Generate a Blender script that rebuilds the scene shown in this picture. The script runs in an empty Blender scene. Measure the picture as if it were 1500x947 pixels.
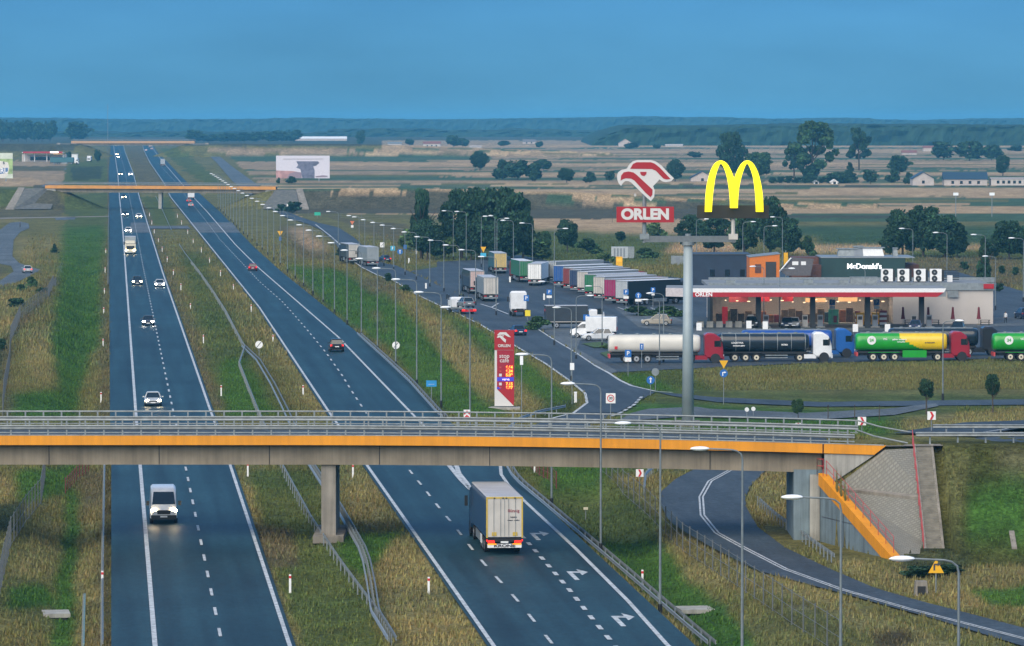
import bpy, math, random
import numpy as np
from mathutils import Vector, Matrix
random.seed(7); rng = np.random.default_rng(7)
SC = bpy.context.scene
COL = SC.collection
R = math.radians
# ------------------------------------------------------------------ camera model (photo 1500x947)
F = 7000.0; CX, CY, HZ = 750.0, 473.5, 178.0; H = 30.0
PIT = math.atan((CY - HZ) / F); CP, SP = math.cos(PIT), math.sin(PIT)
def ray(u, v):
    a = (u - CX) / F; b = (CY - v) / F
    return np.array([a, CP + b * SP, -SP + b * CP])
def project(x, y, z):
    d = y * CP - (z - H) * SP
    return CX + F * x / d, CY - F * (y * SP + (z - H) * CP) / d
PD = [0, 1750, 2000, 2364, 3000, 3550, 4500, 6000, 14000]
PZ = [0, 0, 0.9, 3.4, 5.9, 7.2, 8.4, 9.4, 10.5]
def prof(y): return np.interp(y, PD, PZ)
def G(u, v, z=0.0):
    """ground point under a photo pixel (z = height above the land)"""
    d = ray(u, v); y = 400.0
    for _ in range(60):
        zz = prof(y) + z
        t = (zz - H) / d[2] if d[2] < -1e-6 else 1e5
        yn = min(max(t * d[1], 1.0), 20000.0)
        if abs(yn - y) < 1e-3: break
        y = 0.5 * (y + yn) if _ > 4 else yn
    y = yn
    return np.array([d[0] / d[1] * y, y, prof(y) + z])
def at(u, v, y):
    """point under a photo pixel at distance y"""
    d = ray(u, v); t = y / d[1]
    return np.array([d[0] * t, y, H + d[2] * t])
def ppm(y): return F / y
# ------------------------------------------------------------------ materials
MATS = {}
def mat(name, col, rough=0.6, metal=0.0, emit=0.0, ecol=None, noise=0.12, nscale=3.0, bump=0.0, bscale=20.0, spec=0.5, coat=0.0, streak=0.0):
    if name in MATS: return MATS[name]
    m = bpy.data.materials.new(name); m.use_nodes = True
    nt = m.node_tree; b = nt.nodes['Principled BSDF']
    c = (col[0], col[1], col[2], 1)
    b.inputs['Base Color'].default_value = c
    b.inputs['Roughness'].default_value = rough
    b.inputs['Metallic'].default_value = metal
    b.inputs['Specular IOR Level'].default_value = spec
    if coat: b.inputs['Coat Weight'].default_value = coat
    tc = nt.nodes.new('ShaderNodeTexCoord')
    if noise:
        n = nt.nodes.new('ShaderNodeTexNoise'); n.inputs['Scale'].default_value = nscale; n.inputs['Detail'].default_value = 6
        nt.links.new(tc.outputs['Object'], n.inputs['Vector'])
        r = nt.nodes.new('ShaderNodeMapRange')
        r.inputs['From Min'].default_value = 0.3; r.inputs['From Max'].default_value = 0.7
        r.inputs['To Min'].default_value = 1 - noise; r.inputs['To Max'].default_value = 1 + noise
        nt.links.new(n.outputs['Fac'], r.inputs['Value'])
        x = nt.nodes.new('ShaderNodeVectorMath'); x.operation = 'SCALE'; x.inputs[0].default_value = col
        nt.links.new(r.outputs['Result'], x.inputs['Scale']); nt.links.new(x.outputs['Vector'], b.inputs['Base Color'])
    if bump:
        n2 = nt.nodes.new('ShaderNodeTexNoise'); n2.inputs['Scale'].default_value = bscale; n2.inputs['Detail'].default_value = 4
        nt.links.new(tc.outputs['Object'], n2.inputs['Vector'])
        bp = nt.nodes.new('ShaderNodeBump'); bp.inputs['Strength'].default_value = bump; bp.inputs['Distance'].default_value = 0.05
        nt.links.new(n2.outputs['Fac'], bp.inputs['Height']); nt.links.new(bp.outputs['Normal'], b.inputs['Normal'])
    if streak:   # rain streaks and grime running down
        mpg = nt.nodes.new('ShaderNodeMapping'); mpg.inputs['Scale'].default_value = (2.2, 2.2, .10); nt.links.new(tc.outputs['Object'], mpg.inputs['Vector'])
        n3 = nt.nodes.new('ShaderNodeTexNoise'); n3.inputs['Scale'].default_value = 1.0; n3.inputs['Detail'].default_value = 8; n3.inputs['Roughness'].default_value = .7; nt.links.new(mpg.outputs['Vector'], n3.inputs['Vector'])
        r3 = nt.nodes.new('ShaderNodeMapRange'); r3.inputs['From Min'].default_value = .35; r3.inputs['From Max'].default_value = .62; r3.inputs['To Min'].default_value = 1 - streak; r3.inputs['To Max'].default_value = 1.04; nt.links.new(n3.outputs['Fac'], r3.inputs['Value'])
        x3 = nt.nodes.new('ShaderNodeVectorMath'); x3.operation = 'SCALE'; lk = b.inputs['Base Color'].links; nt.links.new(lk[0].from_socket, x3.inputs[0]); nt.links.new(r3.outputs['Result'], x3.inputs['Scale']); nt.links.new(x3.outputs['Vector'], b.inputs['Base Color'])
    if emit:
        b.inputs['Emission Color'].default_value = (*(ecol or col), 1); b.inputs['Emission Strength'].default_value = emit
    MATS[name] = m
    return m
def paint(name, col, rough=0.35): return mat('paint_' + name, col, rough, noise=0.10, nscale=1.2, coat=0.3)
def attr_mat(name, rough=0.95, fine=0.35, bump=0.6, spec=0.1, trans=0.0):
    m = bpy.data.materials.new(name); m.use_nodes = True; nt = m.node_tree; b = nt.nodes['Principled BSDF']
    b.inputs['Roughness'].default_value = rough; b.inputs['Specular IOR Level'].default_value = spec
    a = nt.nodes.new('ShaderNodeAttribute'); a.attribute_name = 'Col'
    if fine:
        tc = nt.nodes.new('ShaderNodeTexCoord')
        mp = nt.nodes.new('ShaderNodeMapping'); nt.links.new(tc.outputs['Object'], mp.inputs['Vector'])
        fac = None
        for s, amt in ((0.12, fine * .5), (0.45, fine * .7), (1.3, fine * .9), (3.6, fine * 1.0)):
            n = nt.nodes.new('ShaderNodeTexNoise'); n.inputs['Scale'].default_value = s; n.inputs['Detail'].default_value = 5
            n.inputs['Roughness'].default_value = 0.65
            nt.links.new(mp.outputs['Vector'], n.inputs['Vector'])
            r = nt.nodes.new('ShaderNodeMapRange'); r.inputs['From Min'].default_value = .3; r.inputs['From Max'].default_value = .7
            r.inputs['To Min'].default_value = 1 - amt; r.inputs['To Max'].default_value = 1 + amt
            nt.links.new(n.outputs['Fac'], r.inputs['Value'])
            if fac is None: fac = r.outputs['Result']
            else:
                mm = nt.nodes.new('ShaderNodeMath'); mm.operation = 'MULTIPLY'
                nt.links.new(fac, mm.inputs[0]); nt.links.new(r.outputs['Result'], mm.inputs[1]); fac = mm.outputs[0]
        x = nt.nodes.new('ShaderNodeVectorMath'); x.operation = 'SCALE'
        nt.links.new(a.outputs['Color'], x.inputs[0]); nt.links.new(fac, x.inputs['Scale'])
        nt.links.new(x.outputs['Vector'], b.inputs['Base Color'])
        if bump:
            bp = nt.nodes.new('ShaderNodeBump'); bp.inputs['Strength'].default_value = bump; bp.inputs['Distance'].default_value = 0.4
            nt.links.new(fac, bp.inputs['Height']); nt.links.new(bp.outputs['Normal'], b.inputs['Normal'])
    else:
        nt.links.new(a.outputs['Color'], b.inputs['Base Color'])
    MATS[name] = m
    return m
def glass_mat(name, tint, mix):
    m = bpy.data.materials.new(name); m.use_nodes = True; nt = m.node_tree; b = nt.nodes['Principled BSDF']
    b.inputs['Base Color'].default_value = (*tint, 1); b.inputs['Roughness'].default_value = 0.05
    t = nt.nodes.new('ShaderNodeBsdfTransparent'); x = nt.nodes.new('ShaderNodeMixShader'); x.inputs['Fac'].default_value = mix
    nt.links.new(b.outputs[0], x.inputs[1]); nt.links.new(t.outputs[0], x.inputs[2])
    nt.links.new(x.outputs[0], nt.nodes['Material Output'].inputs['Surface'])
    MATS[name] = m
    return m
def asphalt(name, col, rough, streak, spec=.15):
    m = mat(name, col, rough, noise=0, bump=.3, bscale=14, spec=spec); nt = m.node_tree; b = nt.nodes['Principled BSDF']; tc = [n for n in nt.nodes if n.type == 'TEX_COORD'][0]; fac = None
    for sc, rot, s, amt in (((1, .018, 1), R(-4.8), .75, streak), ((1, 1, 1), 0, .07, .22), ((1, 1, 1), 0, 1.3, .20), ((1, .25, 1), R(-4.8), 5.0, .22)):
        mp_ = nt.nodes.new('ShaderNodeMapping'); mp_.vector_type = 'TEXTURE'; mp_.inputs['Rotation'].default_value = (0, 0, -rot); mp_.inputs['Scale'].default_value = (1 / sc[0], 1 / sc[1], 1); nt.links.new(tc.outputs['Object'], mp_.inputs['Vector'])
        n = nt.nodes.new('ShaderNodeTexNoise'); n.inputs['Scale'].default_value = s; n.inputs['Detail'].default_value = 4; nt.links.new(mp_.outputs['Vector'], n.inputs['Vector'])
        r = nt.nodes.new('ShaderNodeMapRange'); r.inputs['From Min'].default_value = .3; r.inputs['From Max'].default_value = .7; r.inputs['To Min'].default_value = 1 - amt; r.inputs['To Max'].default_value = 1 + amt; nt.links.new(n.outputs['Fac'], r.inputs['Value'])
        if fac is None: fac = r.outputs['Result']
        else:
            mm = nt.nodes.new('ShaderNodeMath'); mm.operation = 'MULTIPLY'; nt.links.new(fac, mm.inputs[0]); nt.links.new(r.outputs['Result'], mm.inputs[1]); fac = mm.outputs[0]
    x = nt.nodes.new('ShaderNodeVectorMath'); x.operation = 'SCALE'; x.inputs[0].default_value = col; nt.links.new(fac, x.inputs['Scale']); nt.links.new(x.outputs['Vector'], b.inputs['Base Color'])
    return m
M_ASPH = asphalt('asphalt', (0.0135, 0.038, 0.046), 0.52, .38, .13)
M_ASPH2 = asphalt('asphalt_worn', (0.048, 0.062, 0.074), 0.65, .16, .15)
M_ASPH3 = asphalt('asphalt_pale', (0.098, 0.115, 0.125), 0.75, .12, .15)
M_LINE = mat('road_paint', (0.44, 0.46, 0.46), 0.6, noise=0.42, nscale=2.5)
M_CONC = mat('concrete', (0.25, 0.225, 0.185), 0.85, noise=0.22, nscale=0.7, bump=0.2, streak=.35)
M_CONC2 = mat('concrete_pale', (0.36, 0.35, 0.31), 0.85, noise=0.18, nscale=0.8, bump=0.2, streak=.3)
M_CONC3 = mat('concrete_blue', (0.17, 0.225, 0.25), 0.8, noise=0.18, nscale=0.8, bump=0.15, streak=.35)
M_GALV = mat('galvanised_steel', (0.24, 0.265, 0.27), 0.5, 0.35, noise=0.2, nscale=2)
M_GALVD = mat('dull_steel', (0.22, 0.25, 0.26), 0.55, 0.3, noise=0.2, nscale=2)
M_ORANGE = mat('orange_paint', (0.72, 0.275, 0.006), 0.6, noise=0.10, nscale=0.5, streak=.12)
M_ORANGE2 = mat('hazed_orange_paint', (0.62, 0.28, 0.06), 0.65, noise=0.15, nscale=0.5)  # parapet orange for the second bridge, paleness of distance haze mixed into the colour
M_RED = mat('red_paint', (0.55, 0.02, 0.025), 0.45, noise=0.12)
M_REDRAIL = mat('red_rail_paint', (0.45, 0.06, 0.06), 0.5, noise=0.15)
M_WHITE = mat('white_paint', (0.78, 0.78, 0.76), 0.45, noise=0.06)
M_BLACK = mat('black_plastic', (0.012, 0.013, 0.014), 0.5, noise=0.2)
M_RUBBER = mat('tyre_rubber', (0.014, 0.014, 0.015), 0.8, noise=0.2)
M_RIM = mat('wheel_rim', (0.45, 0.46, 0.46), 0.35, 0.6)
M_GLASS = mat('dark_glass', (0.012, 0.020, 0.026), 0.06, noise=0, spec=0.8)
M_POLE = mat('lamp_pole_steel', (0.17, 0.20, 0.21), 0.55, 0.2, noise=0.2, nscale=2)
M_LAMPW = mat('lamp_shell', (0.85, 0.87, 0.87), 0.4, noise=0.03)
M_HEAD = mat('headlight_lit', (1, 0.9, 0.75), 0.2, emit=30, ecol=(1, 0.78, 0.46), noise=0)
M_HEADW = mat('headlight_white', (1, 1, 1), 0.2, emit=30, ecol=(1, 0.93, 0.82), noise=0)
M_HEADOFF = mat('headlight_glass', (0.6, 0.62, 0.64), 0.15, noise=0)
M_TAIL = mat('tail_light_lit', (0.6, 0.015, 0.01), 0.3, emit=0.9, ecol=(1, 0.02, 0.01), noise=0)
M_TAILO = mat('tail_light', (0.45, 0.02, 0.02), 0.3, noise=0)
M_AMBER = mat('amber_lens', (0.8, 0.32, 0.02), 0.3, emit=0.25, ecol=(1, .4, .03), noise=0)
M_PLATE = mat('number_plate', (0.75, 0.76, 0.74), 0.4, noise=0.05)
M_BLUE = mat('sign_blue', (0.015, 0.13, 0.42), 0.4, noise=0.05)
M_YEL = mat('sign_yellow', (0.80, 0.42, 0.01), 0.4, noise=0.05)
M_TEXTW = mat('white_lettering', (0.85, 0.85, 0.84), 0.5, noise=0)
M_TEXTD = mat('dark_lettering', (0.05, 0.05, 0.06), 0.5, noise=0)
M_BARK = mat('bark', (0.07, 0.055, 0.04), 0.9, noise=0.3, nscale=3)
M_STEELW = mat('mast_grey', (0.30, 0.36, 0.38), 0.5, 0.1, noise=0.1, nscale=0.6)
# ------------------------------------------------------------------ mesh builder
class MB:
    def __init__(s): s.v = []; s.f = []; s.m = []; s.cur = 0
    def add(s, vs, fs):
        o = len(s.v); s.v += [tuple(float(c) for c in p) for p in vs]
        for f in fs: s.f.append(tuple(i + o for i in f)); s.m.append(s.cur)
        return s
    def slot(s, i): s.cur = i; return s
    def box(s, c, d, rz=0.0, taper=1.0, ry=0.0):
        x, y, z = d[0] / 2, d[1] / 2, d[2] / 2; ca, sa = math.cos(rz), math.sin(rz); vs = []
        for k, t in ((-1, 1.0), (1, taper)):
            for i, j in ((-1, -1), (1, -1), (1, 1), (-1, 1)):
                px, py = i * x * t, j * y * t
                vs.append((c[0] + px * ca - py * sa, c[1] + px * sa + py * ca, c[2] + k * z))
        return s.add(vs, [(0, 3, 2, 1), (4, 5, 6, 7), (0, 1, 5, 4), (1, 2, 6, 5), (2, 3, 7, 6), (3, 0, 4, 7)])
    def loft(s, rings, cap=True, closed=True):
        n = len(rings[0]); vs = [p for r in rings for p in r]; fs = []
        for k in range(len(rings) - 1):
            for i in range(n if closed else n - 1):
                a, b = k * n + i, k * n + (i + 1) % n
                fs.append((a, b, b + n, a + n))
        if cap and closed:
            fs.append(tuple(range(n - 1, -1, -1))); fs.append(tuple((len(rings) - 1) * n + i for i in range(n)))
        return s.add(vs, fs)
    def tube(s, pts, r, seg=6, r2=None):
        pts = [Vector(p) for p in pts]; rings = []
        for i, p in enumerate(pts):
            d = (pts[min(i + 1, len(pts) - 1)] - pts[max(i - 1, 0)]).normalized()
            up = Vector((0, 0, 1)) if abs(d.z) < 0.95 else Vector((1, 0, 0))
            a = d.cross(up).normalized(); b = a.cross(d)
            rr = r if r2 is None else r + (r2 - r) * i / (len(pts) - 1)
            rings.append([p + a * (rr * math.cos(t)) + b * (rr * math.sin(t)) for t in [2 * math.pi * q / seg for q in range(seg)]])
        return s.loft(rings)
    def cyl(s, c, r, h, axis='z', seg=16, r2=None):
        c = Vector(c); e = Vector((axis == 'x', axis == 'y', axis == 'z')) * (h / 2)
        return s.tube([c - e, c + e], r, seg, r2)
    def ell(s, c, rx, ry, rz, seg=12, rows=6):
        rings = []
        for k in range(rows + 1):
            t = -math.pi / 2 + math.pi * k / rows; q = max(math.cos(t), 0.02)
            rings.append([(c[0] + rx * q * math.cos(2 * math.pi * i / seg), c[1] + ry * q * math.sin(2 * math.pi * i / seg), c[2] + rz * math.sin(t)) for i in range(seg)])
        return s.loft(rings)
    def prism(s, poly, y0, y1):
        """polygon in x,z extruded along y"""
        n = len(poly); area = sum(poly[i][0] * poly[(i + 1) % n][1] - poly[(i + 1) % n][0] * poly[i][1] for i in range(n))
        if area < 0: poly = poly[::-1]
        vs = [(p[0], y0, p[1]) for p in poly] + [(p[0], y1, p[1]) for p in poly]
        fs = [tuple(range(n)), tuple(range(2 * n - 1, n - 1, -1))]
        fs += [(i, i + n, (i + 1) % n + n, (i + 1) % n) for i in range(n)]
        return s.add(vs, fs)
    def build(s, name, m, parent=None, smooth=False):
        me = bpy.data.meshes.new(name); me.from_pydata(s.v, [], s.f)
        ms = m if isinstance(m, (list, tuple)) else [m]
        for q in ms: me.materials.append(q)
        if len(ms) > 1: me.polygons.foreach_set('material_index', s.m)
        if smooth: me.polygons.foreach_set('use_smooth', [True] * len(s.f))
        me.validate(); me.update()
        o = bpy.data.objects.new(name, me); COL.objects.link(o)
        if parent is not None: o.parent = parent
        return o
def smooth_by_angle(o, ang=40):
    me = o.data
    me.polygons.foreach_set('use_smooth', [True] * len(me.polygons))
    try: me.set_sharp_from_angle(angle=R(ang))
    except Exception: pass
    return o
def tag(o, label=None, cat=None, group=None, kind=None):
    if label: o['label'] = label
    if cat: o['category'] = cat
    if group: o['group'] = group
    if kind: o['kind'] = kind
    return o
def thing(name, label, cat, loc=(0, 0, 0), rz=0.0, group=None):
    o = bpy.data.objects.new(name, None); COL.objects.link(o); o.location = [float(c) for c in loc]; o.rotation_euler = (0, 0, rz)
    o.empty_display_size = 0.5
    return tag(o, label, cat, group)
def copy_tree(o, loc, rz=None, label=None, scale=None):
    def rec(src, par):
        c = src.copy(); COL.objects.link(c)
        if par is not None: c.parent = par
        for ch in src.children: rec(ch, c)
        return c
    c = rec(o, None); c.location = [float(q) for q in loc]
    if rz is not None: c.rotation_euler = (0, 0, rz)
    if scale is not None: c.scale = scale
    if label: c['label'] = label
    return c
def text_mesh(s, size, name, m, parent=None, loc=(0, 0, 0), rz=0.0, bold=0.0, depth=0.01, align='CENTER', sx=1.0, facing=True):
    """lettering facing -y (towards the camera), turned by rz"""
    cu = bpy.data.curves.new('lettering', 'FONT'); cu.body = s; cu.size = size; cu.align_x = align; cu.align_y = 'CENTER'
    cu.extrude = depth; cu.offset = bold
    ob = bpy.data.objects.new('lettering_src', cu); COL.objects.link(ob)
    dg = bpy.context.evaluated_depsgraph_get(); me = bpy.data.meshes.new_from_object(ob.evaluated_get(dg))
    bpy.data.objects.remove(ob); bpy.data.curves.remove(cu)
    me.name = name; me.materials.clear(); me.materials.append(m)
    me.transform(Matrix.Rotation(rz, 4, 'Z') @ Matrix.Rotation(R(90), 4, 'X') @ Matrix.Diagonal((sx, 1, 1, 1)))
    me.transform(Matrix.Translation(Vector(loc)))
    o = bpy.data.objects.new(name, me); COL.objects.link(o)
    if parent is not None: o.parent = parent
    return o
ORD = ['first', 'second', 'third', 'fourth', 'fifth', 'sixth', 'seventh', 'eighth', 'ninth', 'tenth', 'eleventh', 'twelfth', 'thirteenth', 'fourteenth', 'fifteenth', 'sixteenth', 'seventeenth', 'eighteenth', 'nineteenth', 'twentieth']
def ordw(i):
    if i < 20: return ORD[i]
    t = ['twenty', 'thirty', 'forty', 'fifty'][(i + 1) // 10 - 2]; r = (i + 1) % 10
    if r == 0: return {'twenty': 'twentieth', 'thirty': 'thirtieth', 'forty': 'fortieth', 'fifty': 'fiftieth'}[t]
    return t + '-' + ORD[r - 1]
# ------------------------------------------------------------------ render, camera, light
SC.render.engine = 'CYCLES'; SC.view_settings.view_transform = 'Standard'; SC.view_settings.look = 'None'
SC.view_settings.gamma = 1.0; SC.view_settings.use_curve_mapping = False; SC.view_settings.exposure = 1.50
SC.cycles.max_bounces = 6; SC.cycles.volume_bounces = 1; SC.cycles.transparent_max_bounces = 24; SC.cycles.use_denoising = True
SC.cycles.caustics_reflective = False; SC.cycles.caustics_refractive = False; SC.cycles.sample_clamp_indirect = 4
cam = bpy.data.cameras.new('camera'); cam.sensor_width = 36; cam.lens = F / 1500 * 36; cam.clip_start = 1; cam.clip_end = 60000
co = bpy.data.objects.new('camera', cam); COL.objects.link(co); co.location = (0, 0, H); co.rotation_euler = (R(90) - PIT, 0, 0)
SC.camera = co
SUN_EL, SUN_AZ = R(40), R(205)       # compass bearing clockwise from +Y: behind the camera, to its left
w = bpy.data.worlds.new('World'); SC.world = w; w.use_nodes = True; nt = w.node_tree
sky = nt.nodes.new('ShaderNodeTexSky'); sky.sky_type = 'NISHITA'; sky.sun_disc = False; sky.sun_elevation = SUN_EL; sky.sun_rotation = SUN_AZ
sky.altitude = 0; sky.air_density = 1.0; sky.dust_density = 0.3; sky.ozone_density = 3.0
# low sky deep blue, brighter grey cloud layer overhead
tcw = nt.nodes.new('ShaderNodeTexCoord'); sxyz = nt.nodes.new('ShaderNodeSeparateXYZ'); nt.links.new(tcw.outputs['Generated'], sxyz.inputs[0])
ramp = nt.nodes.new('ShaderNodeValToRGB'); nt.links.new(sxyz.outputs['Z'], ramp.inputs['Fac']); cr_ = ramp.color_ramp
SKYLOW, SKYMID, SKYTOP = (.049, .158, .345, 1), (.042, .138, .318, 1), (.70, .78, .80, 1)
cr_.elements[0].position = 0.0; cr_.elements[0].color = SKYLOW; cr_.elements[1].position = 0.03; cr_.elements[1].color = SKYMID
e_ = cr_.elements.new(0.10); e_.color = (.05, .18, .34, 1); e_ = cr_.elements.new(0.25); e_.color = (.40, .55, .66, 1); e_ = cr_.elements.new(0.55); e_.color = SKYTOP
tint = nt.nodes.new('ShaderNodeMix'); tint.data_type = 'RGBA'; tint.blend_type = 'MULTIPLY'; tint.inputs[0].default_value = 1.0
nt.links.new(sky.outputs[0], tint.inputs[6]); nt.links.new(ramp.outputs['Color'], tint.inputs[7])
mpw = nt.nodes.new('ShaderNodeMapping'); mpw.inputs['Scale'].default_value = (14, 14, 60); nt.links.new(tcw.outputs['Generated'], mpw.inputs['Vector'])
nzw = nt.nodes.new('ShaderNodeTexNoise'); nzw.inputs['Scale'].default_value = 1.0; nzw.inputs['Detail'].default_value = 6; nt.links.new(mpw.outputs['Vector'], nzw.inputs['Vector'])
rgw = nt.nodes.new('ShaderNodeMapRange'); rgw.inputs['From Min'].default_value = .3; rgw.inputs['From Max'].default_value = .7; rgw.inputs['To Min'].default_value = .90; rgw.inputs['To Max'].default_value = 1.10; nt.links.new(nzw.outputs['Fac'], rgw.inputs['Value'])
scw = nt.nodes.new('ShaderNodeVectorMath'); scw.operation = 'SCALE'; nt.links.new(tint.outputs[2], scw.inputs[0]); nt.links.new(rgw.outputs['Result'], scw.inputs['Scale'])
nt.links.new(scw.outputs['Vector'], nt.nodes['Background'].inputs['Color']); nt.nodes['Background'].inputs['Strength'].default_value = 0.10
sl = bpy.data.lights.new('sun', 'SUN'); sl.energy = 1.5; sl.angle = R(75); sl.color = (1.0, 0.85, 0.62)
so = bpy.data.objects.new('sun', sl); COL.objects.link(so)
sdir = Vector((math.sin(SUN_AZ) * math.cos(SUN_EL), math.cos(SUN_AZ) * math.cos(SUN_EL), math.sin(SUN_EL)))
so.rotation_euler = sdir.to_track_quat('Z', 'Y').to_euler(); so.location = (0, -50, 120)
# ------------------------------------------------------------------ land form
def vnoise(x, y, seed=0):
    x = np.asarray(x, float); y = np.asarray(y, float)
    xi = np.floor(x).astype(np.int64); yi = np.floor(y).astype(np.int64); fx = x - xi; fy = y - yi
    fx = fx * fx * (3 - 2 * fx); fy = fy * fy * (3 - 2 * fy)
    def h(a, b):
        n = (a * 374761393 + b * 668265263 + seed * 974634777) & 0x7fffffff
        n = ((n ^ (n >> 13)) * 1274126177) & 0x7fffffff
        return ((n ^ (n >> 16)) & 0xffff) / 65535.0
    return (h(xi, yi) * (1 - fx) + h(xi + 1, yi) * fx) * (1 - fy) + (h(xi, yi + 1) * (1 - fx) + h(xi + 1, yi + 1) * fx) * fy
def fbm(x, y, seed=0, octs=4):
    s = 0; a = 0.5
    for k in range(octs): s = s + a * vnoise(x * 2 ** k, y * 2 ** k, seed + k); a *= 0.5
    return s / 0.9375
def inpoly(u, v, poly):
    r = np.zeros(u.shape, bool); n = len(poly)
    for i in range(n):
        x0, y0 = poly[i]; x1, y1 = poly[(i + 1) % n]
        c = (y0 > v) != (y1 > v)
        with np.errstate(divide='ignore', invalid='ignore'):
            r ^= c & (u < (x1 - x0) * (v - y0) / (y1 - y0 + 1e-12) + x0)
    return r
def polydist(x, y, pts):
    best = np.full(x.shape, 1e9); par = np.zeros(x.shape)
    for i in range(len(pts) - 1):
        ax, ay = pts[i][:2]; bx, by = pts[i + 1][:2]; dx, dy = bx - ax, by - ay
        t = np.clip(((x - ax) * dx + (y - ay) * dy) / (dx * dx + dy * dy), 0, 1)
        d = np.hypot(x - ax - t * dx, y - ay - t * dy); m = d < best
        best = np.where(m, d, best); par = np.where(m, i + t, par)
    return best, par
EMB = [  # (centre line x,y,height above the land), half width, slope
    ([(24.5, 346.6, 7.0), (50, 346.6, 6.9), (110, 344, 6.6)], 5.8, 0.42),
    ([(30, 349, 6.8), (36, 362, 6.8), (44, 374, 6.2), (70, 400, 3.5)], 4.0, 0.35),
    ([(-80.5, 1646, 6.5), (-40, 1646, 6.9), (10, 1646, 5.8), (120, 1650, 2.0)], 5.5, 0.45),
    ([(-160, 1646, 6.5), (-260, 1646, 6.2)], 5.5, 0.45),
    ([(-213, 3190, 8.6), (-100, 3190, 8.5), (60, 3190, 3)], 6, 0.4),
    ([(-292, 3190, 8.6), (-380, 3190, 9), (-520, 3190, 7)], 6, 0.4)]
PXW = lambda pts: [tuple(G(u, v)[:2]) for u, v in pts]
DITCH = [  # centre line in world, depth, width
    (PXW([(1075, 960), (1000, 860), (915, 775), (850, 715)]), 1.5, 3.2),
    (PXW([(790, 597), (700, 562), (620, 492), (560, 442), (480, 380), (430, 345)]), 1.3, 3.0),
    (PXW([(88, 960), (98, 860), (108, 760), (112, 690), (118, 610), (120, 500), (125, 420), (130, 370)]), 1.3, 3.0),
    (PXW([(520, 940), (455, 830), (405, 700)]), 0.35, 2.5)]
BANK = [  # gentle banks (raise)
    (PXW([(735, 590), (640, 530), (560, 460), (470, 385)]), 1.0, 3.0),
    (PXW([(30, 600), (60, 500), (80, 430)]), 1.2, 5.0)]
PAVE = []   # triangles (3d) the land must stay under
def land(x, y):
    x = np.asarray(x, float); y = np.asarray(y, float)
    z = prof(y)
    for pts, dep, wid in DITCH:
        d, _ = polydist(x, y, pts); z = z - dep * np.exp(-(d / wid) ** 2)
    for pts, hgt, wid in BANK:
        d, _ = polydist(x, y, pts); z = z + hgt * np.exp(-(d / wid) ** 2)
    nearE = np.zeros(x.shape)
    for k, (pts, hw, sl) in enumerate(EMB):
        d, p = polydist(x, y, pts); hh = np.interp(p, range(len(pts)), [q[2] for q in pts])
        e = hh - sl * np.maximum(d - hw, 0)
        if k < 2:
            lim = np.where(y < 338, 22.9 + (338 - y) * 0.30, 22.9)
            e = np.where(x < lim, 0, e)
        if k in (2, 3, 4, 5): e = e + (fbm(x * .05, y * .05, 5) - .5) * .8 * (e > 0)
        if k < 2: nearE = np.maximum(nearE, e)
        else: z = z + np.maximum(e, 0)
    z = z + nearE
    for t in PAVE:
        (x0, y0, z0), (x1, y1, z1), (x2, y2, z2) = t
        den = (y1 - y2) * (x0 - x2) + (x2 - x1) * (y0 - y2)
        a = ((y1 - y2) * (x - x2) + (x2 - x1) * (y - y2)) / den; b = ((y2 - y0) * (x - x2) + (x0 - x2) * (y - y2)) / den; c = 1 - a - b
        ins = (a > -.08) & (b > -.08) & (c > -.08)
        z = np.where(ins, np.minimum(z, a * z0 + b * z1 + c * z2 - 0.35), z)
    return z
def GL(u, v):
    """point of the modelled land under a photo pixel"""
    d = ray(u, v); y = G(u, v)[1] * 0.94; y0 = y
    def f(yy): return H + d[2] / d[1] * yy - float(land(d[0] / d[1] * yy, yy))
    step = max(0.4, y * 0.002); n = 0
    while f(y) > 0 and n < 200: y += step; n += 1
    lo, hi = y - step, y
    for _ in range(20):
        m = (lo + hi) / 2
        if f(m) > 0: lo = m
        else: hi = m
    return np.array([d[0] / d[1] * hi, hi, H + d[2] / d[1] * hi])
def LZ(x, y): return float(land(np.array([x]), np.array([y]))[0])
# slope paving at the near bridge (explicit points)
PA, PB = at(1296, 659, 341.0), at(1345, 657, 341.0); PC = at(1380, 812, 328.5); PD_ = at(1312, 824, 326.4); PE = at(1222, 714, 340.7)
PM1 = at(1363, 730, 335.0)
PAVE = [(PA, PB, PM1), (PA, PM1, PE), (PE, PM1, PC), (PE, PC, PD_)]
S0_, S1_ = at(1352, 655, 341.5), at(1369, 812, 328.3); _o = np.array((1.15, 0, 0)); _e = (S1_ - S0_) / 13.0; _a, _b, _c, _d = S0_ - _o - _e * .6, S0_ + _o - _e * .6, S1_ - _o + _e * .8, S1_ + _o + _e * .8
PAVE += [(_a, _b, _d), (_a, _d, _c)]
QW0, QW1 = np.array((22.3, 340.9, 4.55)), np.array((26.15, 326.2, .15))
PAVE += [(QW0, PE, PD_), (QW0, PD_, QW1), (QW0, PE, PA)]
# ------------------------------------------------------------------ ground colours (albedo)
GRN = (.082, .108, .031); GRB = (.052, .116, .020); YEL = (.190, .168, .066); OLV = (.138, .134, .047); BRN = (.114, .104, .052); DRK = (.044, .058, .028)
TAN = (.41, .29, .165); TAN2 = (.31, .228, .138); FGR = (.060, .105, .055); FDK = (.066, .072, .046); SLP = (.085, .080, .050); GRAVEL = (.20, .19, .16)
ZONES = []
def Z(col, amp, *poly): ZONES.append((col, amp, poly))
def band(col, v0, v1, u0=-2000, u1=4000, amp=1.0): Z(col, amp, (u0, v0), (u1, v0), (u1, v1), (u0, v1))
band(OLV, 100, 1400)
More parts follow.
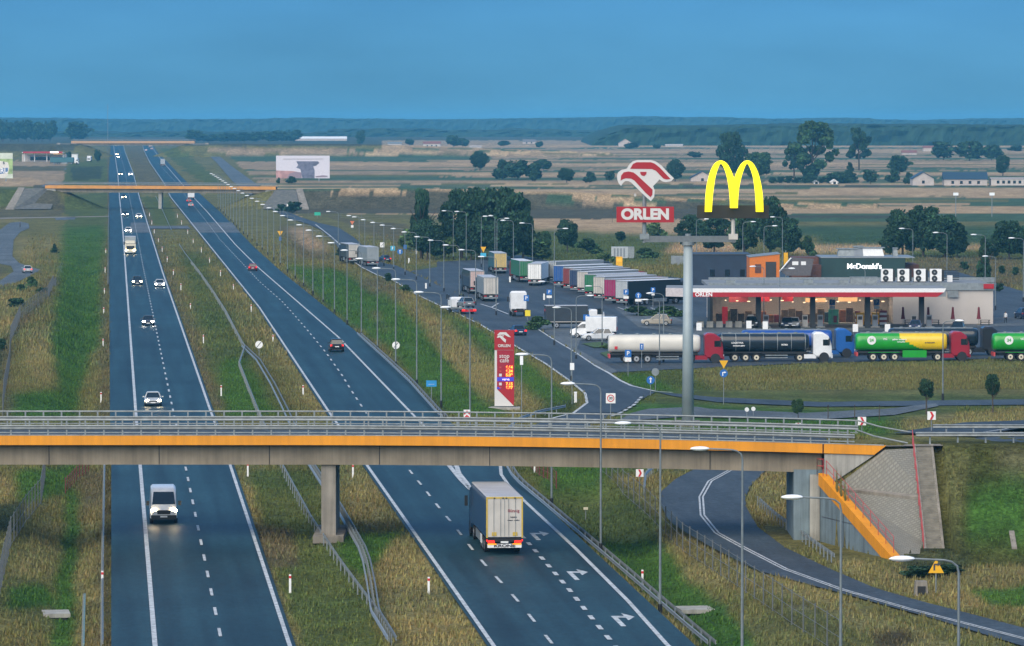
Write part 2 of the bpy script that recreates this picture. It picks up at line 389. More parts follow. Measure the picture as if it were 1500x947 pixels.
# far fields, bands of crops
band(FDK, 150, 214); band(TAN2, 206, 224, 560); band(TAN, 213, 215.5, 560); band(FGR, 216.5, 218.5, 850); band(TAN2, 219, 226, 300); band(TAN, 221.5, 224, 300)
band(FGR, 227, 237, 300, 720); band(TAN2, 227, 262, 720); band(TAN2, 237, 262, 300, 720); band(FGR, 231.5, 234, 820); band(TAN, 239, 243, 480); band(FGR, 246, 248, 950)
band(FGR, 250, 252.5, 600); band(TAN, 253, 258, 640); band(FGR, 258.5, 264, 420, 1500, 1.5); band(TAN2, 264, 269, 300); band(TAN, 270, 273.5, 300); band(FGR, 273.5, 277, 300)
band(TAN, 277, 291, 400); band(FGR, 277, 282, 400, 620); band(TAN, 281, 286, 420, 820); band(FDK, 272, 274.2, 900, 4000, .5)
band(FGR, 290, 302, 760); band(TAN2, 302, 303.5, 1100); band(TAN, 303.5, 313, 1100); band(FGR, 313, 326, 1130); band(FDK, 316, 320, 1150, 1320); band(OLV, 325, 331, 1100); band((.045, .085, .035), 331, 362, 1150)
band(TAN, 360, 371, 1160); band(SLP, 282, 313, 415, 800); band(SLP, 296, 322, 720, 1110); band(TAN, 313, 322, 430, 760, 1.5); band(TAN, 321, 347, 780, 1130, 2); band(OLV, 347, 358, 760, 1200, 2); band(TAN, 357, 372, 930, 1080, 1)
band(GRN, 365, 400, 1330); band(BRN, 376, 420, 1340, 1500, 4)
Z(OLV, 3, (420, 312), (640, 316), (640, 370), (520, 350)); Z(BRN, 4, (480, 318), (600, 330), (640, 372), (560, 350)); Z(GRN, 4, (620, 330), (1000, 345), (960, 385), (640, 385))
Z(OLV, 3, (580, 385), (760, 380), (700, 440), (620, 405)); Z(GRN, 3, (600, 392), (690, 390), (700, 425), (640, 408))
_r = random.Random(12)
for _k in range(75):
    v_ = _r.uniform(217, 300); u_ = _r.uniform(430, 1500); w__ = _r.uniform(120, 500); c_ = _r.choice([TAN, TAN, TAN2, FGR, OLV, (.48, .35, .20), (.20, .17, .09), (.09, .12, .06)])
    band(c_, v_, v_ + _r.uniform(.7, 1.4) * (1 + (v_ - 217) / 60), u_ - w__ / 2, u_ + w__ / 2, .5)
band(SLP, 282, 313, 415, 800); band(TAN, 302.5, 313, 1110)
# left of the highway
band(FDK, 203, 222, -800, 110); band(TAN2, 236, 272, -800, 110, 2); band(BRN, 244, 250, -800, 100, 1.5); band(TAN, 262, 273, -800, 60, 1.5); Z(GRN, 2, (98, 240), (160, 232), (160, 272), (92, 272)); Z(DRK, 2, (105, 246), (150, 244), (150, 262), (105, 266))
band(GRN, 276, 304, -800, 50, 1.5); Z(SLP, 1, (50, 272), (75, 272), (100, 312), (50, 306)); band(BRN, 304, 322, -800, 90, 2); band(YEL, 320, 326, -800, 60, 1)
Z(OLV, 3, (50, 318), (160, 318), (160, 420), (60, 440), (0, 470), (-400, 470), (-400, 420)); Z(YEL, 4, (20, 345), (45, 348), (60, 390), (25, 380)); Z(YEL, 4, (55, 352), (95, 350), (90, 372), (60, 370)); Z(BRN, 4, (-300, 390), (15, 390), (0, 408), (-300, 410))
Z(OLV, 6, (-400, 430), (70, 415), (60, 470), (20, 560), (-400, 640)); Z(YEL, 8, (-40, 440), (40, 420), (20, 470), (-20, 520)); Z(DRK, 5, (-30, 500), (12, 498), (14, 560), (-30, 565)); Z(BRN, 3, (68, 412), (88, 410), (70, 440), (18, 500), (14, 620), (0, 640), (6, 500), (28, 465))
Z(GRB, 6, (92, 330), (158, 318), (152, 420), (150, 500), (135, 600), (95, 605), (75, 500), (85, 430)); Z(GRN, 4, (90, 290), (158, 280), (158, 330), (100, 335))
Z(YEL, 7, (35, 480), (75, 478), (80, 560), (60, 580), (42, 560)); Z(OLV, 6, (15, 530), (60, 560), (70, 600), (15, 600)); Z(GRB, 6, (20, 575), (110, 570), (125, 615), (10, 615))
Z(BRN, 2, (151, 380), (160, 380), (164, 620), (140, 620), (148, 500)); Z(OLV, 4, (133, 520), (150, 500), (146, 615), (112, 615)); Z(BRN, 1, (158, 215), (161, 215), (162, 420), (155, 420))
band(OLV, 640, 1300, -800, 165); Z(GRB, 7, (25, 690), (120, 684), (105, 720), (25, 745)); Z(YEL, 8, (45, 770), (100, 765), (95, 840), (20, 850)); Z(GRB, 6, (98, 720), (116, 720), (112, 830), (110, 947), (70, 960), (85, 860)); Z(GRB, 7, (10, 865), (70, 855), (80, 890), (12, 890))
Z(BRN, 5, (118, 690), (164, 690), (165, 1000), (120, 1000)); Z(YEL, 6, (120, 760), (148, 740), (146, 960), (118, 960)); Z(YEL, 6, (-30, 690), (20, 700), (0, 770), (-30, 800)); Z(DRK, 5, (-30, 740), (40, 735), (30, 775), (-30, 785))
# median
Z(OLV, 3, (180, 214), (214, 214), (250, 300), (487, 612), (735, 1000), (430, 1000), (305, 600), (204, 290)); Z(BRN, 2, (183, 214), (212, 214), (240, 275), (205, 275)); Z(GRN, 3, (207, 288), (248, 290), (262, 330), (222, 332))
Z(GRN, 7, (262, 370), (295, 372), (430, 610), (330, 610), (300, 500)); Z(OLV, 5, (300, 395), (340, 425), (470, 600), (420, 600), (350, 490)); Z(GRB, 8, (330, 520), (375, 540), (400, 610), (325, 610)); Z(BRN, 3, (206, 300), (214, 300), (330, 600), (312, 600)); Z(YEL, 4, (340, 420), (352, 425), (490, 612), (465, 612))
Z(GRN, 7, (345, 690), (460, 690), (530, 830), (560, 960), (450, 960)); Z(YEL, 8, (505, 690), (540, 690), (590, 770), (520, 775)); Z(YEL, 10, (560, 790), (610, 790), (735, 990), (600, 990), (545, 850)); Z(YEL, 6, (345, 690), (362, 690), (440, 960), (428, 960)); Z(GRB, 6, (500, 780), (590, 775), (540, 850), (500, 820)); Z(BRN, 4, (360, 770), (430, 775), (440, 830), (390, 835))
# right of the right carriageway
Z(OLV, 3, (250, 214), (330, 222), (410, 300), (420, 320), (500, 400), (800, 617), (640, 615), (500, 480), (380, 370), (290, 270)); Z(GRN, 3, (230, 218), (260, 216), (330, 270), (300, 270))
Z(BRN, 3, (405, 330), (450, 335), (500, 385), (440, 380)); Z(TAN2, 3, (420, 335), (448, 335), (480, 365), (450, 365)); Z(GRB, 4, (420, 388), (500, 395), (560, 440), (590, 520), (500, 470)); Z(BRN, 4, (520, 408), (570, 410), (600, 440), (550, 440)); Z(BRN, 4, (540, 455), (600, 470), (640, 520), (590, 520))
Z(GRB, 5, (540, 430), (570, 430), (650, 510), (740, 575), (740, 610), (650, 605), (590, 540)); Z(YEL, 6, (600, 440), (660, 470), (720, 530), (800, 590), (750, 610), (700, 580), (640, 510)); Z(GRN, 4, (610, 435), (650, 455), (705, 490), (840, 590), (800, 600), (720, 530)); Z(GRB, 4, (650, 455), (700, 480), (845, 585), (830, 605), (790, 580))
Z(BRN, 2, (400, 398), (420, 400), (530, 490), (660, 612), (640, 612), (510, 490))
Z(GRN, 6, (745, 684), (960, 684), (970, 760), (1160, 880), (1300, 960), (1000, 960), (850, 780)); Z(GRB, 7, (780, 684), (890, 684), (880, 725), (800, 722)); Z(GRB, 8, (860, 800), (960, 790), (1090, 880), (1190, 960), (1050, 960)); Z(YEL, 6, (900, 700), (965, 690), (975, 760), (940, 745)); Z(YEL, 8, (960, 770), (1010, 780), (1240, 880), (1420, 960), (1180, 960), (1010, 850)); Z(OLV, 8, (1020, 850), (1200, 890), (1300, 960), (1120, 960)); Z(BRN, 6, (745, 715), (775, 725), (980, 900), (1010, 960), (960, 920)); Z(YEL, 5, (770, 730), (800, 745), (1010, 925), (1030, 960), (1000, 950)); Z((.085, .07, .035), 8, (1270, 930), (1320, 922), (1340, 950), (1290, 960))
# right embankment, under the bridge
Z((.060, .066, .018), 5, (1340, 650), (1600, 640), (1700, 850), (1380, 830)); Z(GRB, 9, (1420, 720), (1500, 700), (1520, 800), (1420, 790)); Z(OLV, 8, (1370, 660), (1420, 660), (1410, 760), (1380, 760)); Z(BRN, 6, (1450, 660), (1530, 660), (1520, 700), (1460, 690))
Z(YEL, 6, (1100, 690), (1160, 690), (1160, 780), (1110, 760), (1095, 740)); Z(OLV, 5, (1110, 760), (1170, 775), (1200, 820), (1150, 800)); Z(YEL, 7, (1200, 815), (1310, 830), (1500, 830), (1600, 850), (1600, 900), (1400, 890), (1260, 850)); Z(GRB, 7, (1420, 865), (1600, 850), (1600, 890), (1450, 890)); Z(DRK, 6, (1320, 820), (1420, 810), (1420, 835), (1330, 845))
# grass round the service area
Z(GRN, 3, (905, 542), (1600, 526), (1600, 640), (900, 640)); Z(OLV, 5, (1000, 540), (1600, 530), (1600, 580), (1050, 572)); Z(GRB, 3, (900, 548), (940, 545), (1000, 575), (940, 572)); Z(GRB, 3, (930, 590), (1300, 604), (1300, 640), (900, 625)); Z(YEL, 5, (1330, 610), (1600, 590), (1600, 612), (1380, 640), (1320, 640)); Z(GRN, 3, (880, 505), (935, 502), (930, 535), (890, 518))
Z((.045, .07, .02), 2, (800, 590), (850, 585), (835, 612), (780, 618))
# ------------------------------------------------------------------ ground sheet
us = np.concatenate([np.arange(-1100, -60, 40), np.arange(-60, 1561, 3.0), np.arange(1580, 2700, 40)])
vs_ = np.concatenate([np.arange(1250, 960, -12), np.arange(960, 260, -1.5), np.arange(260, 210, -0.8), np.array([210, 208, 206, 204, 202, 200.5, 199, 197, 195, 193.5])])
ys = np.sort(np.concatenate([210000.0 / (vs_ - HZ), np.arange(1602, 1662, 4.0), np.arange(3150, 3200, 6.0)]))
U2, Y2 = np.meshgrid(us, ys); X2 = (U2 - CX) / F * Y2
Z2 = land(X2, Y2)
near = Y2 < 900
Z2 = Z2 + np.where(near, (fbm(X2 * .35, Y2 * .35, 31) - .55) * .10, 0) * (Z2 != 0) - 0.02
PU, PV = project(X2, Y2, Z2)
NU = (fbm(X2 * .09, Y2 * .09, 11) - .5) * 2 + (fbm(X2 * .6, Y2 * .6, 17) - .5); NV = (fbm(X2 * .09, Y2 * .06, 23) - .5) * 2 + (fbm(X2 * .6, Y2 * .5, 29) - .5)
CC = np.zeros(X2.shape + (3,))
for col, amp, poly in ZONES:
    m = inpoly(PU + NU * amp * 1.6, PV + NV * amp * 1.0, poly)
    for k in range(3): CC[..., k] = np.where(m, col[k], CC[..., k])
# soften the joins a little, then mottle
for _ in range(9):
    c = CC.copy(); c[1:-1, 1:-1] = (CC[1:-1, 1:-1] * 2 + CC[:-2, 1:-1] + CC[2:, 1:-1] + CC[1:-1, :-2] + CC[1:-1, 2:]) / 6; CC = np.where((PV > 330)[..., None], c, CC)
mott = 0.72 + 0.56 * fbm(X2 * .22, Y2 * .22, 41, 5)
dry = np.clip((fbm(X2 * .06, Y2 * .05, 47) - .5) * 2.0, -.5, .6) * np.clip((PV - 330) / 60, 0, 1)
CC = CC * mott[..., None] * (1 + dry[..., None] * np.array([.34, .14, .06]))
nr, nc = X2.shape
me = bpy.data.meshes.new('ground'); me.vertices.add(nr * nc)
me.vertices.foreach_set('co', np.stack([X2, Y2, Z2], -1).ravel())
ii = (np.arange(nr - 1)[:, None] * nc + np.arange(nc - 1)[None, :]).ravel()
quads = np.stack([ii, ii + 1, ii + nc + 1, ii + nc], -1)
me.loops.add(quads.size); me.loops.foreach_set('vertex_index', quads.ravel().astype(np.int32))
me.polygons.add(len(quads)); me.polygons.foreach_set('loop_start', np.arange(len(quads), dtype=np.int32) * 4); me.polygons.foreach_set('loop_total', np.full(len(quads), 4, np.int32))
me.polygons.foreach_set('use_smooth', np.ones(len(quads), bool))
ca = me.color_attributes.new('Col', 'FLOAT_COLOR', 'POINT'); ca.data.foreach_set('color', np.concatenate([CC, np.ones(CC.shape[:2] + (1,))], -1).ravel())
M_GRASS = attr_mat('ground_cover', 0.95, 0.46, 0.6)
me.materials.append(M_GRASS); me.update(); me.validate()
o = bpy.data.objects.new('ground', me); COL.objects.link(o); tag(o, kind='structure')
# ------------------------------------------------------------------ roads
def edge(pts, v):
    p = sorted(pts, key=lambda q: q[1]); return np.interp(v, [q[1] for q in p], [q[0] for q in p])
def strip(name, L, Rr, v0, v1, m, z=0.05, step=4.0, kind='structure'):
    n = max(2, int(abs(v1 - v0) / step)); vv = np.linspace(v0, v1, n + 1); b = MB(); rows = []
    for v in vv:
        uL, uR = float(edge(L, v)), float(edge(Rr, v)); k = 6
        row = []
        for i in range(k + 1):
            p = G(uL + (uR - uL) * i / k, v); row.append((p[0], p[1], p[2] + z + 0.00008 * p[1]))
        rows.append(row)
    b.loft(rows, cap=False, closed=False)
    o = b.build(name, m); tag(o, kind=kind); return o
def polyroad(name, px, m, z=0.05, zbase=0.0):
    pts = [G(u, v, zbase) for u, v in px]; b = MB(); b.add([(p[0], p[1], p[2] + z) for p in pts], [tuple(range(len(pts)))])
    me_ = b.build(name, m); tag(me_, kind='structure')
    import bmesh
    bm = bmesh.new(); bm.from_mesh(me_.data); bmesh.ops.triangulate(bm, faces=bm.faces); bmesh.ops.recalc_face_normals(bm, faces=bm.faces)
    for f in bm.faces:
        if f.normal.z < 0: f.normal_flip()
    bm.to_mesh(me_.data); bm.free(); return me_
LW = [(230, 975), (227, 947), (205, 680), (198.5, 600), (185, 410), (180, 340), (175, 290), (172.5, 256), (167.5, 223), (165.5, 207)]
LR = [(433, 975), (424, 947), (336, 680), (307, 600), (238, 400), (204, 290), (195.5, 256), (183, 223), (179, 207)]
RL = [(741, 975), (722, 947), (535, 680), (485, 610), (380, 452), (250, 290), (240, 269), (220, 240), (211, 222), (207, 207)]
RR = [(1010, 975), (977, 947), (769, 737), (735, 700), (620, 619), (599, 612), (495, 495), (380, 395), (345, 360), (303, 311), (283, 290), (266, 270), (253, 255), (240, 240), (226, 222), (219, 207)]
SH = lambda P, f: [(u + f(v), v) for u, v in P]
sc_ = lambda v: (v - HZ) / 30.0
LA = [(163, 975), (163, 680), (161, 600), (160, 400), (160, 300), (159, 256), (161.5, 223), (162, 207)]
strip('highway_carriageway', LA, SH(LR, lambda v: 0.35 * sc_(v)), 975, 207, M_ASPH)
RA = [(1050, 975), (1018, 947), (793, 737), (757, 700), (650, 612), (569, 530), (528, 492), (412, 399), (371, 362), (322, 311), (295, 287), (276, 270), (261, 255), (247, 240), (229, 222), (221, 207)]
strip('highway_carriageway', SH(RL, lambda v: -0.35 * sc_(v)), RA, 975, 207, M_ASPH)
def line(name_unused, pts, width, z=0.075, dash=None, mb=None, step=6.0, off=0.0, start=0.0, zb=0.0):
    """painted line along a pixel path; dash = (length, gap) in metres"""
    P = []
    for (u0, v0), (u1, v1) in zip(pts[:-1], pts[1:]):
        n = max(1, int(max(abs(v1 - v0), abs(u1 - u0)) / step))
        for k in range(n): P.append(G(u0 + (u1 - u0) * k / n, v0 + (v1 - v0) * k / n, zb))
    P.append(G(*pts[-1], zb)); P = [Vector((p[0], p[1], p[2] + z + 0.00011 * p[1])) for p in P]
    acc = [0.0]
    for a, c in zip(P[:-1], P[1:]): acc.append(acc[-1] + (c - a).length)
    def pos(s):
        k = min(max(int(np.searchsorted(acc, s)) - 1, 0), len(P) - 2); t = (s - acc[k]) / max(acc[k + 1] - acc[k], 1e-6)
        return P[k].lerp(P[k + 1], t), (P[k + 1] - P[k]).normalized()
    segs = []
    if dash:
        s = start
        while s < acc[-1]: segs.append((s, min(s + dash[0], acc[-1]))); s += dash[0] + dash[1]
    else: segs = [(0, acc[-1])]
    for s0, s1 in segs:
        ss = [s0] + [a for a in acc if s0 < a < s1] + [s1]; rows = []
        for s in ss:
            p, d = pos(s); n = Vector((-d.y, d.x, 0)).normalized()
            rows.append([p + n * (off - width / 2), p + n * (off + width / 2)])
        mb.loft(rows, cap=False, closed=False)
    return mb
b = MB()
line('', LW, .29, mb=b); line('', LR, .25, mb=b)
mid = [((edge(LW, v) + edge(LR, v)) / 2 + 0.0, v) for v in list(range(975, 300, -25)) + list(range(300, 206, -8))]
line('', mid, .19, dash=(4.6, 7.4), mb=b, start=2.0); tag(b.build('road_marking', M_LINE), kind='structure')
b = MB()
RLs = [p for p in RL]; line('', RLs, .26, mb=b)
RR1 = [p for p in RR if p[1] <= 612]; line('', [(655, 683)] + [(620, 625)] + RR1[1:], .27, mb=b)
line('', [(733, 683), (734, 697), (745, 713), (769, 737)] + [(840, 803), (920, 883), (977, 947), (1010, 975)], .28, mb=b)
MIDR = [(928, 975), (893, 944), (817, 870), (740, 800), (680, 741), (632, 693), (590, 650), (548, 612), (474, 514), (432, 462), (380, 418), (340, 380), (292, 318), (268, 290), (255, 270), (236, 247)]
MIDR = [(810, 947), (786, 917), (763, 888), (740, 862), (717, 837), (698, 815), (681, 793), (665, 772), (648, 752), (633, 733), (620, 716), (606, 699), (594, 683), (550, 625), (535, 605), (516, 576), (500, 550), (478, 519), (450, 485), (431, 463), (413, 443), (380, 414), (350, 382), (322, 352), (298, 320), (273, 290), (259, 270), (231, 240)]
line('', MIDR, .19, dash=(4.6, 7.4), mb=b, start=0.5)
DSH = [(925, 975), (897, 944), (866, 907), (832, 864), (800, 827), (768, 791), (741, 764), (716, 740), (690, 720)]
line('', DSH, .30, dash=(2.4, 3.2), mb=b, start=1.0)
line('', [(690, 720), (675, 705), (656, 682), (640, 663)], .4, mb=b); line('', [(690, 720), (684, 710), (672, 695), (668, 682), (662, 660)], .4, mb=b)
for k in range(4): line('', [(660 + k * 6, 686 + k * 8), (672 + k * 4, 686 + k * 8)], .5, mb=b)
# direction arrows
def arrow(u, v, mb, s=1.0):
    p = G(u, v); a = R(4.8); y = Vector((-math.sin(a), math.cos(a), 0)); x = Vector((math.cos(a), math.sin(a), 0)); z = 0.08
    def q(px, py): return Vector(p) + x * px * s + y * py * s + Vector((0, 0, z))
    mb.add([q(-.2, -4.5), q(.12, -4.5), q(.12, .4), q(-.2, .4)], [(0, 1, 2, 3)]); mb.add([q(-.2, .4), q(.6, .4), q(.6, 1.4), q(-.2, 1.4)], [(0, 1, 2, 3)]); mb.add([q(.6, -1.2), q(1.2, .9), q(.6, 3.0)], [(0, 1, 2)])
for u, v in ((782, 785), (837, 842), (903, 908), (697, 695)): arrow(u, v, b)
tag(b.build('road_marking', M_LINE), kind='structure')
# paved crossover patches on the highway (paler old surface) and the tarmac shoulder
patch = MB()
# merging slip road and service road
polyroad('slip_road', [(905, 604), (880, 618), (835, 637), (790, 655), (752, 672), (737, 683), (738, 697), (760, 722), (735, 705), (690, 722), (655, 684), (690, 655), (740, 640), (800, 617), (840, 607)], M_ASPH2, 0.062)
SVL = [(405, 311), (417, 319), (451, 329), (471, 338), (488, 354), (501, 372), (530, 393), (552, 404), (579, 414), (608, 432), (652, 453), (702, 476), (754, 508), (800, 535), (835, 560), (857, 578), (860, 592), (840, 607)]
SVR = [(420, 311), (440, 319), (464, 327), (495, 334), (520, 350), (557, 386), (576, 388), (610, 404), (640, 418), (680, 436), (704, 447), (776, 476), (808, 497), (840, 516), (871, 537), (893, 549), (925, 566), (960, 576), (940, 583), (925, 598), (905, 606)]
def road_between(name, A, B, m, z):
    a = [Vector(G(*p)) for p in A]; c = [Vector(G(*p)) for p in B]
    def res(P, n):
        acc = [0]
        for i in range(len(P) - 1): acc.append(acc[-1] + (P[i + 1] - P[i]).length)
        out = []
        for s in np.linspace(0, acc[-1], n):
            k = min(max(int(np.searchsorted(acc, s)) - 1, 0), len(P) - 2); out.append(P[k].lerp(P[k + 1], (s - acc[k]) / max(acc[k + 1] - acc[k], 1e-6)))
        return out
    n = 60; a, c = res(a, n), res(c, n); b = MB()
    b.loft([[(p.x, p.y, p.z + z + .00008 * p.y), (q.x, q.y, q.z + z + .00008 * q.y)] for p, q in zip(a, c)], cap=False, closed=False)
    o = b.build(name, m); return tag(o, kind='structure')
road_between('service_road', SVL, SVR, M_ASPH2, 0.066)
polyroad('parking_lot', [(640, 384), (700, 381), (760, 374), (880, 398), (1000, 408), (1040, 398), (1400, 398), (1500, 428), (1600, 430), (1700, 520), (1500, 525), (1200, 532), (1000, 541), (905, 546), (893, 549), (871, 537), (840, 516), (776, 476), (704, 447), (640, 418), (600, 398), (640, 392)], M_ASPH2, 0.050)
polyroad('parking_lot', [(778, 470), (800, 464), (900, 462), (900, 466), (850, 500), (845, 512), (905, 545), (893, 549), (871, 536), (838, 513), (806, 493)], M_ASPH3, 0.078)
polyroad('parking_lot', [(900, 452), (935, 480), (1010, 492), (1500, 478), (1500, 465), (1040, 476), (1000, 470), (960, 455)], M_ASPH3, 0.078)
polyroad('service_lane', [(960, 575), (1050, 583), (1200, 590), (1500, 586), (1600, 580), (1600, 590), (1500, 594), (1200, 597), (1050, 590), (985, 581)], M_ASPH2, 0.070)
polyroad('footpath', [(925, 606), (950, 600), (1020, 597), (1040, 600), (1180, 606), (1300, 600), (1370, 592), (1375, 596), (1310, 609), (1190, 616), (1000, 612), (905, 618)], M_ASPH3, 0.074)
b = MB()
line('', SVL[5:], .3, mb=b); line('', [(871, 537), (893, 549)], .35, mb=b); line('', [(893, 549), (908, 559), (925, 567), (960, 575), (985, 577)], .35, mb=b)
line('', [(940, 583), (930, 594), (912, 605), (893, 613)], .35, mb=b, dash=(3, 1.5)); line('', [(840, 607), (815, 613), (800, 617)], .35, mb=b)
line('', [(462, 330), (484, 347), (505, 366), (512, 374)], .3, mb=b); line('', [(704, 447), (720, 452), (745, 462)], .3, mb=b); line('', [(720, 452), (730, 446)], .3, mb=b); line('', [(776, 476), (808, 497), (840, 516), (871, 537)], .25, mb=b)
for k in range(9): line('', [(905 + 12 * k, 452 + 0.2 * k), (918 + 12 * k, 457 + .2 * k)], .2, mb=b, z=.1)
tag(b.build('road_marking', M_LINE), kind='structure')
# ramp road under the bridge
RPL = [(1095, 668), (1050, 678), (1015, 690), (990, 703), (968, 722), (968, 741), (980, 765), (1000, 779), (1043, 804), (1110, 838), (1233, 871), (1367, 908), (1500, 949), (1700, 1010)]
RPR = [(1190, 668), (1150, 678), (1122, 690), (1099, 714), (1092, 730), (1093, 745), (1110, 774), (1150, 804), (1213, 834), (1283, 864), (1350, 883), (1417, 900), (1500, 922), (1700, 975)]
road_between('ramp_road', RPL, RPR, M_ASPH2, 0.06)
b = MB(); RC = [(1130, 676), (1075, 688), (1040, 707), (1027, 730), (1029, 757), (1050, 783), (1090, 805), (1150, 836), (1233, 866), (1330, 894), (1500, 938), (1700, 992)]
line('', RC, .14, mb=b, off=.14); line('', RC, .14, mb=b, off=-.14); tag(b.build('road_marking', M_LINE), kind='structure')
polyroad('grass_island', [(852, 505), (880, 502.5), (893, 506), (893, 510), (870, 511)], mat('island_grass', (.045, .09, .022), .95, noise=.4, nscale=1.0, bump=.4), .16)
polyroad('grass_island', [(879, 519), (893, 515.5), (897, 524), (890, 526)], mat('island_grass', (.045, .09, .022)), .16)
# left loop road and small tracks
polyroad('side_road', [(-200, 335), (0, 337), (14, 327), (30, 325), (42, 328), (43, 335), (30, 340), (20, 352), (18, 376), (28, 386), (45, 392), (60, 396), (45, 404), (25, 414), (0, 424), (-200, 450), (-200, 425), (0, 412), (20, 398), (16, 390), (0, 387), (-200, 390)], M_ASPH3, .05)
polyroad('side_road', [(60, 274), (95, 247), (98, 247), (84, 274)], M_ASPH3, .05)
polyroad('footpath', [(80, 320), (110, 318), (110, 322), (82, 323)], M_ASPH3, .05)
polyroad('footpath', [(-100, 321), (160, 317), (160, 318), (-100, 323)], M_CONC, .05)
strip('crossover', [(192, 326), (189, 342)], [(215, 326), (219, 342)], 342, 327, M_ASPH3, .068)
strip('crossover', [(276, 326), (290, 342)], [(339, 326), (352, 342)], 342, 327, M_ASPH3, .068)
strip('crossover', [(218, 331), (220, 337)], [(274, 331), (280, 337)], 336, 332, M_ASPH3, .066)
polyroad('footpath', [(250, 262), (330, 224), (338, 224), (262, 262)], M_ASPH3, .05) if False else None
strip('service_lane', [(405, 311), (380, 297), (340, 266), (318, 240), (300, 222)], [(420, 311), (412, 300), (378, 272), (340, 245), (312, 222)], 311, 222, M_ASPH3, .05)
# ------------------------------------------------------------------ near bridge
def zdk(x): return 7.55 - 0.00038 * max(0.0, x + 17) ** 2
BY0, BY1 = 341.0, 351.6
def span(x0, x1, n): return [x0 + (x1 - x0) * i / n for i in range(n + 1)]
def rectloft(xs, y0, y1, za, zb):
    return [[(x, y0, zdk(x) + za), (x, y1, zdk(x) + za), (x, y1, zdk(x) + zb), (x, y0, zdk(x) + zb)] for x in xs]
br = thing('road_bridge', 'long concrete road bridge with an orange parapet crossing the whole picture in front', 'bridge')
xs = span(-56, 26.6, 60)
b = MB(); b.loft(rectloft(xs, BY0 + .35, BY1 - .35, -.75, -.12)); b.build('deck', M_ASPH2, br)
for y0, y1 in ((BY0, BY0 + .32), (BY1 - .32, BY1)):
    b = MB(); R0 = rectloft(span(-56, 22.2, 50), y0, y1, -.68, 0); b.loft(R0)
    b.loft(rectloft([22.30, 25.9], y0, y1, -.68, 0)); b.add([(25.9, y0, zdk(26) - .68), (25.9, y1, zdk(26) - .68), (26.75, y1, zdk(26) - .02), (26.75, y0, zdk(26) - .02), (25.9, y0, zdk(26)), (25.9, y1, zdk(26))], [(0, 3, 4), (1, 5, 2), (0, 1, 2, 3), (3, 2, 5, 4)])
    b.build('parapet', M_ORANGE, br)
b = MB(); b.loft(rectloft(xs, BY0 - .02, BY0 + .36, 0.0, .05)); b.loft(rectloft(xs, BY1 - .36, BY1 + .02, 0.0, .05)); b.build('kerb', M_CONC2, br)
b = MB(); b.loft(rectloft(span(-56, 22.2, 50), BY0 + .95, BY0 + 3.6, -2.15, -.75)); b.loft(rectloft(span(-56, 22.2, 50), BY1 - 3.6, BY1 - .95, -2.15, -.75)); b.loft(rectloft(span(-56, 22.2, 50), BY0 + 3.4, BY1 - 3.4, -1.1, -.76))
M_GIRD = mat('girder_concrete', (0.27, 0.225, 0.16), 0.85, noise=0.22, nscale=0.5, bump=0.2, streak=.22)
gd = b.build('girder', M_GIRD, br)
for q, x in enumerate([-49 + 7.9 * k for k in range(9)]):
    b = MB(); b.box((x, BY0 + .94, zdk(x) - 1.45), (.06, .03, 1.36)); b.build('joint', M_BLACK, gd)
pp = G(482, 789); b = MB()
b.loft([[(pp[0] + sx * .52, BY0 + 1.2 + (0 if sy < 0 else 7.8), z) for sx, sy in ((-1, -1), (1, -1), (1, 1), (-1, 1))] for z in (-.3, zdk(pp[0]) - 2.14)]); b.build('pier', M_CONC, br)
b = MB(); b.box((pp[0], BY0 + 5.2, .05), (2.2, 10, .5)); b.build('pier_footing', M_CONC, br)
# abutment, wing wall, cheek
b = MB(); b.box((21.35, BY0 + 5.4, 2.35), (2.3, 9.0, 5.4)); b.build('abutment', M_CONC3, br)
b = MB(); b.box((21.7, BY0 + .7, 2.2), (.7, .35, 5.0)); b.build('abutment_pilaster', M_CONC2, br)
for yb_ in (BY0 + 2.2, BY1 - 2.2): b = MB(); b.box((21.0, yb_, 5.2), (.9, 1.0, .32)); b.build('bearing', M_BLACK, br)
b = MB(); b.prism([(22.35, zdk(24) - .69), (25.95, zdk(26) - .69), (23.0, 4.2), (22.35, 3.6)], BY0 + .12, BY0 + .5)
b.build('cheek_wall', M_CONC2, br)
b = MB(); b.prism([(22.6, 0), (22.6, 6.2), (27, 6.1), (34, 0)], BY1 - .5, BY1 - .12); b.build('cheek_wall', M_CONC2, br)
W0, W1 = Vector((22.05, 340.9, 0)), Vector((26.0, 326.2, 0)); wd = (W1 - W0).normalized(); wn = Vector((-wd.y, wd.x, 0)) * -1
if wn.x > 0: wn = -wn       # wall face looks left, towards the ramp road
def wq(t, z, o): p = W0.lerp(W1, t) + wn * o; return (p.x, p.y, z)
zt = lambda t: 4.75 * (1 - t) + .25 * t
b = MB(); b.loft([[wq(t, -.4, 0), wq(t, -.4, -.55), wq(t, zt(t) - .3, -.55), wq(t, zt(t) - .3, 0)] for t in (0, .35, .7, 1)])
ww = b.build('wing_wall', M_CONC3, br)
b = MB()
for t in (.33, .62):
    b.loft([[wq(t, 0, .012), wq(t + .006, 0, .012), wq(t + .006, zt(t) - .9, .012), wq(t, zt(t) - .9, .012)], [wq(t, 0, -.01), wq(t + .006, 0, -.01), wq(t + .006, zt(t) - .9, -.01), wq(t, zt(t) - .9, -.01)]])
b.loft([[wq(t, 1.75 + e, o) for e, o in ((0, .012), (.05, .012), (.05, -.01), (0, -.01))] for t in (.02, .56)])
b.build('wall_joint', M_TEXTD, ww)
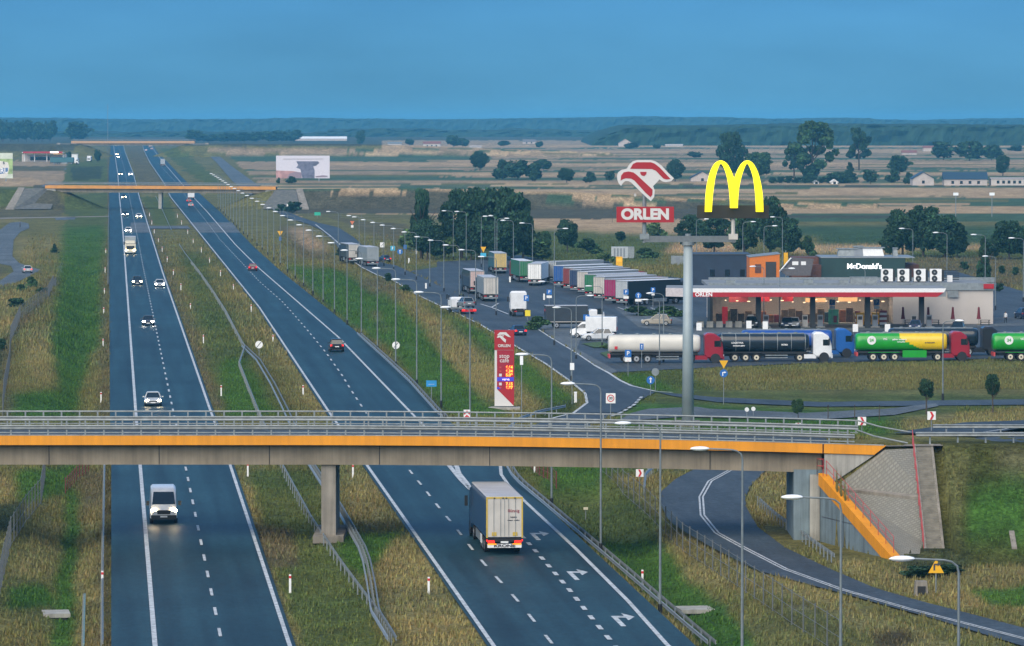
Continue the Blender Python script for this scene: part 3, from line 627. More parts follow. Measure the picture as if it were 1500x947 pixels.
b = MB(); b.loft([[wq(t, zt(t) - .85, .05), wq(t, zt(t) - .85, -.2), wq(t, zt(t), -.62), wq(t, zt(t), .05)] for t in (-.02, .5, 1.02)]); b.build('wing_coping', M_ORANGE, br)
# slope paving and staircase
mp = bpy.data.materials.new('block_paving'); mp.use_nodes = True; n_ = mp.node_tree; bs = n_.nodes['Principled BSDF']; bs.inputs['Roughness'].default_value = .9
tc = n_.nodes.new('ShaderNodeTexCoord'); bk = n_.nodes.new('ShaderNodeTexBrick'); bk.inputs['Color1'].default_value = (.235, .225, .19, 1); bk.inputs['Color2'].default_value = (.185, .18, .15, 1); bk.inputs['Mortar'].default_value = (.155, .15, .125, 1)
bk.inputs['Scale'].default_value = 1.0; bk.inputs['Brick Width'].default_value = .30; bk.inputs['Row Height'].default_value = .17; bk.inputs['Mortar Size'].default_value = .035
mpp = n_.nodes.new('ShaderNodeMapping'); mpp.inputs['Rotation'].default_value = (R(25), 0, R(12)); n_.links.new(tc.outputs['Object'], mpp.inputs['Vector']); n_.links.new(mpp.outputs['Vector'], bk.inputs['Vector']); n_.links.new(bk.outputs['Color'], bs.inputs['Base Color'])
b = MB(); b.add([PA, PB, PM1, PE, PC, PD_, QW0, QW1], [(0, 3, 2, 1), (3, 5, 4, 2), (6, 5, 3), (6, 7, 5)]); b.build('slope_paving', mp, br)
b = MB(); e1, e2 = Vector(PE), Vector(PM1); b.loft([[e1 + Vector((0, .25, .14)), e1 + Vector((0, -.45, .0)), e1 + Vector((0, -.4, -.2))], [e2 + Vector((0, .25, .14)), e2 + Vector((0, -.45, 0)), e2 + Vector((0, -.4, -.2))]]); b.build('paving_ledge', M_CONC, br)
S0, S1 = Vector(at(1352, 655, 341.5)), Vector(at(1369, 812, 328.3)); ST = 48
b = MB()
for k in range(ST):
    p = S0.lerp(S1, (k + .5) / ST); dy = (S1.y - S0.y) / ST; b.box((p.x, p.y, p.z), (1.05, abs(dy) + .01, .2 + .16))
st = b.build('staircase', mat('stair_concrete', (.20, .185, .15), .9, noise=.25, nscale=2), br)
for sx in (-.62, .62):
    b = MB(); b.loft([[(p.x + sx - .09, p.y, p.z - .3), (p.x + sx + .09, p.y, p.z - .3), (p.x + sx + .09, p.y, p.z + .22), (p.x + sx - .09, p.y, p.z + .22)] for p in (S0, S1)]); b.build('stringer', M_CONC, st)
def handrail(name, pts, par, m, hgt=1.1, every=1.6, r=.022):
    b = MB(); pts = [Vector(p) for p in pts]
    for h in (hgt, hgt * .55): b.tube([p + Vector((0, 0, h)) for p in pts], r, 5)
    h_ = b.build(name, m, par)
    for a, c in zip(pts[:-1], pts[1:]):
        n = max(1, int((c - a).length / every))
        for k in range(n + 1):
            q = a.lerp(c, k / n); bb = MB(); bb.tube([q - Vector((0, 0, .1)), q + Vector((0, 0, hgt + .03))], r * 1.1, 5); bb.build('rail_post', m, h_)
handrail('handrail', [S0 + Vector((-.75, 0, .1)), S1 + Vector((-.75, 0, .1))], br, M_REDRAIL)
handrail('handrail', [wq(.02, zt(.02), -.35), wq(.96, zt(.96), -.35)], br, M_REDRAIL)
handrail('handrail', [wq(.02, zt(.0), -.1), (W0.x - .2, W0.y + .6, 4.75), (W0.x + 1.1, W0.y + .6, 4.75)], br, M_REDRAIL, every=.8)
# railings of the bridge
for side, yb in ((0, BY0 + .18), (1, BY1 - .18)):
    x1 = 24.5 if side == 0 else 25.5; xr = span(-56, x1, 60)
    b = MB()
    ends = [(x, yb, zdk(x) + 1.1) for x in xr]
    if side == 1: ends += [(x1 + 1.6, yb, zdk(x1) + .65), (x1 + 4.5, yb, zdk(x1) + .12)]
    else: ends += [(x1 + 1.4, yb, zdk(x1) + .6), (x1 + 3.8, yb, zdk(x1) + .1)]
    b.tube(ends, .065, 6); b.loft([[(x, yb - .05 + dy, zdk(x) + z) for dy, z in ((0, .42), (-.07, .50), (0, .585), (-.07, .67), (0, .75), (.03, .585))] for x in xr])
    b.loft([[(x, yb - .03, zdk(x) + .17), (x, yb + .03, zdk(x) + .17), (x, yb + .03, zdk(x) + .25), (x, yb - .03, zdk(x) + .25)] for x in xr])
    gr = b.build('railing', M_GALV, br); pm = None
    n = int((x1 + 38.5) / 1.33)
    for k in range(n + 1):
        x = -38.5 + 1.33 * k
        if pm is None:
            bb = MB(); bb.box((0, 0, .57), (.11, .09, 1.12)); bb.box((0, 0, .03), (.26, .2, .05)); p_ = bb.build('railing_post', M_GALVD, gr); pm = p_
        else: p_ = pm.copy(); COL.objects.link(p_)
        p_.parent = gr; p_.location = (x, yb, zdk(x))
# approach road on the embankment
b = MB(); xa = span(26.6, 90, 14); za = lambda x: 6.85 + (zdk(26.6) - 6.97) * max(0, 1 - (x - 26.6) / 12)
b.loft([[(x, 343.0, za(x) + .12), (x, 350.5, za(x) + .12)] for x in xa], cap=False, closed=False); tag(b.build('bridge_approach_road', M_ASPH2), kind='structure')
b = MB(); b.loft([[(x, 341.1, za(x) + .06), (x, 343.0, za(x) + .10)] for x in xa], cap=False, closed=False); b.loft([[(x, 350.5, za(x) + .1), (x, 352.2, za(x) + .06)] for x in xa], cap=False, closed=False); tag(b.build('road_verge', M_CONC), kind='structure')
b = MB(); cpt = [(31, 349.5, 7.0), (34.5, 356, 7.02), (37.5, 362.5, 6.95), (44, 374, 6.42), (56, 386.5, 5.3)]
b.loft([[(x - 3.0, y + 1.2, z + .12), (x + 3.0, y - 1.2, z + .12)] for x, y, z in cpt], cap=False, closed=False); tag(b.build('side_road', M_ASPH2), kind='structure')
b = MB(); b.loft([[(x + 2.3, y - .92, z + .14), (x + 2.5, y - 1.0, z + .14)] for x, y, z in cpt], cap=False, closed=False); tag(b.build('road_marking', M_LINE), kind='structure')
# ------------------------------------------------------------------ guard rails
WPROF = [(.0, .42), (-.07, .48), (-.01, .57), (-.07, .66), (.0, .72), (.03, .57)]
def guardrail(path, label, group=None, spacing=4.0, posts=True, m=None, double=False, hs=1.0):
    P = [Vector(p) for p in path]; acc = [0.0]
    for a, c in zip(P[:-1], P[1:]): acc.append(acc[-1] + (c - a).length)
    def pos(s):
        k = min(max(int(np.searchsorted(acc, s)) - 1, 0), len(P) - 2); t = (s - acc[k]) / max(acc[k + 1] - acc[k], 1e-6)
        return P[k].lerp(P[k + 1], t), (P[k + 1] - P[k]).normalized()
    t = thing('guard_rail', label, 'guard rail', P[0], 0, group); b = MB(); rows = []; rows2 = []
    for s in np.arange(0, acc[-1] + .1, 2.0):
        p, d = pos(s); n = Vector((-d.y, d.x, 0)).normalized(); q = p - P[0]
        rows.append([q + n * o + Vector((0, 0, z * hs)) for o, z in WPROF]); rows2.append([q + n * (.45 - o) + Vector((0, 0, z * hs)) for o, z in WPROF])
    b.loft(rows)
    if double: b.loft(rows2)
    b.build('rail', m or M_GALV, t)
    if posts:
        pm = None
        for k, s in enumerate(np.arange(1, acc[-1], spacing)):
            if k > 95: break
            p, d = pos(s); q = p - P[0]
            if pm is None:
                bb = MB(); bb.box((0, 0, .3), (.12, .08, .9)); pm = bb.build('post', M_GALVD, t); o = pm
            else: o = pm.copy(); COL.objects.link(o); o.parent = t
            n = Vector((-d.y, d.x, 0)); o.location = q + n * (.2 if double else .07); o.rotation_euler = (0, 0, math.atan2(d.y, d.x))
    return t
px = lambda pts, f=GL: [f(u, v) for u, v in pts]
guardrail(px([(555, 911), (500, 836), (455, 768), (410, 684), (379, 611), (367, 581), (350.5, 538), (359, 513)]), 'thin guard rail curving through the median grass, left branch of the fork', spacing=4)
guardrail(px([(580, 950), (568, 930), (555, 909), (549, 870), (542, 834), (535, 814), (500, 752), (455, 682), (420, 605), (402, 569), (381, 534), (359, 513)]), 'wide double guard rail in the median, right branch between the two forks', spacing=2.0, double=True)
guardrail(px([(359, 513), (355, 508), (330, 459.5), (309, 426.5), (292, 402), (271, 375), (262, 361)]), 'single guard rail along the median beyond the fork, ending near the paved crossover', spacing=4)
guardrail(px([(251, 340), (243, 322), (236, 306), (228, 290)], G), 'faint guard rail in the median under the second bridge', posts=False)
guardrail(px([(1048, 955), (1018, 930), (920, 845), (806, 748), (769, 717), (757, 704), (747, 686), (742, 672)]), 'long guard rail beside the right hand carriageway, passing under the near bridge', spacing=4, double=True)
guardrail(px([(655, 618), (646, 611), (605, 565), (569, 531), (528, 494)]), 'guard rail on the right verge just beyond the near bridge', spacing=4, double=True)
guardrail(px([(150, 955), (150, 860), (153, 690), (154, 650)]), 'guard rail along the left edge of the oncoming carriageway', spacing=4)
guardrail(px([(122, 960), (123, 915), (124, 885)]), 'short greenish guard rail at the bottom of the left verge', spacing=2, m=mat('green_steel', (.25, .38, .34), .5, .2))
guardrail(px([(1222, 826), (1170, 789), (1135, 763), (1110, 740)]), 'guard rail inside the ramp bend in front of the blue grey abutment wall', spacing=2)
guardrail(px([(944, 729), (945, 705), (958, 692), (980, 684)]), 'short curved guard rail on the outside of the ramp bend', spacing=2)
guardrail(px([(740, 640), (760, 622), (790, 611), (830, 603)]), 'guard rail along the grass beside the slip road junction', spacing=4)
guardrail([(29, 342.2, 6.98), (45, 342.2, 6.97), (80, 342.2, 6.95)], 'near guard rail of the approach road right of the near bridge', spacing=2, double=True)
guardrail([(31, 351.4, 6.98), (45, 351.4, 6.97), (80, 351.4, 6.95)], 'far guard rail of the approach road right of the near bridge', spacing=2)
for k, (path, lab) in enumerate([([(158, 420), (158.5, 340), (159.5, 300)], 'distant guard rail at the left edge of the oncoming carriageway')]): guardrail(px(path), lab, spacing=8, posts=False)
# ------------------------------------------------------------------ distant bridges
def far_bridge(x0, x1, y, zt_, pierx, label, mpar, slope=0.0, gh=1.5, ph=.75, n_side=True):
    zg = float(prof(y)); t = thing('road_bridge', label, 'bridge', (0, y, 0)); zz = lambda x: zt_ + slope * (x - x0)
    def bx_(name, xa, xb, ya, yb, za_, zb_, m, par=t):
        b = MB(); b.loft([[(x, ya, zz(x) + za_), (x, yb, zz(x) + za_), (x, yb, zz(x) + zb_), (x, ya, zz(x) + zb_)] for x in span(xa, xb, 12)]); return b.build(name, m, par)
    bx_('deck', x0, x1, .4, 9.6, -.7, -.1, M_ASPH2); bx_('parapet', x0, x1, 0, .35, -ph, 0, mpar); bx_('parapet', x0, x1, 9.65, 10, -ph, 0, mpar)
    gx0, gx1 = x0 + 3.6, x1 - 3.6
    bx_('girder', gx0, gx1, 1.0, 9.0, -gh - ph, -.72, M_GIRD)
    for q, ya in enumerate((.2, 9.8)):
        b = MB(); b.tube([(x, ya, zz(x) + 1.1) for x in span(x0, x1, 12)], .06, 4); b.tube([(x, ya, zz(x) + .6) for x in span(x0, x1, 12)], .1, 4); rl = b.build('railing', M_GALVD, t)
    if pierx is not None:
        b = MB(); b.box((pierx, 5, (zg - 1 + zz(pierx) - gh - ph) / 2), (1.1, 7, zz(pierx) - gh - ph - zg + 1)); b.build('pier', M_CONC2, t)
    for s, xe, gx in ((-1, x0, gx0), (1, x1, gx1)):
        zb = zz(xe) - ph
        b = MB(); b.prism([(gx, zb), (xe, zb), (gx, zb - 3.0)], .3, .7); b.build('cheek_wall', M_CONC2, t)
        b = MB(); b.box((gx - s * .2, 5, (zg + zb - gh) / 2 - .2), (1.0, 8.4, zb - gh - zg + .5)); b.build('abutment', M_CONC2, t)
        xo = xe + s * 7
        b = MB(); b.add([(gx, .25, zb - 3.0), (xe, .25, zb), (xo, .25, zb), (xo + s * 2, -19, zg + .25), (gx, -17, zg + .25)], [(0, 1, 2, 3, 4) if s > 0 else (4, 3, 2, 1, 0)])
        b.build('slope_paving', mat('far_paving', (.115, .115, .10), .9, noise=.25, nscale=.8), t)
        b = MB(); b.add([(xo, .2, zb + .35), (xo + s * 2.2, .2, zb + .35), (xo + s * 5, -15, zg + .35), (xo + s * 2, -15, zg + .35), (xo, .2, zb - 1), (xo + s * 2.2, .2, zb - 1), (xo + s * 5, -15, zg - .5), (xo + s * 2, -15, zg - .5)], [(0, 3, 2, 1) if s > 0 else (0, 1, 2, 3), (0, 4, 7, 3), (1, 2, 6, 5), (3, 7, 6, 2)]); b.build('staircase', M_CONC, t)
    return t
a2, c2 = at(66, 275, 1640), at(404, 276.5, 1640)
far_bridge(a2[0], c2[0], 1640, 8.0, at(234, 300, 1640)[0], 'orange edged bridge in the middle distance, second bridge over the highway', M_ORANGE2, slope=-.006, gh=1.3, ph=1.0)
a3, c3 = at(104, 207, 3185), at(285, 207, 3185)
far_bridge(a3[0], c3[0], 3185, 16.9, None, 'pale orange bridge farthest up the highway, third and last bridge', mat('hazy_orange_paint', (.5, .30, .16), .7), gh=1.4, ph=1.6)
# ------------------------------------------------------------------ street lamps
def make_lamp(h, arm, label, group, s=1.0):
    t = thing('street_lamp', label, 'street lamp', (0, 0, 0), 0, group)
    b = MB(); b.tube([(0, 0, -.6), (0, 0, h * .5), (0, 0, h - .5)], .09 * s, 8, .055 * s); b.build('pole', M_POLE, t)
    b = MB(); b.cyl((0, 0, .3), .14 * s, .9, seg=8); b.build('pole_base', M_BLACK, t)
    if arm:
        r = .9; b = MB(); b.tube([(0, 0, h - .5), (-.07, 0, h - .2), (-.3, 0, h - .02), (-.6, 0, h + .05), (-arm + .3, 0, h + .12)], .05 * s, 6); b.build('arm', M_POLE, t)
        b = MB(); b.ell((-arm - .1, 0, h + .12), .55 * s, .22 * s, .13 * s); smooth_by_angle(b.build('lamp_head', M_LAMPW, t))
    else:
        b = MB(); b.ell((0, 0, h - .3), .35 * s, .25 * s, .16 * s); b.build('lamp_head', M_LAMPW, t)
    return t
GRP = 'street lamps along the right hand carriageway'
lp = make_lamp(12, 2.25, 'x', GRP)
Ds = [196, 228, 262, 299.5, 339.5, 377] + [379 + 40.5 * k for k in range(1, 32)]
near_lab = {0: 'tall street lamp with its head before the triangular warning sign, bottom right', 1: 'tall street lamp with its head against the blue grey wing wall', 2: 'tall street lamp whose head overlaps the girder at the ramp bend', 3: 'tall street lamp on the verge with its base above the concrete slab', 4: 'tall street lamp on the verge with its base beside the entry arrow lane', 5: 'street lamp on the verge just before the near bridge, beside the red mesh fence'}
pxs = {196: 1403, 228: 1231, 262: 1087, 299.5: 967, 339.5: 880, 377: 808}
for k, D in enumerate(Ds):
    if k == 6: continue      # hidden behind the price pylon and the bridge
    v = HZ + 210000 / D; u = pxs.get(D, 168 + 1.14 * (v - 178))
    if v < 420: u = max(u, float(edge(RA, v)) + 4 * (v - HZ) / 200)
    p = G(u, v); p[2] = LZ(p[0], p[1])
    lab = near_lab.get(k) or f'street lamp on the right verge, {ordw(k - 7)} past the near bridge'
    if k == 0: o = lp; o.location = p; o.rotation_euler = (0, 0, R(4.8)); o['label'] = lab
    else: copy_tree(lp, p, R(4.8), lab)
GS = 'street lamps along the service road'
ls = make_lamp(9, 2.2, 'x', GS)
hd = [(481, 310), (511, 316), (519, 318), (532, 322), (546, 326), (560, 330), (576, 335), (592, 340), (611, 347), (631, 352), (653, 359), (676, 366), (705, 376)]
for k, (u, v) in enumerate(hd):
    vb = (v - 178 * .305) / .695; y = G(u, vb)[1]; p = G(u + 2.3 * ppm(y), vb)
    lab = f'low street lamp beside the service road, {ordw(len(hd) - 1 - k)} from the parked trailers'
    if k == 0: ls.location = p; ls['label'] = lab
    else: copy_tree(ls, p, 0, lab)
GM = 'tall lamps of the parking area'
lm = make_lamp(10.5, 1.9, 'x', GM); lm.rotation_euler = (0, 0, 0)
mop = [(664, 310, -1, 'before the left edge of the dark clump of trees'), (683, 311, -1, 'before the dark clump of trees, second from its left edge'), (705, 317, 1, 'behind the lone yellow backed trailer'), (725, 318, -1, 'before the middle of the dark clump of trees'), (728, 321, 1, 'just right of the yellow backed trailer'), (752, 324, -1, 'before the right side of the dark clump of trees'), (780, 328, -1, 'standing behind the white box trailer by the tree clump'),
       (812, 336, 1, 'among the bushes behind the grey trailer'), (1020, 322, 1, 'just left of the golden arches board, behind the mast'), (1088, 326, 1, 'below the right leg of the golden arches'), (1119, 332, 1, 'behind the orange building'), (1146, 319, -1, 'right of the orange building, behind the slanted grey roof'), (1337, 336, -1, 'left of two before the tree clump behind the roof units'), (1387, 342, -1, 'right of two before the tree clump behind the roof units'), (1443, 345, -1, 'right of the station by the edge of the trees'), (1499, 350, -1, 'at the right edge of the picture before the trees'),
       (844, 434, 1, 'beside the black box truck'), (882, 420, -1, 'just left of the fuel canopy, above the beige car'), (966, 440, -1, 'beside the beige car below the canopy corner')]
for k, (u, v, s_, lab) in enumerate(mop):
    hgt = 10.5 if k < 16 else 8.0
    vb = (v - 178 * hgt / 30) / (1 - hgt / 30); p = G(u, vb); lab = 'tall lamp ' + lab
    if k == 0: lm.location = p; lm['label'] = lab; o = lm
    else: o = copy_tree(lm, p, 0, lab)
    o.rotation_euler = (0, 0, 0 if s_ < 0 else R(180) * (1 if k % 2 else .93))
    if hgt < 10: o.scale = (.9, .9, .76)
GB = 'lamps round the fuel station'
lb = make_lamp(8.5, 1.7, 'x', GB)
for k, (u, vb, s_, lab) in enumerate([(972, 531, -1, 'standing in front of the white tanker'), (1119, 476, -1, 'in front of the glazed shop, left of its P signs'), (1142, 480, 1, 'in front of the middle of the glazed shop'), (1267, 479, -1, 'in front of the shop between its two P signs'), (1381, 587, 1, 'alone on the grass in front of the red tanker cab'), (837, 560, -1, 'with a white box, beside the service road bend'), (1458, 455, -1, 'at the right end of the station building'), (812, 507, -1, 'on the kerb island in front of the white van')]):
    p = G(u, vb); lab = 'thin lamp post ' + lab
    if k == 0: lb.location = p; lb['label'] = lab; o = lb
    else: o = copy_tree(lb, p, 0, lab)
    o.rotation_euler = (0, 0, R(20) if s_ < 0 else R(160))
# ------------------------------------------------------------------ delineator posts
dl = thing('delineator_post', 'x', 'delineator', (0, 0, 0), 0, 'white delineator posts along the highway')
b = MB(); b.box((0, 0, .4), (.14, .08, 1.0)); b.build('post', M_WHITE, dl)
b = MB(); b.box((0, 0, .98), (.15, .09, .16)); b.build('red_band', M_RED, dl); b = MB(); b.box((0, 0, 1.1), (.14, .08, .1)); b.build('cap', M_WHITE, dl)
dls = [('left verge', [(150, 862), (153, 692), (148, 590), (151, 509), (152, 461), (153, 432), (154, 400), (155, 372)]),
       ('left side of the median', [(425, 868), (363, 698), (324, 580), (298, 503), (279, 455), (265, 425), (254, 404), (245, 384), (237.5, 369), (232, 356), (226, 342), (222.4, 329), (219, 317)]),
       ('right side of the median', [(628, 872), (517, 700), (444, 580), (400, 503), (368, 457), (342, 426), (323, 405), (307, 386), (295, 370), (283, 357), (275, 343), (266, 329), (260, 319)]),
       ('right verge by the guard rail', [(941, 860), (783, 692)])]
first = True
for nm, L in dls:
    for k, (u, v) in enumerate(L):
        lab = f'white red-banded post on the {nm}, {ordw(k)} going up the road'
        p = GL(u, v)
        if first: dl.location = p; dl['label'] = lab; first = False
        else: copy_tree(dl, p, 0, lab)
# ------------------------------------------------------------------ signs
def sign(u, vb, plates, label, z0=None, pole_r=.045, cat='road sign', rz=0.0, pos=None, nm='road_sign'):
    """plates: (shape, pixel v of centre, w, h, colour[, (symbol text or kind, colour)])"""
    p = pos if pos is not None else GL(u, vb); s = ppm(p[1]); t = thing(nm, label, cat, p, rz)
    top = max((vb - q[1]) / s + q[3] / 2 for q in plates); b = MB(); b.tube([(0, 0, -.3), (0, 0, top - .1)], pole_r, 6); b.build('post', M_GALV, t)
    for q in plates:
        sh, v, w_, h_, m = q[:5]; z = (vb - v) / s; b = MB(); y = -.09
        if sh == 'rect': b.box((0, y, z), (w_, .04, h_))
        elif sh == 'circ': b.cyl((0, y, z), w_ / 2, .04, 'y', 24)
        elif sh == 'tri': b.prism([(-w_ / 2, z - h_ / 2), (w_ / 2, z - h_ / 2), (0, z + h_ / 2)], y - .02, y + .02)
        elif sh == 'itri': b.prism([(-w_ / 2, z + h_ / 2), (w_ / 2, z + h_ / 2), (0, z - h_ / 2)], y - .02, y + .02)
        pl = b.build('plate', m, t)
        for sy in q[5:]:
            kind, c = sy[0], sy[1]; yy = y - .035
            if kind == 'bar':
                bb = MB(); bb.loft([[(w_ * .30 * a - w_ * .05, yy, z + w_ * .36 * a), (w_ * .30 * a + w_ * .05, yy, z + w_ * .36 * a), (w_ * .30 * a + w_ * .05, yy + .02, z + w_ * .36 * a), (w_ * .30 * a - w_ * .05, yy + .02, z + w_ * .36 * a)] for a in (-1, 1)]); bb.build('diagonal_bar', c, pl)
            elif kind == 'up':
                bb = MB(); bb.box((0, yy, z - h_ * .08), (w_ * .12, .02, h_ * .5)); bb.prism([(-w_ * .2, z + h_ * .1), (w_ * .2, z + h_ * .1), (0, z + h_ * .36)], yy - .01, yy + .01); bb.build('arrow', c, pl)
            elif kind == 'turn':
                bb = MB(); bb.box((-w_ * .12, yy, z - h_ * .1), (w_ * .11, .02, h_ * .42)); bb.box((w_ * .0, yy - .003, z + h_ * .12), (w_ * .3, .02, h_ * .11)); bb.prism([(w_ * .08, z + h_ * .0), (w_ * .08, z + h_ * .26), (w_ * .33, z + h_ * .13)], yy - .012, yy + .008); bb.build('arrow', c, pl)
            elif kind == 'chev':
                bb = MB(); d = sy[2]; n = sy[3] if len(sy) > 3 else 1
                for k in range(n):
                    o_ = (k - (n - 1) / 2) * w_ * .5 + d * w_ * .02
                    bb.prism([(o_ - d * w_ * .24, z + h_ * .47), (o_ + d * w_ * .02, z + h_ * .47), (o_ + d * w_ * .26, z), (o_ + d * w_ * .02, z - h_ * .47), (o_ - d * w_ * .24, z - h_ * .47), (o_, z)], yy - .01, yy + .01)
                bb.build('chevron', c, pl)
            elif kind == 'upchev':
                bb = MB()
                for o_ in (-.3, .1): bb.prism([(-w_ * .45, z + h_ * (o_ - .1)), (0, z + h_ * (o_ + .15)), (w_ * .45, z + h_ * (o_ - .1)), (w_ * .45, z + h_ * (o_ + .08)), (0, z + h_ * (o_ + .33)), (-w_ * .45, z + h_ * (o_ + .08))], yy - .01, yy + .01)
                bb.build('chevron', c, pl)
            elif kind == 'ring':
                bb = MB(); n = 28; ro, ri = w_ * .38, w_ * .29; zc = z
                vs = [(rr * math.cos(2 * math.pi * i / n), yy, zc + rr * math.sin(2 * math.pi * i / n)) for rr in (ro, ri) for i in range(n)]
                bb.add(vs, [(i, (i + 1) % n, n + (i + 1) % n, n + i) for i in range(n)]); bb.build('ring', c, pl)
            elif kind == 'rim':
                bb = MB(); k = .72; oz = -h_ * .04 if sh == 'itri' else h_ * .0
                zo = z + (h_ * .08 if sh == 'itri' else -h_ * .06); pts = [(-w_ / 2 * k, zo + h_ / 2 * k), (w_ / 2 * k, zo + h_ / 2 * k), (0, zo - h_ / 2 * k)] if sh == 'itri' else [(-w_ / 2 * k, zo - h_ / 2 * k), (w_ / 2 * k, zo - h_ / 2 * k), (0, zo + h_ / 2 * k)]
                bb.prism(pts, yy - .0, yy + .02); bb.build('face', c, pl)
            else: text_mesh(kind, sy[2] if len(sy) > 2 else h_ * .8, 'lettering', c, pl, (0, yy, z), bold=.01 * h_, sx=1.0)
    return t
sign(379.5, 527, [('circ', 505, .95, .95, M_WHITE, ('bar', M_TEXTD))], 'round white sign with a black diagonal bar beside the median guard rail')
sign(580, 528, [('circ', 506, .95, .95, M_WHITE, ('bar', M_TEXTD))], 'round white sign with a black diagonal bar on the right verge')
sign(632, 592, [('rect', 562, 1.1, .65, mat('sign_light_blue', (.02, .25, .55), .4), ('______', M_TEXTW, .2))], 'small blue rectangular sign on the verge beside a lamp pole')
sign(410.5, 366, [('itri', 342.5, 1.3, 1.15, M_YEL), ('rect', 350, .5, .9, M_BLUE)], 'yellow triangle over a small blue plate among the verge lamps')
sign(1060, 592, [('itri', 534, .95, .85, M_YEL), ('circ', 547, .85, .85, M_BLUE, ('turn', M_TEXTW))], 'yellow triangle above a round blue turn arrow sign on the grass')
sign(953, 580, [('circ', 557, .9, .9, M_BLUE, ('up', M_TEXTW))], 'round blue sign with a white upward arrow beside the bend')
sign(960, 573, [('circ', 545, .85, .85, M_GALVD)], 'grey back of a round sign beside the blue arrow sign')
sign(894.5, 620, [('rect', 583.5, .95, 1.0, M_WHITE, ('ring', M_RED), ('30', M_TEXTD, .38))], 'square white zone sign with a red ringed number beside the junction')
sign(920, 552, [('rect', 518, .75, .85, M_BLUE, ('P', M_TEXTW)), ('rect', 527, .72, .5, M_WHITE, ('_', M_RED, .4))], 'blue P sign over a white plate in front of the white tanker')
sign(940, 540, [('rect', 508, .45, .75, M_BLUE, ('up', M_TEXTW))], 'narrow blue sign with a white arrow in front of the white tanker')
sign(935, 464, [('circ', 433, .95, .95, M_BLUE, ('up', M_TEXTW)), ('rect', 440, 1.0, .4, M_WHITE)], 'round blue sign over a white plate in front of the dark trailer')
sign(917, 462, [('rect', 428, .8, .8, M_BLUE, ('P', M_TEXTW)), ('rect', 436, .8, .4, M_WHITE)], 'blue P sign in front of the light grey trailer doors')
sign(956.5, 456, [('rect', 425, .7, .8, M_BLUE, ('P', M_TEXTW)), ('rect', 431, .5, .4, M_WHITE)], 'blue P sign against the dark side of the nearest trailer')
sign(771, 466, [('rect', 437, .8, .9, M_BLUE, ('P', M_TEXTW))], 'blue P sign in front of the white tractor cab')
sign(773, 470, [('rect', 459, .8, .9, mat('sign_yellow_plate', (.75, .6, .02), .5))], 'small yellow plate behind the white tractor')
sign(804.5, 452, [('rect', 428, .85, .8, M_BLUE, ('P', M_TEXTW)), ('rect', 435, .85, .4, M_WHITE)], 'blue P sign over a white plate in the truck park')
sign(1219, 478, [('rect', 443, .85, .85, M_BLUE, ('P', M_TEXTW)), ('rect', 450.5, .8, .5, M_WHITE)], 'blue P sign before the shop windows, left one of two')
sign(1284, 478, [('rect', 443, .85, .85, M_BLUE, ('P', M_TEXTW)), ('rect', 450.5, .8, .5, M_WHITE)], 'blue P sign before the shop windows, right one of two')
sign(859, 486, [('rect', 465, .9, .8, M_BLUE, ('up', M_TEXTW))], 'small blue sign between the black box truck and the white van')
sign(708, 404, [('itri', 366, 1.1, 1.1, M_YEL), ('rect', 374, 1.1, .8, mat('sign_cyan', (.05, .4, .6), .4))], 'yellow disc over a pale blue plate beside the yellow backed trailer')
sign(575.5, 382, [('rect', 364, 1.0, 1.0, mat('sign_cyan', (.05, .4, .6), .4), ('P', M_TEXTW))], 'pale blue sign right of the two service road trucks')
sign(586, 385, [('circ', 369, 1.2, 1.2, M_BLUE, ('up', M_TEXTW))], 'round blue sign beyond the dark car on the service road')
sign(593.5, 380, [('rect', 362, .7, .9, M_BLUE)], 'narrow dark blue sign beyond the round blue sign on the service road')
sign(560, 375, [('rect', 359, 1.0, 1.1, M_WHITE, ('bar', M_TEXTD))], 'white square sign with a diagonal line behind the grey trailer')
sign(516, 336, [('itri', 327, 1.2, 1.1, mat('sign_orange_red', (.6, .16, .05), .5)), ('rect', 332, .7, .7, M_WHITE)], 'small orange and white sign by the far service road')
sign(465, 320, [('rect', 313.5, 1.9, 1.0, mat('sign_green', (.02, .38, .24), .5))], 'green rectangular sign beside the far service road')
sign(422, 311, [('rect', 302, .8, 1.6, M_WHITE, ('_', M_RED, .8))], 'red and white marker by the abutment of the second bridge')
sign(1371, 868, [('tri', 829, 1.0, .9, M_YEL, ('turn', M_TEXTD))], 'yellow triangular bend warning sign beside the ramp road')
sign(937, 716, [('rect', 693, .62, .62, M_WHITE, ('chev', M_RED, 1))], 'red and white chevron board on the outside of the ramp bend')
pz = lambda u, y: (at(u, 600, y)[0], y, LZ(at(u, 600, y)[0], y))
def sgn_z(u, y, v, *a):
    p = pz(u, y); vb = project(*p)[1]; return sign(u, vb, [(a[0], v) + a[1]], a[2], pos=p)
sgn_z(1262.5, 352.6, 617, 'rect', (.62, .62, M_WHITE, ('chev', M_RED, 1)), 'red and white chevron board behind the end of the bridge railing')
sgn_z(1364.5, 352.9, 609, 'rect', (.62, .62, M_WHITE, ('chev', M_RED, 1)), 'red and white chevron board on the grass right of the stairs')
sgn_z(1170, 352.0, 623, 'rect', (.5, .4, M_WHITE, ('chev', M_RED, 1)), 'low chevron board half hidden behind the bridge railing')
sign(684, 640, [('rect', 608, .62, 1.0, M_WHITE, ('upchev', M_RED))], 'red and white marker board at the gore left of the price pylon')
sign(764, 642, [('rect', 527, .3, .95, M_LAMPW)], 'slim pole with a white box right of the price pylon', cat='pole', nm='traffic_pole')
sign(838, 592, [('rect', 537, .45, .75, M_LAMPW)], 'slim pole with a white box at the service road bend', cat='pole', nm='traffic_pole')
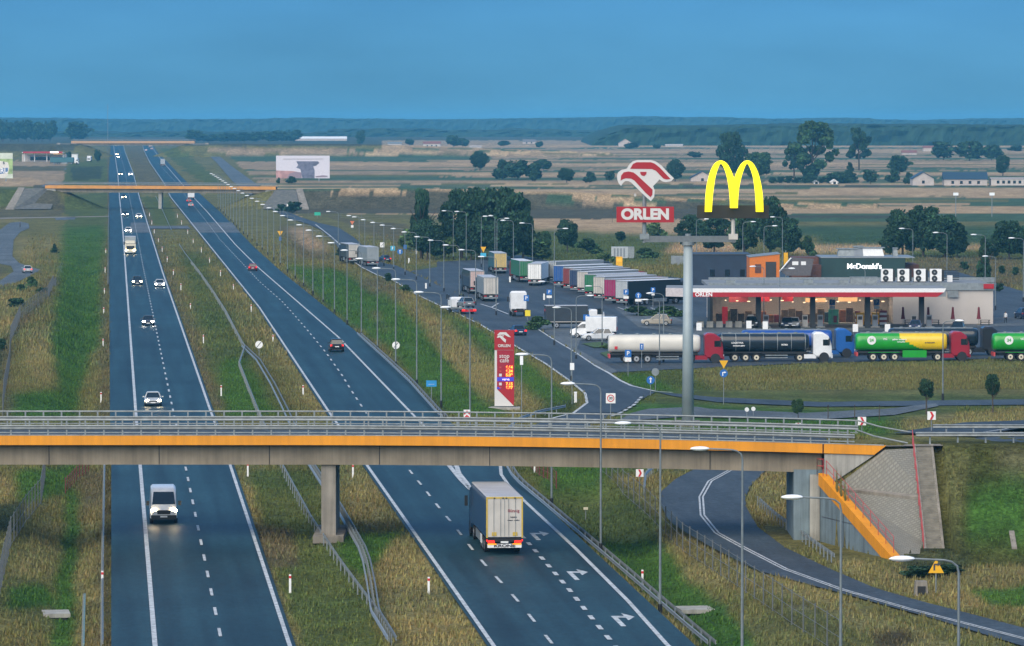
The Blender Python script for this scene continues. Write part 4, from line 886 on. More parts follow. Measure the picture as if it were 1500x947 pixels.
for k, (u, v) in enumerate([(843, 589), (828, 413), (747, 414), (610, 372), (599, 386), (624, 424), (797, 440)]):
    q = thing('marker_post', ['stubby white post inside the service road bend', 'stubby white post right of the blue backed trailers', 'stubby white post behind the white tractor', 'stubby white post on the grass beyond the service road, farther one', 'stubby white post on the grass beyond the service road, nearer one', 'stubby white post on the left edge of the service road', 'stubby white post on the kerb behind the black box truck'][k], 'marker post', G(u, v)); b = MB(); b.box((0, 0, .45), (.3, .25, 1.1)); b.build('post', M_WHITE, q); b = MB(); b.box((0, 0, 1.02), (.32, .27, .12)); b.build('cap', M_LAMPW, q)
sign(858, 762, [('rect', 745, .36, .2, mat('cream_plate', (.6, .55, .4), .5))], 'tiny cream plate on a short stick in the ditch grass')
sign(1363, 452, [('circ', 446, .0, .0, M_WHITE)], 'x') if False else None
# concrete slabs in the ditches
for u, v, lab, w_ in ((82, 904, 'small concrete culvert slab in the left ditch', 1.7), (1018, 898, 'small concrete culvert slab in the right ditch', 2.2)):
    p = GL(u, v); t = thing('culvert', lab, 'culvert', (p[0], p[1], p[2] + .15), R(8)); b = MB(); b.box((0, 0, .05), (w_, 2.6, .25)); b.build('slab', M_CONC2, t); b = MB(); b.box((.1, -1.0, -.25), (w_ * .6, .5, .5)); b.build('opening', M_BLACK, t)
p = GL(1470, 735); t = thing('drain_outlet', 'small concrete drain head with a gutter on the grass embankment', 'drain', p); b = MB(); b.box((0, 0, .15), (.8, .6, .45)); b.build('drain_head', M_CONC2, t)
q1 = [GL(1476 + 2 * k, 745 + 12 * k) - p for k in range(6)]; b = MB(); b.loft([[(c[0] - .18, c[1], c[2] + .0), (c[0] + .18, c[1], c[2]), (c[0] + .18, c[1], c[2] + .12), (c[0] - .18, c[1], c[2] + .12)] for c in q1]); b.build('gutter', M_CONC, t)
p = GL(1349, 872); t = thing('concrete_block', 'grey concrete culvert block on the grass beside the ramp road', 'concrete block', p); b = MB(); b.box((0, 0, .4), (.9, .9, 1.0), taper=.8); b.build('block', M_CONC, t); b = MB(); b.box((0, -.46, .35), (.5, .1, .5)); b.build('opening', M_BLACK, t)
# ------------------------------------------------------------------ vehicles (forward = +y)
def rr(w_, z0, z1, y, cx=0.0, ch=.12, tw=1.0):
    """closed section at y: chamfered rectangle, half width w_, from z0 to z1"""
    c = min(ch, (z1 - z0) * .45); wt = w_ * tw
    return [(cx - w_ + c, y, z0), (cx + w_ - c, y, z0), (cx + w_, y, z0 + c), (cx + wt, y, z1 - c), (cx + wt - c, y, z1), (cx - wt + c, y, z1), (cx - wt, y, z1 - c), (cx - w_, y, z0 + c)]
def wheel(par, x, y, r=.32, w_=.22, rim=None):
    b = MB(); b.cyl((x, y, r), r, w_, 'x', 14); b.slot(1); s = 1 if x > 0 else -1
    b.cyl((x + s * w_ * .42, y, r), r * .62, w_ * .2, 'x', 12); b.slot(2); b.cyl((x + s * w_ * .5, y, r), r * .22, w_ * .1, 'x', 8)
    return b.build('wheel', [M_RUBBER, rim or M_RIM, M_BLACK], par)
def quadp(b, pts): b.add(pts, [tuple(range(len(pts)))])
def car(u, v, label, m, rz, kind='hatch', lit=0, loc=None, group=None, name='car', cat='car', hm=None):
    """lit: 1 = headlights on (seen from the front), 2 = tail lights on"""
    p = loc if loc is not None else G(u, v, .07); t = thing(name, label, cat, p, rz, group)
    S = {'hatch': (4.2, .88, 1.48, .92, .55), 'sedan': (4.6, .9, 1.45, .90, .95), 'suv': (4.5, .93, 1.68, 1.02, .42), 'wagon': (4.65, .9, 1.52, .93, .35)}[kind]
    L, W, Hh, belt, tail = S; h = L / 2
    b = MB(); b.loft([rr(W * .80, .42, belt - .08, -h, ch=.1), rr(W * .95, .28, belt + .0, -h + .12, ch=.1), rr(W, .22, belt + .02, -h + .6), rr(W, .20, belt + .01, 0), rr(W * .99, .22, belt - .02, h - 1.45), rr(W * .97, .24, belt - .10, h - .75), rr(W * .92, .28, belt - .20, h - .2), rr(W * .74, .36, belt - .32, h, ch=.1)])
    smooth_by_angle(b.build('body', m, t), 35)
    yr, yf = -h + (tail if kind != 'sedan' else tail), h - 1.35; rt, ft = yr + (.38 if kind != 'sedan' else .55), yf - .85; wb, wt = W * .93, W * .70; zt = Hh - .07
    b = MB(); b.loft([[(-wb, yr, belt - .02), (wb, yr, belt - .02), (wb, yf, belt - .04), (-wb, yf, belt - .04)], [(-wt, rt, zt), (wt, rt, zt), (wt, ft, zt), (-wt, ft, zt)]]); b.build('windows', M_GLASS, t)
    b = MB(); b.loft([[(-wt - .03, rt - .06, zt - .02), (wt + .03, rt - .06, zt - .02), (wt + .03, ft + .05, zt - .02), (-wt - .03, ft + .05, zt - .02)], [(-wt + .1, rt + .08, Hh), (wt - .1, rt + .08, Hh), (wt - .1, ft - .1, Hh), (-wt + .1, ft - .1, Hh)]])
    for s in (-1, 1):
        for (ya, yb) in ((yr, rt), (yf, ft), ((yr + yf) / 2 - .1, (rt + ft) / 2 - .1)):
            b.loft([[(s * (wb + .012), ya - .05, belt - .02), (s * (wb + .012), ya + .05, belt - .02), (s * (wb - .08), ya + .05, belt - .02), (s * (wb - .08), ya - .05, belt - .02)], [(s * (wt + .02), yb - .05, zt), (s * (wt + .02), yb + .05, zt), (s * (wt - .06), yb + .05, zt), (s * (wt - .06), yb - .05, zt)]])
    b.build('roof', m, t)
    for s in (-1, 1):
        b = MB(); b.ell((s * W * .72, h - .10, belt - .27), .20, .12, .105, 10, 6); b.build('headlight', (hm or M_HEAD) if lit == 1 else M_HEADOFF, t)
        b = MB(); b.box((s * W * .76, -h + .06, belt - .16), (.30, .12, .20)); b.build('tail_light', M_TAIL if lit == 2 else M_TAILO, t)
        b = MB(); b.box((s * (W + .1), yf - .3, belt + .06), (.2, .12, .13)); b.build('wing_mirror', m, t)
        for y in (-h + .82, h - .85): wheel(t, s * (W - .10), y, .33 if kind != 'suv' else .37)
    b = MB(); b.box((0, h - .02, belt - .36), (W * .9, .06, .12)); b.box((0, h - .04, .35), (W * 1.2, .08, .12)); b.build('grille', M_BLACK, t)
    b = MB(); b.box((0, h + .02, .42), (.52, .03, .12)); b.build('number_plate', M_PLATE, t)
    b = MB(); b.box((0, -h + .0, belt - .30), (.52, .04, .12)); b.build('number_plate', M_PLATE, t)
    b = MB(); b.box((0, -h + .07, .34), (W * 1.4, .14, .14)); b.build('bumper', M_BLACK, t)
    return t
AWAY, TOW = R(4.8), R(184.8)
P_ = paint
C_SIL = P_('silver', (.42, .44, .45)); C_DGR = P_('dark_grey', (.045, .05, .055)); C_BLK = P_('black', (.012, .013, .016)); C_WHT = P_('white', (.72, .73, .73)); C_RED = P_('dark_red', (.20, .012, .022)); C_BEI = P_('beige', (.36, .33, .27)); C_BLU = P_('navy', (.02, .035, .08)); C_GRY = P_('grey', (.20, .22, .24)); C_SUVW = P_('pearl', (.62, .64, .64))
GO, GA = 'cars driving towards the camera', 'cars driving away'
car(224, 594, 'silver car with lit headlights, nearest beyond the near bridge on the oncoming side', C_SIL, TOW, 'sedan', 1, group=GO)
car(217, 477, 'dark grey car with bright headlights astride the dashed line', C_DGR, TOW, 'hatch', 1, group=GO, hm=M_HEADW)
car(201, 418, 'dark boxy car with lit headlights in the nearside oncoming lane', C_DGR, TOW, 'suv', 1, group=GO)
car(234, 421, 'silver car with lit headlights in the overtaking lane of the oncoming side', C_SIL, TOW, 'sedan', 1, group=GO, hm=M_HEADW)
car(188, 341, 'white car right behind the oncoming lorry', C_WHT, TOW, 'hatch', 1, group=GO, hm=M_HEADW)
car(203.5, 320, 'white car with yellowish headlights by the median, below the second bridge', C_WHT, TOW, 'hatch', 1, group=GO)
car(183.5, 317.5, 'dark car with headlights in the nearside lane below the second bridge', C_BLK, TOW, 'suv', 1, group=GO, hm=M_HEADW)
car(181.5, 291, 'dark car half in the shade of the second bridge', C_BLK, TOW, 'hatch', 1, group=GO)
car(191, 257.5, 'white car in the overtaking lane just beyond the second bridge', C_WHT, TOW, 'suv', 1, group=GO, hm=M_HEADW)
car(177, 257, 'dark car with headlights in the nearside lane just beyond the second bridge', C_BLK, TOW, 'hatch', 1, group=GO)
car(173, 231.5, 'car with yellow headlights far up the road, front one of a close pair', C_GRY, TOW, 'hatch', 1, group=GO)
car(171.5, 227.5, 'car with yellow headlights far up the road, rear one of a close pair', C_GRY, TOW, 'hatch', 1, group=GO)
for k, (u, v) in enumerate([(170, 214.5), (174, 214.2), (166, 213.5)]): car(u, v, ['bright headlights under the farthest bridge, middle car of three', 'bright headlights under the farthest bridge, car nearest the median', 'bright headlights under the farthest bridge, car on the hard shoulder side'][k], C_GRY, TOW, 'suv', 1, group=GO, hm=M_HEADW)
car(370, 397, 'dark red car driving away in the right hand carriageway', C_RED, AWAY, 'hatch', 2, group=GA)
car(492.5, 515, 'black estate car driving away, nearest car beyond the near bridge', C_BLK, AWAY, 'suv', 2, group=GA)
car(279.5, 303.5, 'light silver car driving away just below the second bridge', C_SIL, AWAY, 'wagon', 2, group=GA)
car(276.5, 297, 'dark purple car driving away under the second bridge', C_RED, AWAY, 'hatch', 2, group=GA)
car(214, 221.5, 'small white car driving away under the farthest bridge', C_WHT, AWAY, 'hatch', 2, group=GA)
car(222, 219.5, 'small silver car behind the far red lorry', C_SIL, AWAY, 'hatch', 2, group=GA)
car(40, 400, 'silver hatchback on the bend of the left side road', C_SIL, R(10), 'hatch', 2)
car(758, 491.5, 'dark blue car driving up the service road behind the price pylon', C_BLU, R(12), 'sedan', 2)
car(563, 384, 'dark car with red tail lights right of the grey trailer on the service road', C_BLU, R(20), 'hatch', 2)
car(876, 499, 'white compact car parked in front of the white van', C_SUVW, R(97), 'suv')
car(962, 477, 'beige off-roader parked on the open forecourt', C_BEI, R(84), 'suv')
car(1403, 489, 'black off-roader parked before the white station wall', C_BLK, R(170), 'suv')
car(1341, 484, 'dark car parked by the right pump column', C_BLU, R(172), 'hatch')
car(1101, 480, 'dark off-roader at the left fuel pumps', C_DGR, R(178), 'suv')
car(1163, 480, 'silver car parked before the shop, right one of two close together', C_SIL, R(175), 'hatch')
car(1153, 480, 'dark car parked before the shop, left one of two close together', C_BLU, R(175), 'hatch')
car(1070, 414, 'white car behind the canopy roof next to the mast', C_WHT, R(80), 'hatch')
car(1499, 467, 'blue car at the right edge beyond the station', C_BLU, R(10), 'suv')
# person standing on the left side road, another by the station
def person(p, label, top, legs, rz=0.0, hgt=1.76, stride=.12):
    t = thing('person', label, 'person', p, rz); k = hgt / 1.76
    J = {'pel': (0, 0, .95), 'sp': (0, .0, 1.2), 'ch': (0, 0, 1.42), 'nk': (0, 0, 1.52), 'hd': (0, .01, 1.62), 'ht': (0, .01, 1.73)}
    for s, n in ((-1, 'l'), (1, 'r')):
        J['hip' + n] = (s * .10, 0, .90); J['kn' + n] = (s * .11, s * stride * .6 + .03, .50); J['an' + n] = (s * .11, s * stride, .09); J['to' + n] = (s * .12, s * stride + .16, .04)
        J['sh' + n] = (s * .19, 0, 1.42); J['el' + n] = (s * .25, -.03 - s * .05, 1.14); J['wr' + n] = (s * .26, .06 - s * .06, .90); J['ha' + n] = (s * .26, .09 - s * .06, .80)
    rad = {'pel': .15, 'sp': .135, 'ch': .15, 'nk': .055, 'hd': .095, 'ht': .075}
    for n in 'lr': rad.update({'hip' + n: .095, 'kn' + n: .062, 'an' + n: .045, 'to' + n: .04, 'sh' + n: .065, 'el' + n: .045, 'wr' + n: .032, 'ha' + n: .035})
    E = [('pel', 'sp'), ('sp', 'ch'), ('ch', 'nk'), ('nk', 'hd'), ('hd', 'ht')]
    for n in 'lr': E += [('pel', 'hip' + n), ('hip' + n, 'kn' + n), ('kn' + n, 'an' + n), ('an' + n, 'to' + n), ('ch', 'sh' + n), ('sh' + n, 'el' + n), ('el' + n, 'wr' + n), ('wr' + n, 'ha' + n)]
    ks = list(J); me = bpy.data.meshes.new('body'); me.from_pydata([tuple(c * k for c in J[q]) for q in ks], [(ks.index(a), ks.index(c)) for a, c in E], [])
    o = bpy.data.objects.new('body', me); COL.objects.link(o); md = o.modifiers.new('skin', 'SKIN'); o.modifiers.new('sub', 'SUBSURF').levels = 1
    for i, q in enumerate(ks): me.skin_vertices[0].data[i].radius = (rad[q], rad[q]); me.skin_vertices[0].data[i].use_root = q == 'pel'
    dg = bpy.context.evaluated_depsgraph_get(); m2 = bpy.data.meshes.new_from_object(o.evaluated_get(dg)); bpy.data.objects.remove(o)
    skin = mat('skin', (.45, .27, .19), .6); m2.materials.clear()
    for q in (top, legs, skin): m2.materials.append(q)
    for f in m2.polygons:
        z = f.center.z / k; f.material_index = 2 if (z > 1.52 or (abs(f.center.x) > .2 and z < 1.0 and z > .7)) else (1 if z < .95 else 0); f.use_smooth = True
    bo = bpy.data.objects.new('body', m2); COL.objects.link(bo); bo.parent = t
    b = MB(); b.ell((0, -.012, 1.68 * k), .098, .108, .085, 10, 6); b.build('hair', M_BARK, t); return t
person(G(29.5, 333.5, .06), 'person in dark clothes standing on the left side road', C_DGR, C_BLK, R(120))
person(G(1473, 474, .06), 'person in a white top standing right of the station building', C_WHT, C_BLK, R(150))
# ------------------------------------------------------------------ vans
def van(p, label, m, rz, lit=0, L=6.0, W=1.02, Hh=2.55, box=None, name='van', plate=True):
    t = thing(name, label, 'van', p, rz); h = L / 2
    yb = -h
    if box is None:
        b = MB(); b.loft([rr(W, .40, Hh - .05, -h, ch=.12, tw=.92), rr(W, .32, Hh, -h + .3, ch=.14, tw=.91), rr(W, .30, Hh, h - 1.9, ch=.14, tw=.90), rr(W, .30, Hh - .16, h - 1.55, ch=.14, tw=.88), rr(W, .30, 1.36, h - .62, ch=.12, tw=.92), rr(W * .97, .32, 1.14, h - .18, ch=.12, tw=.92), rr(W * .9, .38, .98, h, ch=.1, tw=.92)])
        smooth_by_angle(b.build('body', m, t), 35)
    else:
        b = MB(); b.loft([rr(W, .40, 2.05, h - 2.3, ch=.12, tw=.9), rr(W, .32, 2.2, h - 1.95, ch=.14, tw=.88), rr(W, .30, 2.15, h - 1.6, ch=.14, tw=.88), rr(W, .30, 1.36, h - .72, ch=.12, tw=.92), rr(W * .97, .32, 1.14, h - .18, ch=.12, tw=.92), rr(W * .9, .38, .98, h, ch=.1, tw=.92)])
        smooth_by_angle(b.build('cab', m, t), 35)
        bw, bz, bh = box; b = MB(); b.loft([rr(bw, .85, bh, y, ch=.06) for y in (-h, h - 2.15)]); b.build('cargo_box', m, t)
        b = MB(); b.box((0, -h + (L - 2.2) / 2, .65), (.9, L - 2.4, .3)); b.build('chassis', M_BLACK, t)
    top = Hh - .16 if box is None else 2.15; yt = h - 1.55 if box is None else h - 1.6; yl = h - .62 if box is None else h - .72; tw = .88
    dz = Vector((0, .03, .02)); n = Vector((0, top - 1.36, yl - yt)).normalized() * .012
    def sl(t_, x): return (x, yt + (yl - yt) * t_ + n.y, top + (1.36 - top) * t_ + n.z)
    b = MB(); b.add([sl(.10, -W * .74), sl(.10, W * .74), sl(.95, W * .84), sl(.95, -W * .84)], [(0, 3, 2, 1)]); b.build('windscreen', M_GLASS, t)
    for s in (-1, 1):
        b = MB(); x = s * W * .985
        b.add([(x * .945, yt - .05, top - .22), (x * .945, yt - .9, top - .22), (x * 1.02, yt - .9, 1.42), (x * 1.02, yl - .1, 1.42)], [(0, 1, 2, 3) if s > 0 else (3, 2, 1, 0)]); b.build('side_window', M_GLASS, t)
        b = MB(); b.ell((s * W * .72, h - .12, 1.0), .25, .13, .17, 10, 6); b.build('headlight', M_HEAD if lit else M_HEADOFF, t)
        b = MB(); b.box((s * (W + .16), yl - .25, 1.5), (.22, .14, .34)); b.build('wing_mirror', M_BLACK, t)
        b = MB(); b.box((s * W * .88, -h - .01, 1.25), (.14, .05, .5)); b.build('tail_light', M_TAILO, t)
        for y in (-h + 1.15, h - .95): wheel(t, s * (W - .12), y, .36, .24)
    b = MB(); b.box((0, h - .06, .88), (W * .95, .14, .30)); b.build('grille', M_BLACK, t)
    b = MB(); b.box((0, h - .06, .50), (W * 1.86, .24, .32)); b.build('bumper', M_BLACK, t)
    b = MB(); b.box((0, h + .075, .56), (.52, .03, .12)); b.build('number_plate', M_PLATE, t)
    return t
p = G(240, 768, .07); yv = Vector((-math.sin(R(4.8)), math.cos(R(4.8)), 0))
van([p[0] + yv.x * 3, p[1] + yv.y * 3, p[2]], 'white panel van with lit headlights coming out from under the near bridge', C_WHT, TOW, 1, name='panel_van')
p = G(870, 495.5, .07); van([p[0], p[1] + 1.2, p[2]], 'white box van facing left, parked behind the white compact car', C_WHT, R(84), 0, L=6.4, box=(1.05, .9, 2.9), name='box_van')
# ------------------------------------------------------------------ lorries
def truck_cab(par, m, y0, lit=0, roof=3.75, tractor=True, W=1.24, mname='cab'):
    """cab whose back is at y0, front y0+2.2"""
    b = MB(); y1 = y0 + 2.25
    b.loft([rr(W, .95, roof - .25, y0, ch=.12), rr(W, .55, roof, y0 + .35, ch=.2), rr(W, .50, roof - .05, y0 + 1.2, ch=.22), rr(W, .45, roof - .55, y0 + 1.95, ch=.2), rr(W, .45, 2.35, y1 - .02, ch=.12), rr(W * .97, .45, 1.7, y1 + .06, ch=.1)])
    cb = smooth_by_angle(b.build(mname, m, par), 35)
    # windscreen: on the sloping upper front
    za, zb_, ya, yb = roof - .62, 2.38, y0 + 1.98, y1
    b = MB(); b.add([(-W * .86, ya + .03, za), (W * .86, ya + .03, za), (W * .90, yb + .03, zb_), (-W * .90, yb + .03, zb_)], [(0, 3, 2, 1)]); b.build('windscreen', M_GLASS, par)
    b = MB(); b.box((0, y1 + .06, 1.55), (W * 1.5, .06, .75)); b.build('grille', M_BLACK, par)
    b = MB(); b.box((0, y1 + .08, .62), (W * 1.9, .2, .36)); b.build('bumper', m, par)
    for s in (-1, 1):
        b = MB(); b.add([(s * (W + .012), y0 + 1.2, 2.0), (s * (W + .012), y0 + 2.0, 2.0), (s * (W + .012), y0 + 1.88, 2.75), (s * (W + .012), y0 + 1.2, 2.75)], [(0, 1, 2, 3) if s > 0 else (3, 2, 1, 0)]); b.build('side_window', M_GLASS, par)
        b = MB(); b.box((s * W * .74, y1 + .12, .95), (.36, .1, .2)); b.build('headlight', M_HEAD if lit else M_HEADOFF, par)
        b = MB(); b.box((s * (W + .22), y0 + 1.95, 2.5), (.22, .16, .75)); b.build('wing_mirror', M_BLACK, par)
        wheel(par, s * (W - .18), y0 + 1.35, .50, .3)
        b = MB(); b.cyl((s * (W - .02), y0 + 1.35, .55), .62, .06, 'x', 16); b.build('wheel_arch', M_BLACK, par)
    return cb
def semi(p, label, rz, boxm, rear, roofm, cabm, group=None, lit=0, L=13.6, cabonly=False, side_text=None, rear_text=None, doors=True, name='semi_trailer_lorry', cat='lorry', hgt=4.0, detail=False, cab=True):
    """rear end at y=0"""
    t = thing(name, label, cat, p, rz, group); W = 1.25; zf = 1.18
    b = MB(); b.box((0, L / 2, (zf + hgt) / 2), (2 * W, L - .1, hgt - zf)); b.build('trailer_box', boxm, t)
    b = MB(); b.loft([[(-W - .015, y, hgt + .002), (W + .015, y, hgt + .002), (W - .1, y, hgt + .05), (-W + .1, y, hgt + .05)] for y in (-.02, L)]); b.build('roof', roofm, t)
    rd = MB(); rd.box((0, -.02, (zf + hgt) / 2), (2 * W - .12, .14, hgt - zf - .12)); rd = rd.build('rear_door', rear, t)
    b = MB(); b.box((0, -.10, (zf + hgt) / 2), (.03, .03, hgt - zf - .2))
    b.build('door_gap', M_GALVD, rd)
    for s in (-1, 1):
        for xo in (.28, .75):
            b = MB(); b.tube([(s * xo, -.12, zf + .1), (s * xo, -.12, hgt - .12)], .018, 5); b.build('locking_bar', M_GALV, rd)
    fm = M_YELF if detail else M_GALVD
    b = MB(); b.box((-W + .03, -.04, (zf + hgt) / 2), (.10, .16, hgt - zf)); b.box((W - .03, -.04, (zf + hgt) / 2), (.10, .16, hgt - zf)); b.box((0, -.04, hgt - .05), (2 * W - .16, .16, .1)); b.build('door_frame', fm, t)
    b = MB(); b.box((0, L / 2, 1.02), (1.1, L - .3, .3)); b.box((0, L * .62, .75), (2.4, .06, .5)); b.build('chassis', M_BLACK, t)
    b = MB(); b.box((0, .08, 1.03), (2.42, .16, .24)); b.build('rear_beam', M_BLACK, t)
    b = MB(); b.box((0, .02, .62), (2.36, .12, .26)); b.build('underrun_bar', M_WHITE if detail else M_GALVD, t)
    for s in (-1, 1):
        b = MB(); b.box((s * .92, -.02, .90), (.46, .1, .16)); b.build('tail_light', M_TAIL if lit else M_TAILO, t)
        for k in range(3): wheel(t, s * 1.05, 2.3 + 1.31 * k, .5, .36)
        b = MB(); b.box((s * 1.2, 8.4, .75), (.04, 3.4, .6)); b.build('side_guard', M_GALV, t)
    b = MB(); b.box((0, -.05, .88), (.52, .03, .12)); b.build('number_plate', M_PLATE, t)
    if side_text: text_mesh(side_text[0], side_text[1], 'lettering', side_text[2], t, (side_text[3] * (W + .01), side_text[4], 2.9), R(90) if side_text[3] > 0 else R(-90))
    if cab:
        truck_cab(t, cabm, L + .55 - .4 + .4, lit=0); b = MB(); b.box((0, L + .1, .85), (.9, 3.6, .3)); b.build('tractor_chassis', M_BLACK, t)
        for s in (-1, 1): wheel(t, s * .95, L - 1.1, .5, .5)
    return t
M_YELF = mat('yellow_frame', (.52, .36, .05), .5)
M_CURT = P_('blue_curtain', (.018, .055, .12), .5); M_DOORW = mat('dirty_white_door', (.50, .47, .42), .5, noise=.12, nscale=.8); M_ROOFG = mat('trailer_roof', (.42, .43, .45), .5, noise=.12, nscale=.5)
C_G1 = P_('trailer_grey', (.27, .30, .31), .5); C_G2 = P_('trailer_dark', (.025, .035, .045), .5); C_PINK = mat('faded_pink_door', (.52, .38, .34), .5, noise=.12); C_CRM = mat('cream_door', (.55, .40, .14), .5, noise=.12); C_GRNT = P_('trailer_green', (.02, .16, .06), .5); C_BLUT = P_('trailer_blue', (.02, .09, .30), .5); C_MAG = P_('trailer_magenta', (.30, .02, .10), .5); C_REDT = P_('trailer_red', (.20, .03, .03), .5); C_LGT = mat('pale_grey_door', (.40, .43, .45), .5, noise=.12); C_TEAL = P_('trailer_teal', (.03, .12, .14), .5)
p = G(739, 813, .07)
tk = semi(p, 'big blue curtain-sided articulated lorry with pale rear doors on the right hand carriageway', AWAY, M_CURT, M_DOORW, M_ROOFG, M_CURT, lit=1, detail=True)
for z, s_, tx, m in ((3.05, .30, 'Bünnig', mat('dark_red_lettering', (.25, .03, .04), .5)), (2.62, .14, 'logistics', M_TEXTD), (2.4, .10, 'transport   spedition', M_TEXTD)): text_mesh(tx, s_, 'lettering', m, tk, (.62, -.10, z), bold=.004)
text_mesh('KRONE', .26, 'lettering', M_TEXTD, tk, (0, -.05, .62), bold=.012, sx=1.7)
for s in (-1, 1):
    b = MB(); b.box((s * .86, -.035, .74), (.6, .05, .1)); b.build('reflector', M_AMBER, tk)
    b = MB(); b.box((s * .72, -.115, 1.45), (.32, .02, .26)); b.build('door_sticker', M_YELF, tk)
    b = MB(); b.box((s * 1.22, -.05, 1.0), (.08, .1, .1)); b.build('marker_light', M_TAIL, tk)
for x in (-.7, -.1, .12, .72): b = MB(); b.box((x, -.12, 3.93), (.12, .05, .07)); b.build('hinge', M_BLACK, tk)
b = MB(); b.box((-1.24, 4.9, .75), (.04, 1.2, .62)); b.build('side_board', M_WHITE, tk)
GT = 'lorries on the service road'
semi(G(519, 386, .07), 'white backed lorry with a round emblem on the service road, farther of two', R(9), C_G2, M_DOORW, M_ROOFG, C_G2, GT); q = bpy.data.objects[-1] if False else None
semi(G(546, 391, .07), 'grey lorry on the service road, nearer of two', R(9), C_G1, C_G1, M_ROOFG, C_G2, GT)
semi(G(699, 431, .07), 'pinkish backed trailer lorry at the lot entrance, farther of two side by side', R(6), C_G2, C_PINK, M_ROOFG, C_G2, GT)
semi(G(719, 442, .07), 'cream backed trailer lorry at the lot entrance, nearer of two side by side', R(5), C_G1, M_DOORW, M_ROOFG, C_G2, GT)
semi(G(733, 401, .07), 'yellow backed trailer standing alone before the dark trees', R(4.5), C_TEAL, C_CRM, M_ROOFG, C_TEAL, GT)
GP = 'lorries parked in a slanting row'
PK = [(783, 419, 'white box trailer at the left end of the parked row, two rear doors', -6, M_WHITE, M_WHITE), (771, 414, 'green trailer half hidden behind the white box trailer', 7, C_GRNT, C_GRNT), (808, 415, 'long grey trailer with lettering on its side, farthest in the parked row', -41, C_G1, C_LGT), (819, 422, 'blue backed trailer next to the long lettered one', -41, C_G1, C_BLUT), (833, 426, 'trailer with a white edge and dark red back', -41, C_G1, C_REDT), (843, 429, 'dark blue backed trailer in the middle of the row', -41, C_G2, P_('trailer_navy', (.02, .04, .10), .5)), (854, 432, 'off-white backed trailer in the middle of the row', -41, C_G1, M_DOORW), (865, 437, 'green striped trailer back in the row', -41, M_WHITE, C_GRNT), (878, 441, 'pale grey backed trailer, widest back in the row', -41, C_G1, M_DOORW), (894, 445, 'trailer with a magenta stripe down its back', -41, M_DOORW, C_MAG), (911, 448, 'light grey backed trailer with a black side, nearest in the parked row', -41, P_('tarp_black', (.010, .016, .02), .5), C_LGT)]
for u, v, lab, rz, bm_, rm in PK:
    semi(G(u, v, .07), lab, R(rz), bm_, rm, M_ROOFG if v % 2 else mat('white_roof', (.62, .64, .66), .5), C_G2 if v % 3 else C_REDT, GP, side_text=('OLKO', 1.1, C_BLUT, 1, 3.5) if v == 415 else None)
semi(G(238.5, 244, .2), 'grey lorry driving away up the far highway', AWAY, C_G1, C_LGT, M_ROOFG, C_G1, None)
semi(G(220, 217, .3), 'red and white lorry driving away at the farthest bridge', AWAY, C_REDT, C_PINK, M_ROOFG, C_REDT, None)
semi(G(438 / 5.92, 241, .2), 'dark lorry with a white cab parked at the far left fuel station', R(-95), C_TEAL, C_TEAL, C_TEAL, C_WHT, None)
# lorry towards the camera
def rigid(p, label, rz, cabm, boxm, L=8.0, bh=3.3, lit=0, bw=1.22, name='box_lorry', cabroof=2.75, W=1.15):
    t = thing(name, label, 'lorry', p, rz); b = MB(); b.box((0, (L - 2.4) / 2, (1.0 + bh) / 2), (2 * bw, L - 2.5, bh - 1.0)); b.build('cargo_box', boxm, t)
    b = MB(); b.box((0, (L - 2.4) / 2, bh + .03), (2 * bw + .04, L - 2.46, .06)); b.build('roof', M_ROOFG, t)
    truck_cab(t, cabm, L - 2.3, lit, cabroof, W=W); b = MB(); b.box((0, L / 2, .75), (.9, L - .6, .3)); b.build('chassis', M_BLACK, t)
    b = MB(); b.box((0, (L - 2.4) / 2, .95), (2 * bw + .02, L - 2.5, .1)); b.build('side_rail', M_DOORW, t)
    for s in (-1, 1):
        wheel(t, s * .95, 1.6, .45, .4); b = MB(); b.box((s * .9, -.02, .85), (.3, .08, .14)); b.build('tail_light', M_TAILO, t)
    return t
p = G(191, 373, .07); rigid([p[0] + yv.x * 9, p[1] + yv.y * 9, p[2]], 'cream cabbed box lorry with bright headlights coming towards the camera', TOW, mat('cream_cab', (.62, .56, .42), .4), C_G1, 9, 3.9, 1, cabroof=3.1, W=1.2)
rigid(G(798, 481, .07), 'box lorry with a black side and white cab facing right', R(-84), C_WHT, C_G2, 8.6, 3.25, 0)
p = G(436, 235, .2)
rigid(G(78, 232, .2), 'small yellow lorry parked at the right of the far left station', R(-80), M_YEL, M_YEL, 7, 3.0)
p = G(130, 237, .2); rigid([p[0], p[1] + 8, p[2]], 'white lorry facing the camera on the track right of the far left station', R(180), C_WHT, C_WHT, 8, 3.4)
rigid(G(280, 293, .2), 'white car carrier lorry driving away under the second bridge', AWAY, C_WHT, C_WHT, 8, 3.0)
# recovery truck with a car on it
p = G(687, 461, .07); t = thing('recovery_truck', 'low red recovery truck with a car on its flat bed on the service road', 'lorry', p, R(16)); b = MB(); b.box((0, 3.0, .85), (2.3, 6.2, .2)); b.build('flat_bed', C_GRY, t); b = MB(); b.box((0, .0, .62), (2.3, .2, .4)); b.build('underrun_bar', M_RED, t)
for s in (-1, 1):
    b = MB(); b.box((s * .9, -.12, .68), (.4, .06, .2)); b.build('tail_light', M_TAIL, t); wheel(t, s * .95, 1.6, .4, .35)
truck_cab(t, C_WHT, 6.2, 0, 2.5, W=1.1)
car(0, 0, 'grey car carried on the flat bed of the recovery truck', C_GRY, R(16), 'suv', 0, loc=(p[0] - .55, p[1] + 2.4, p[2] + .97))
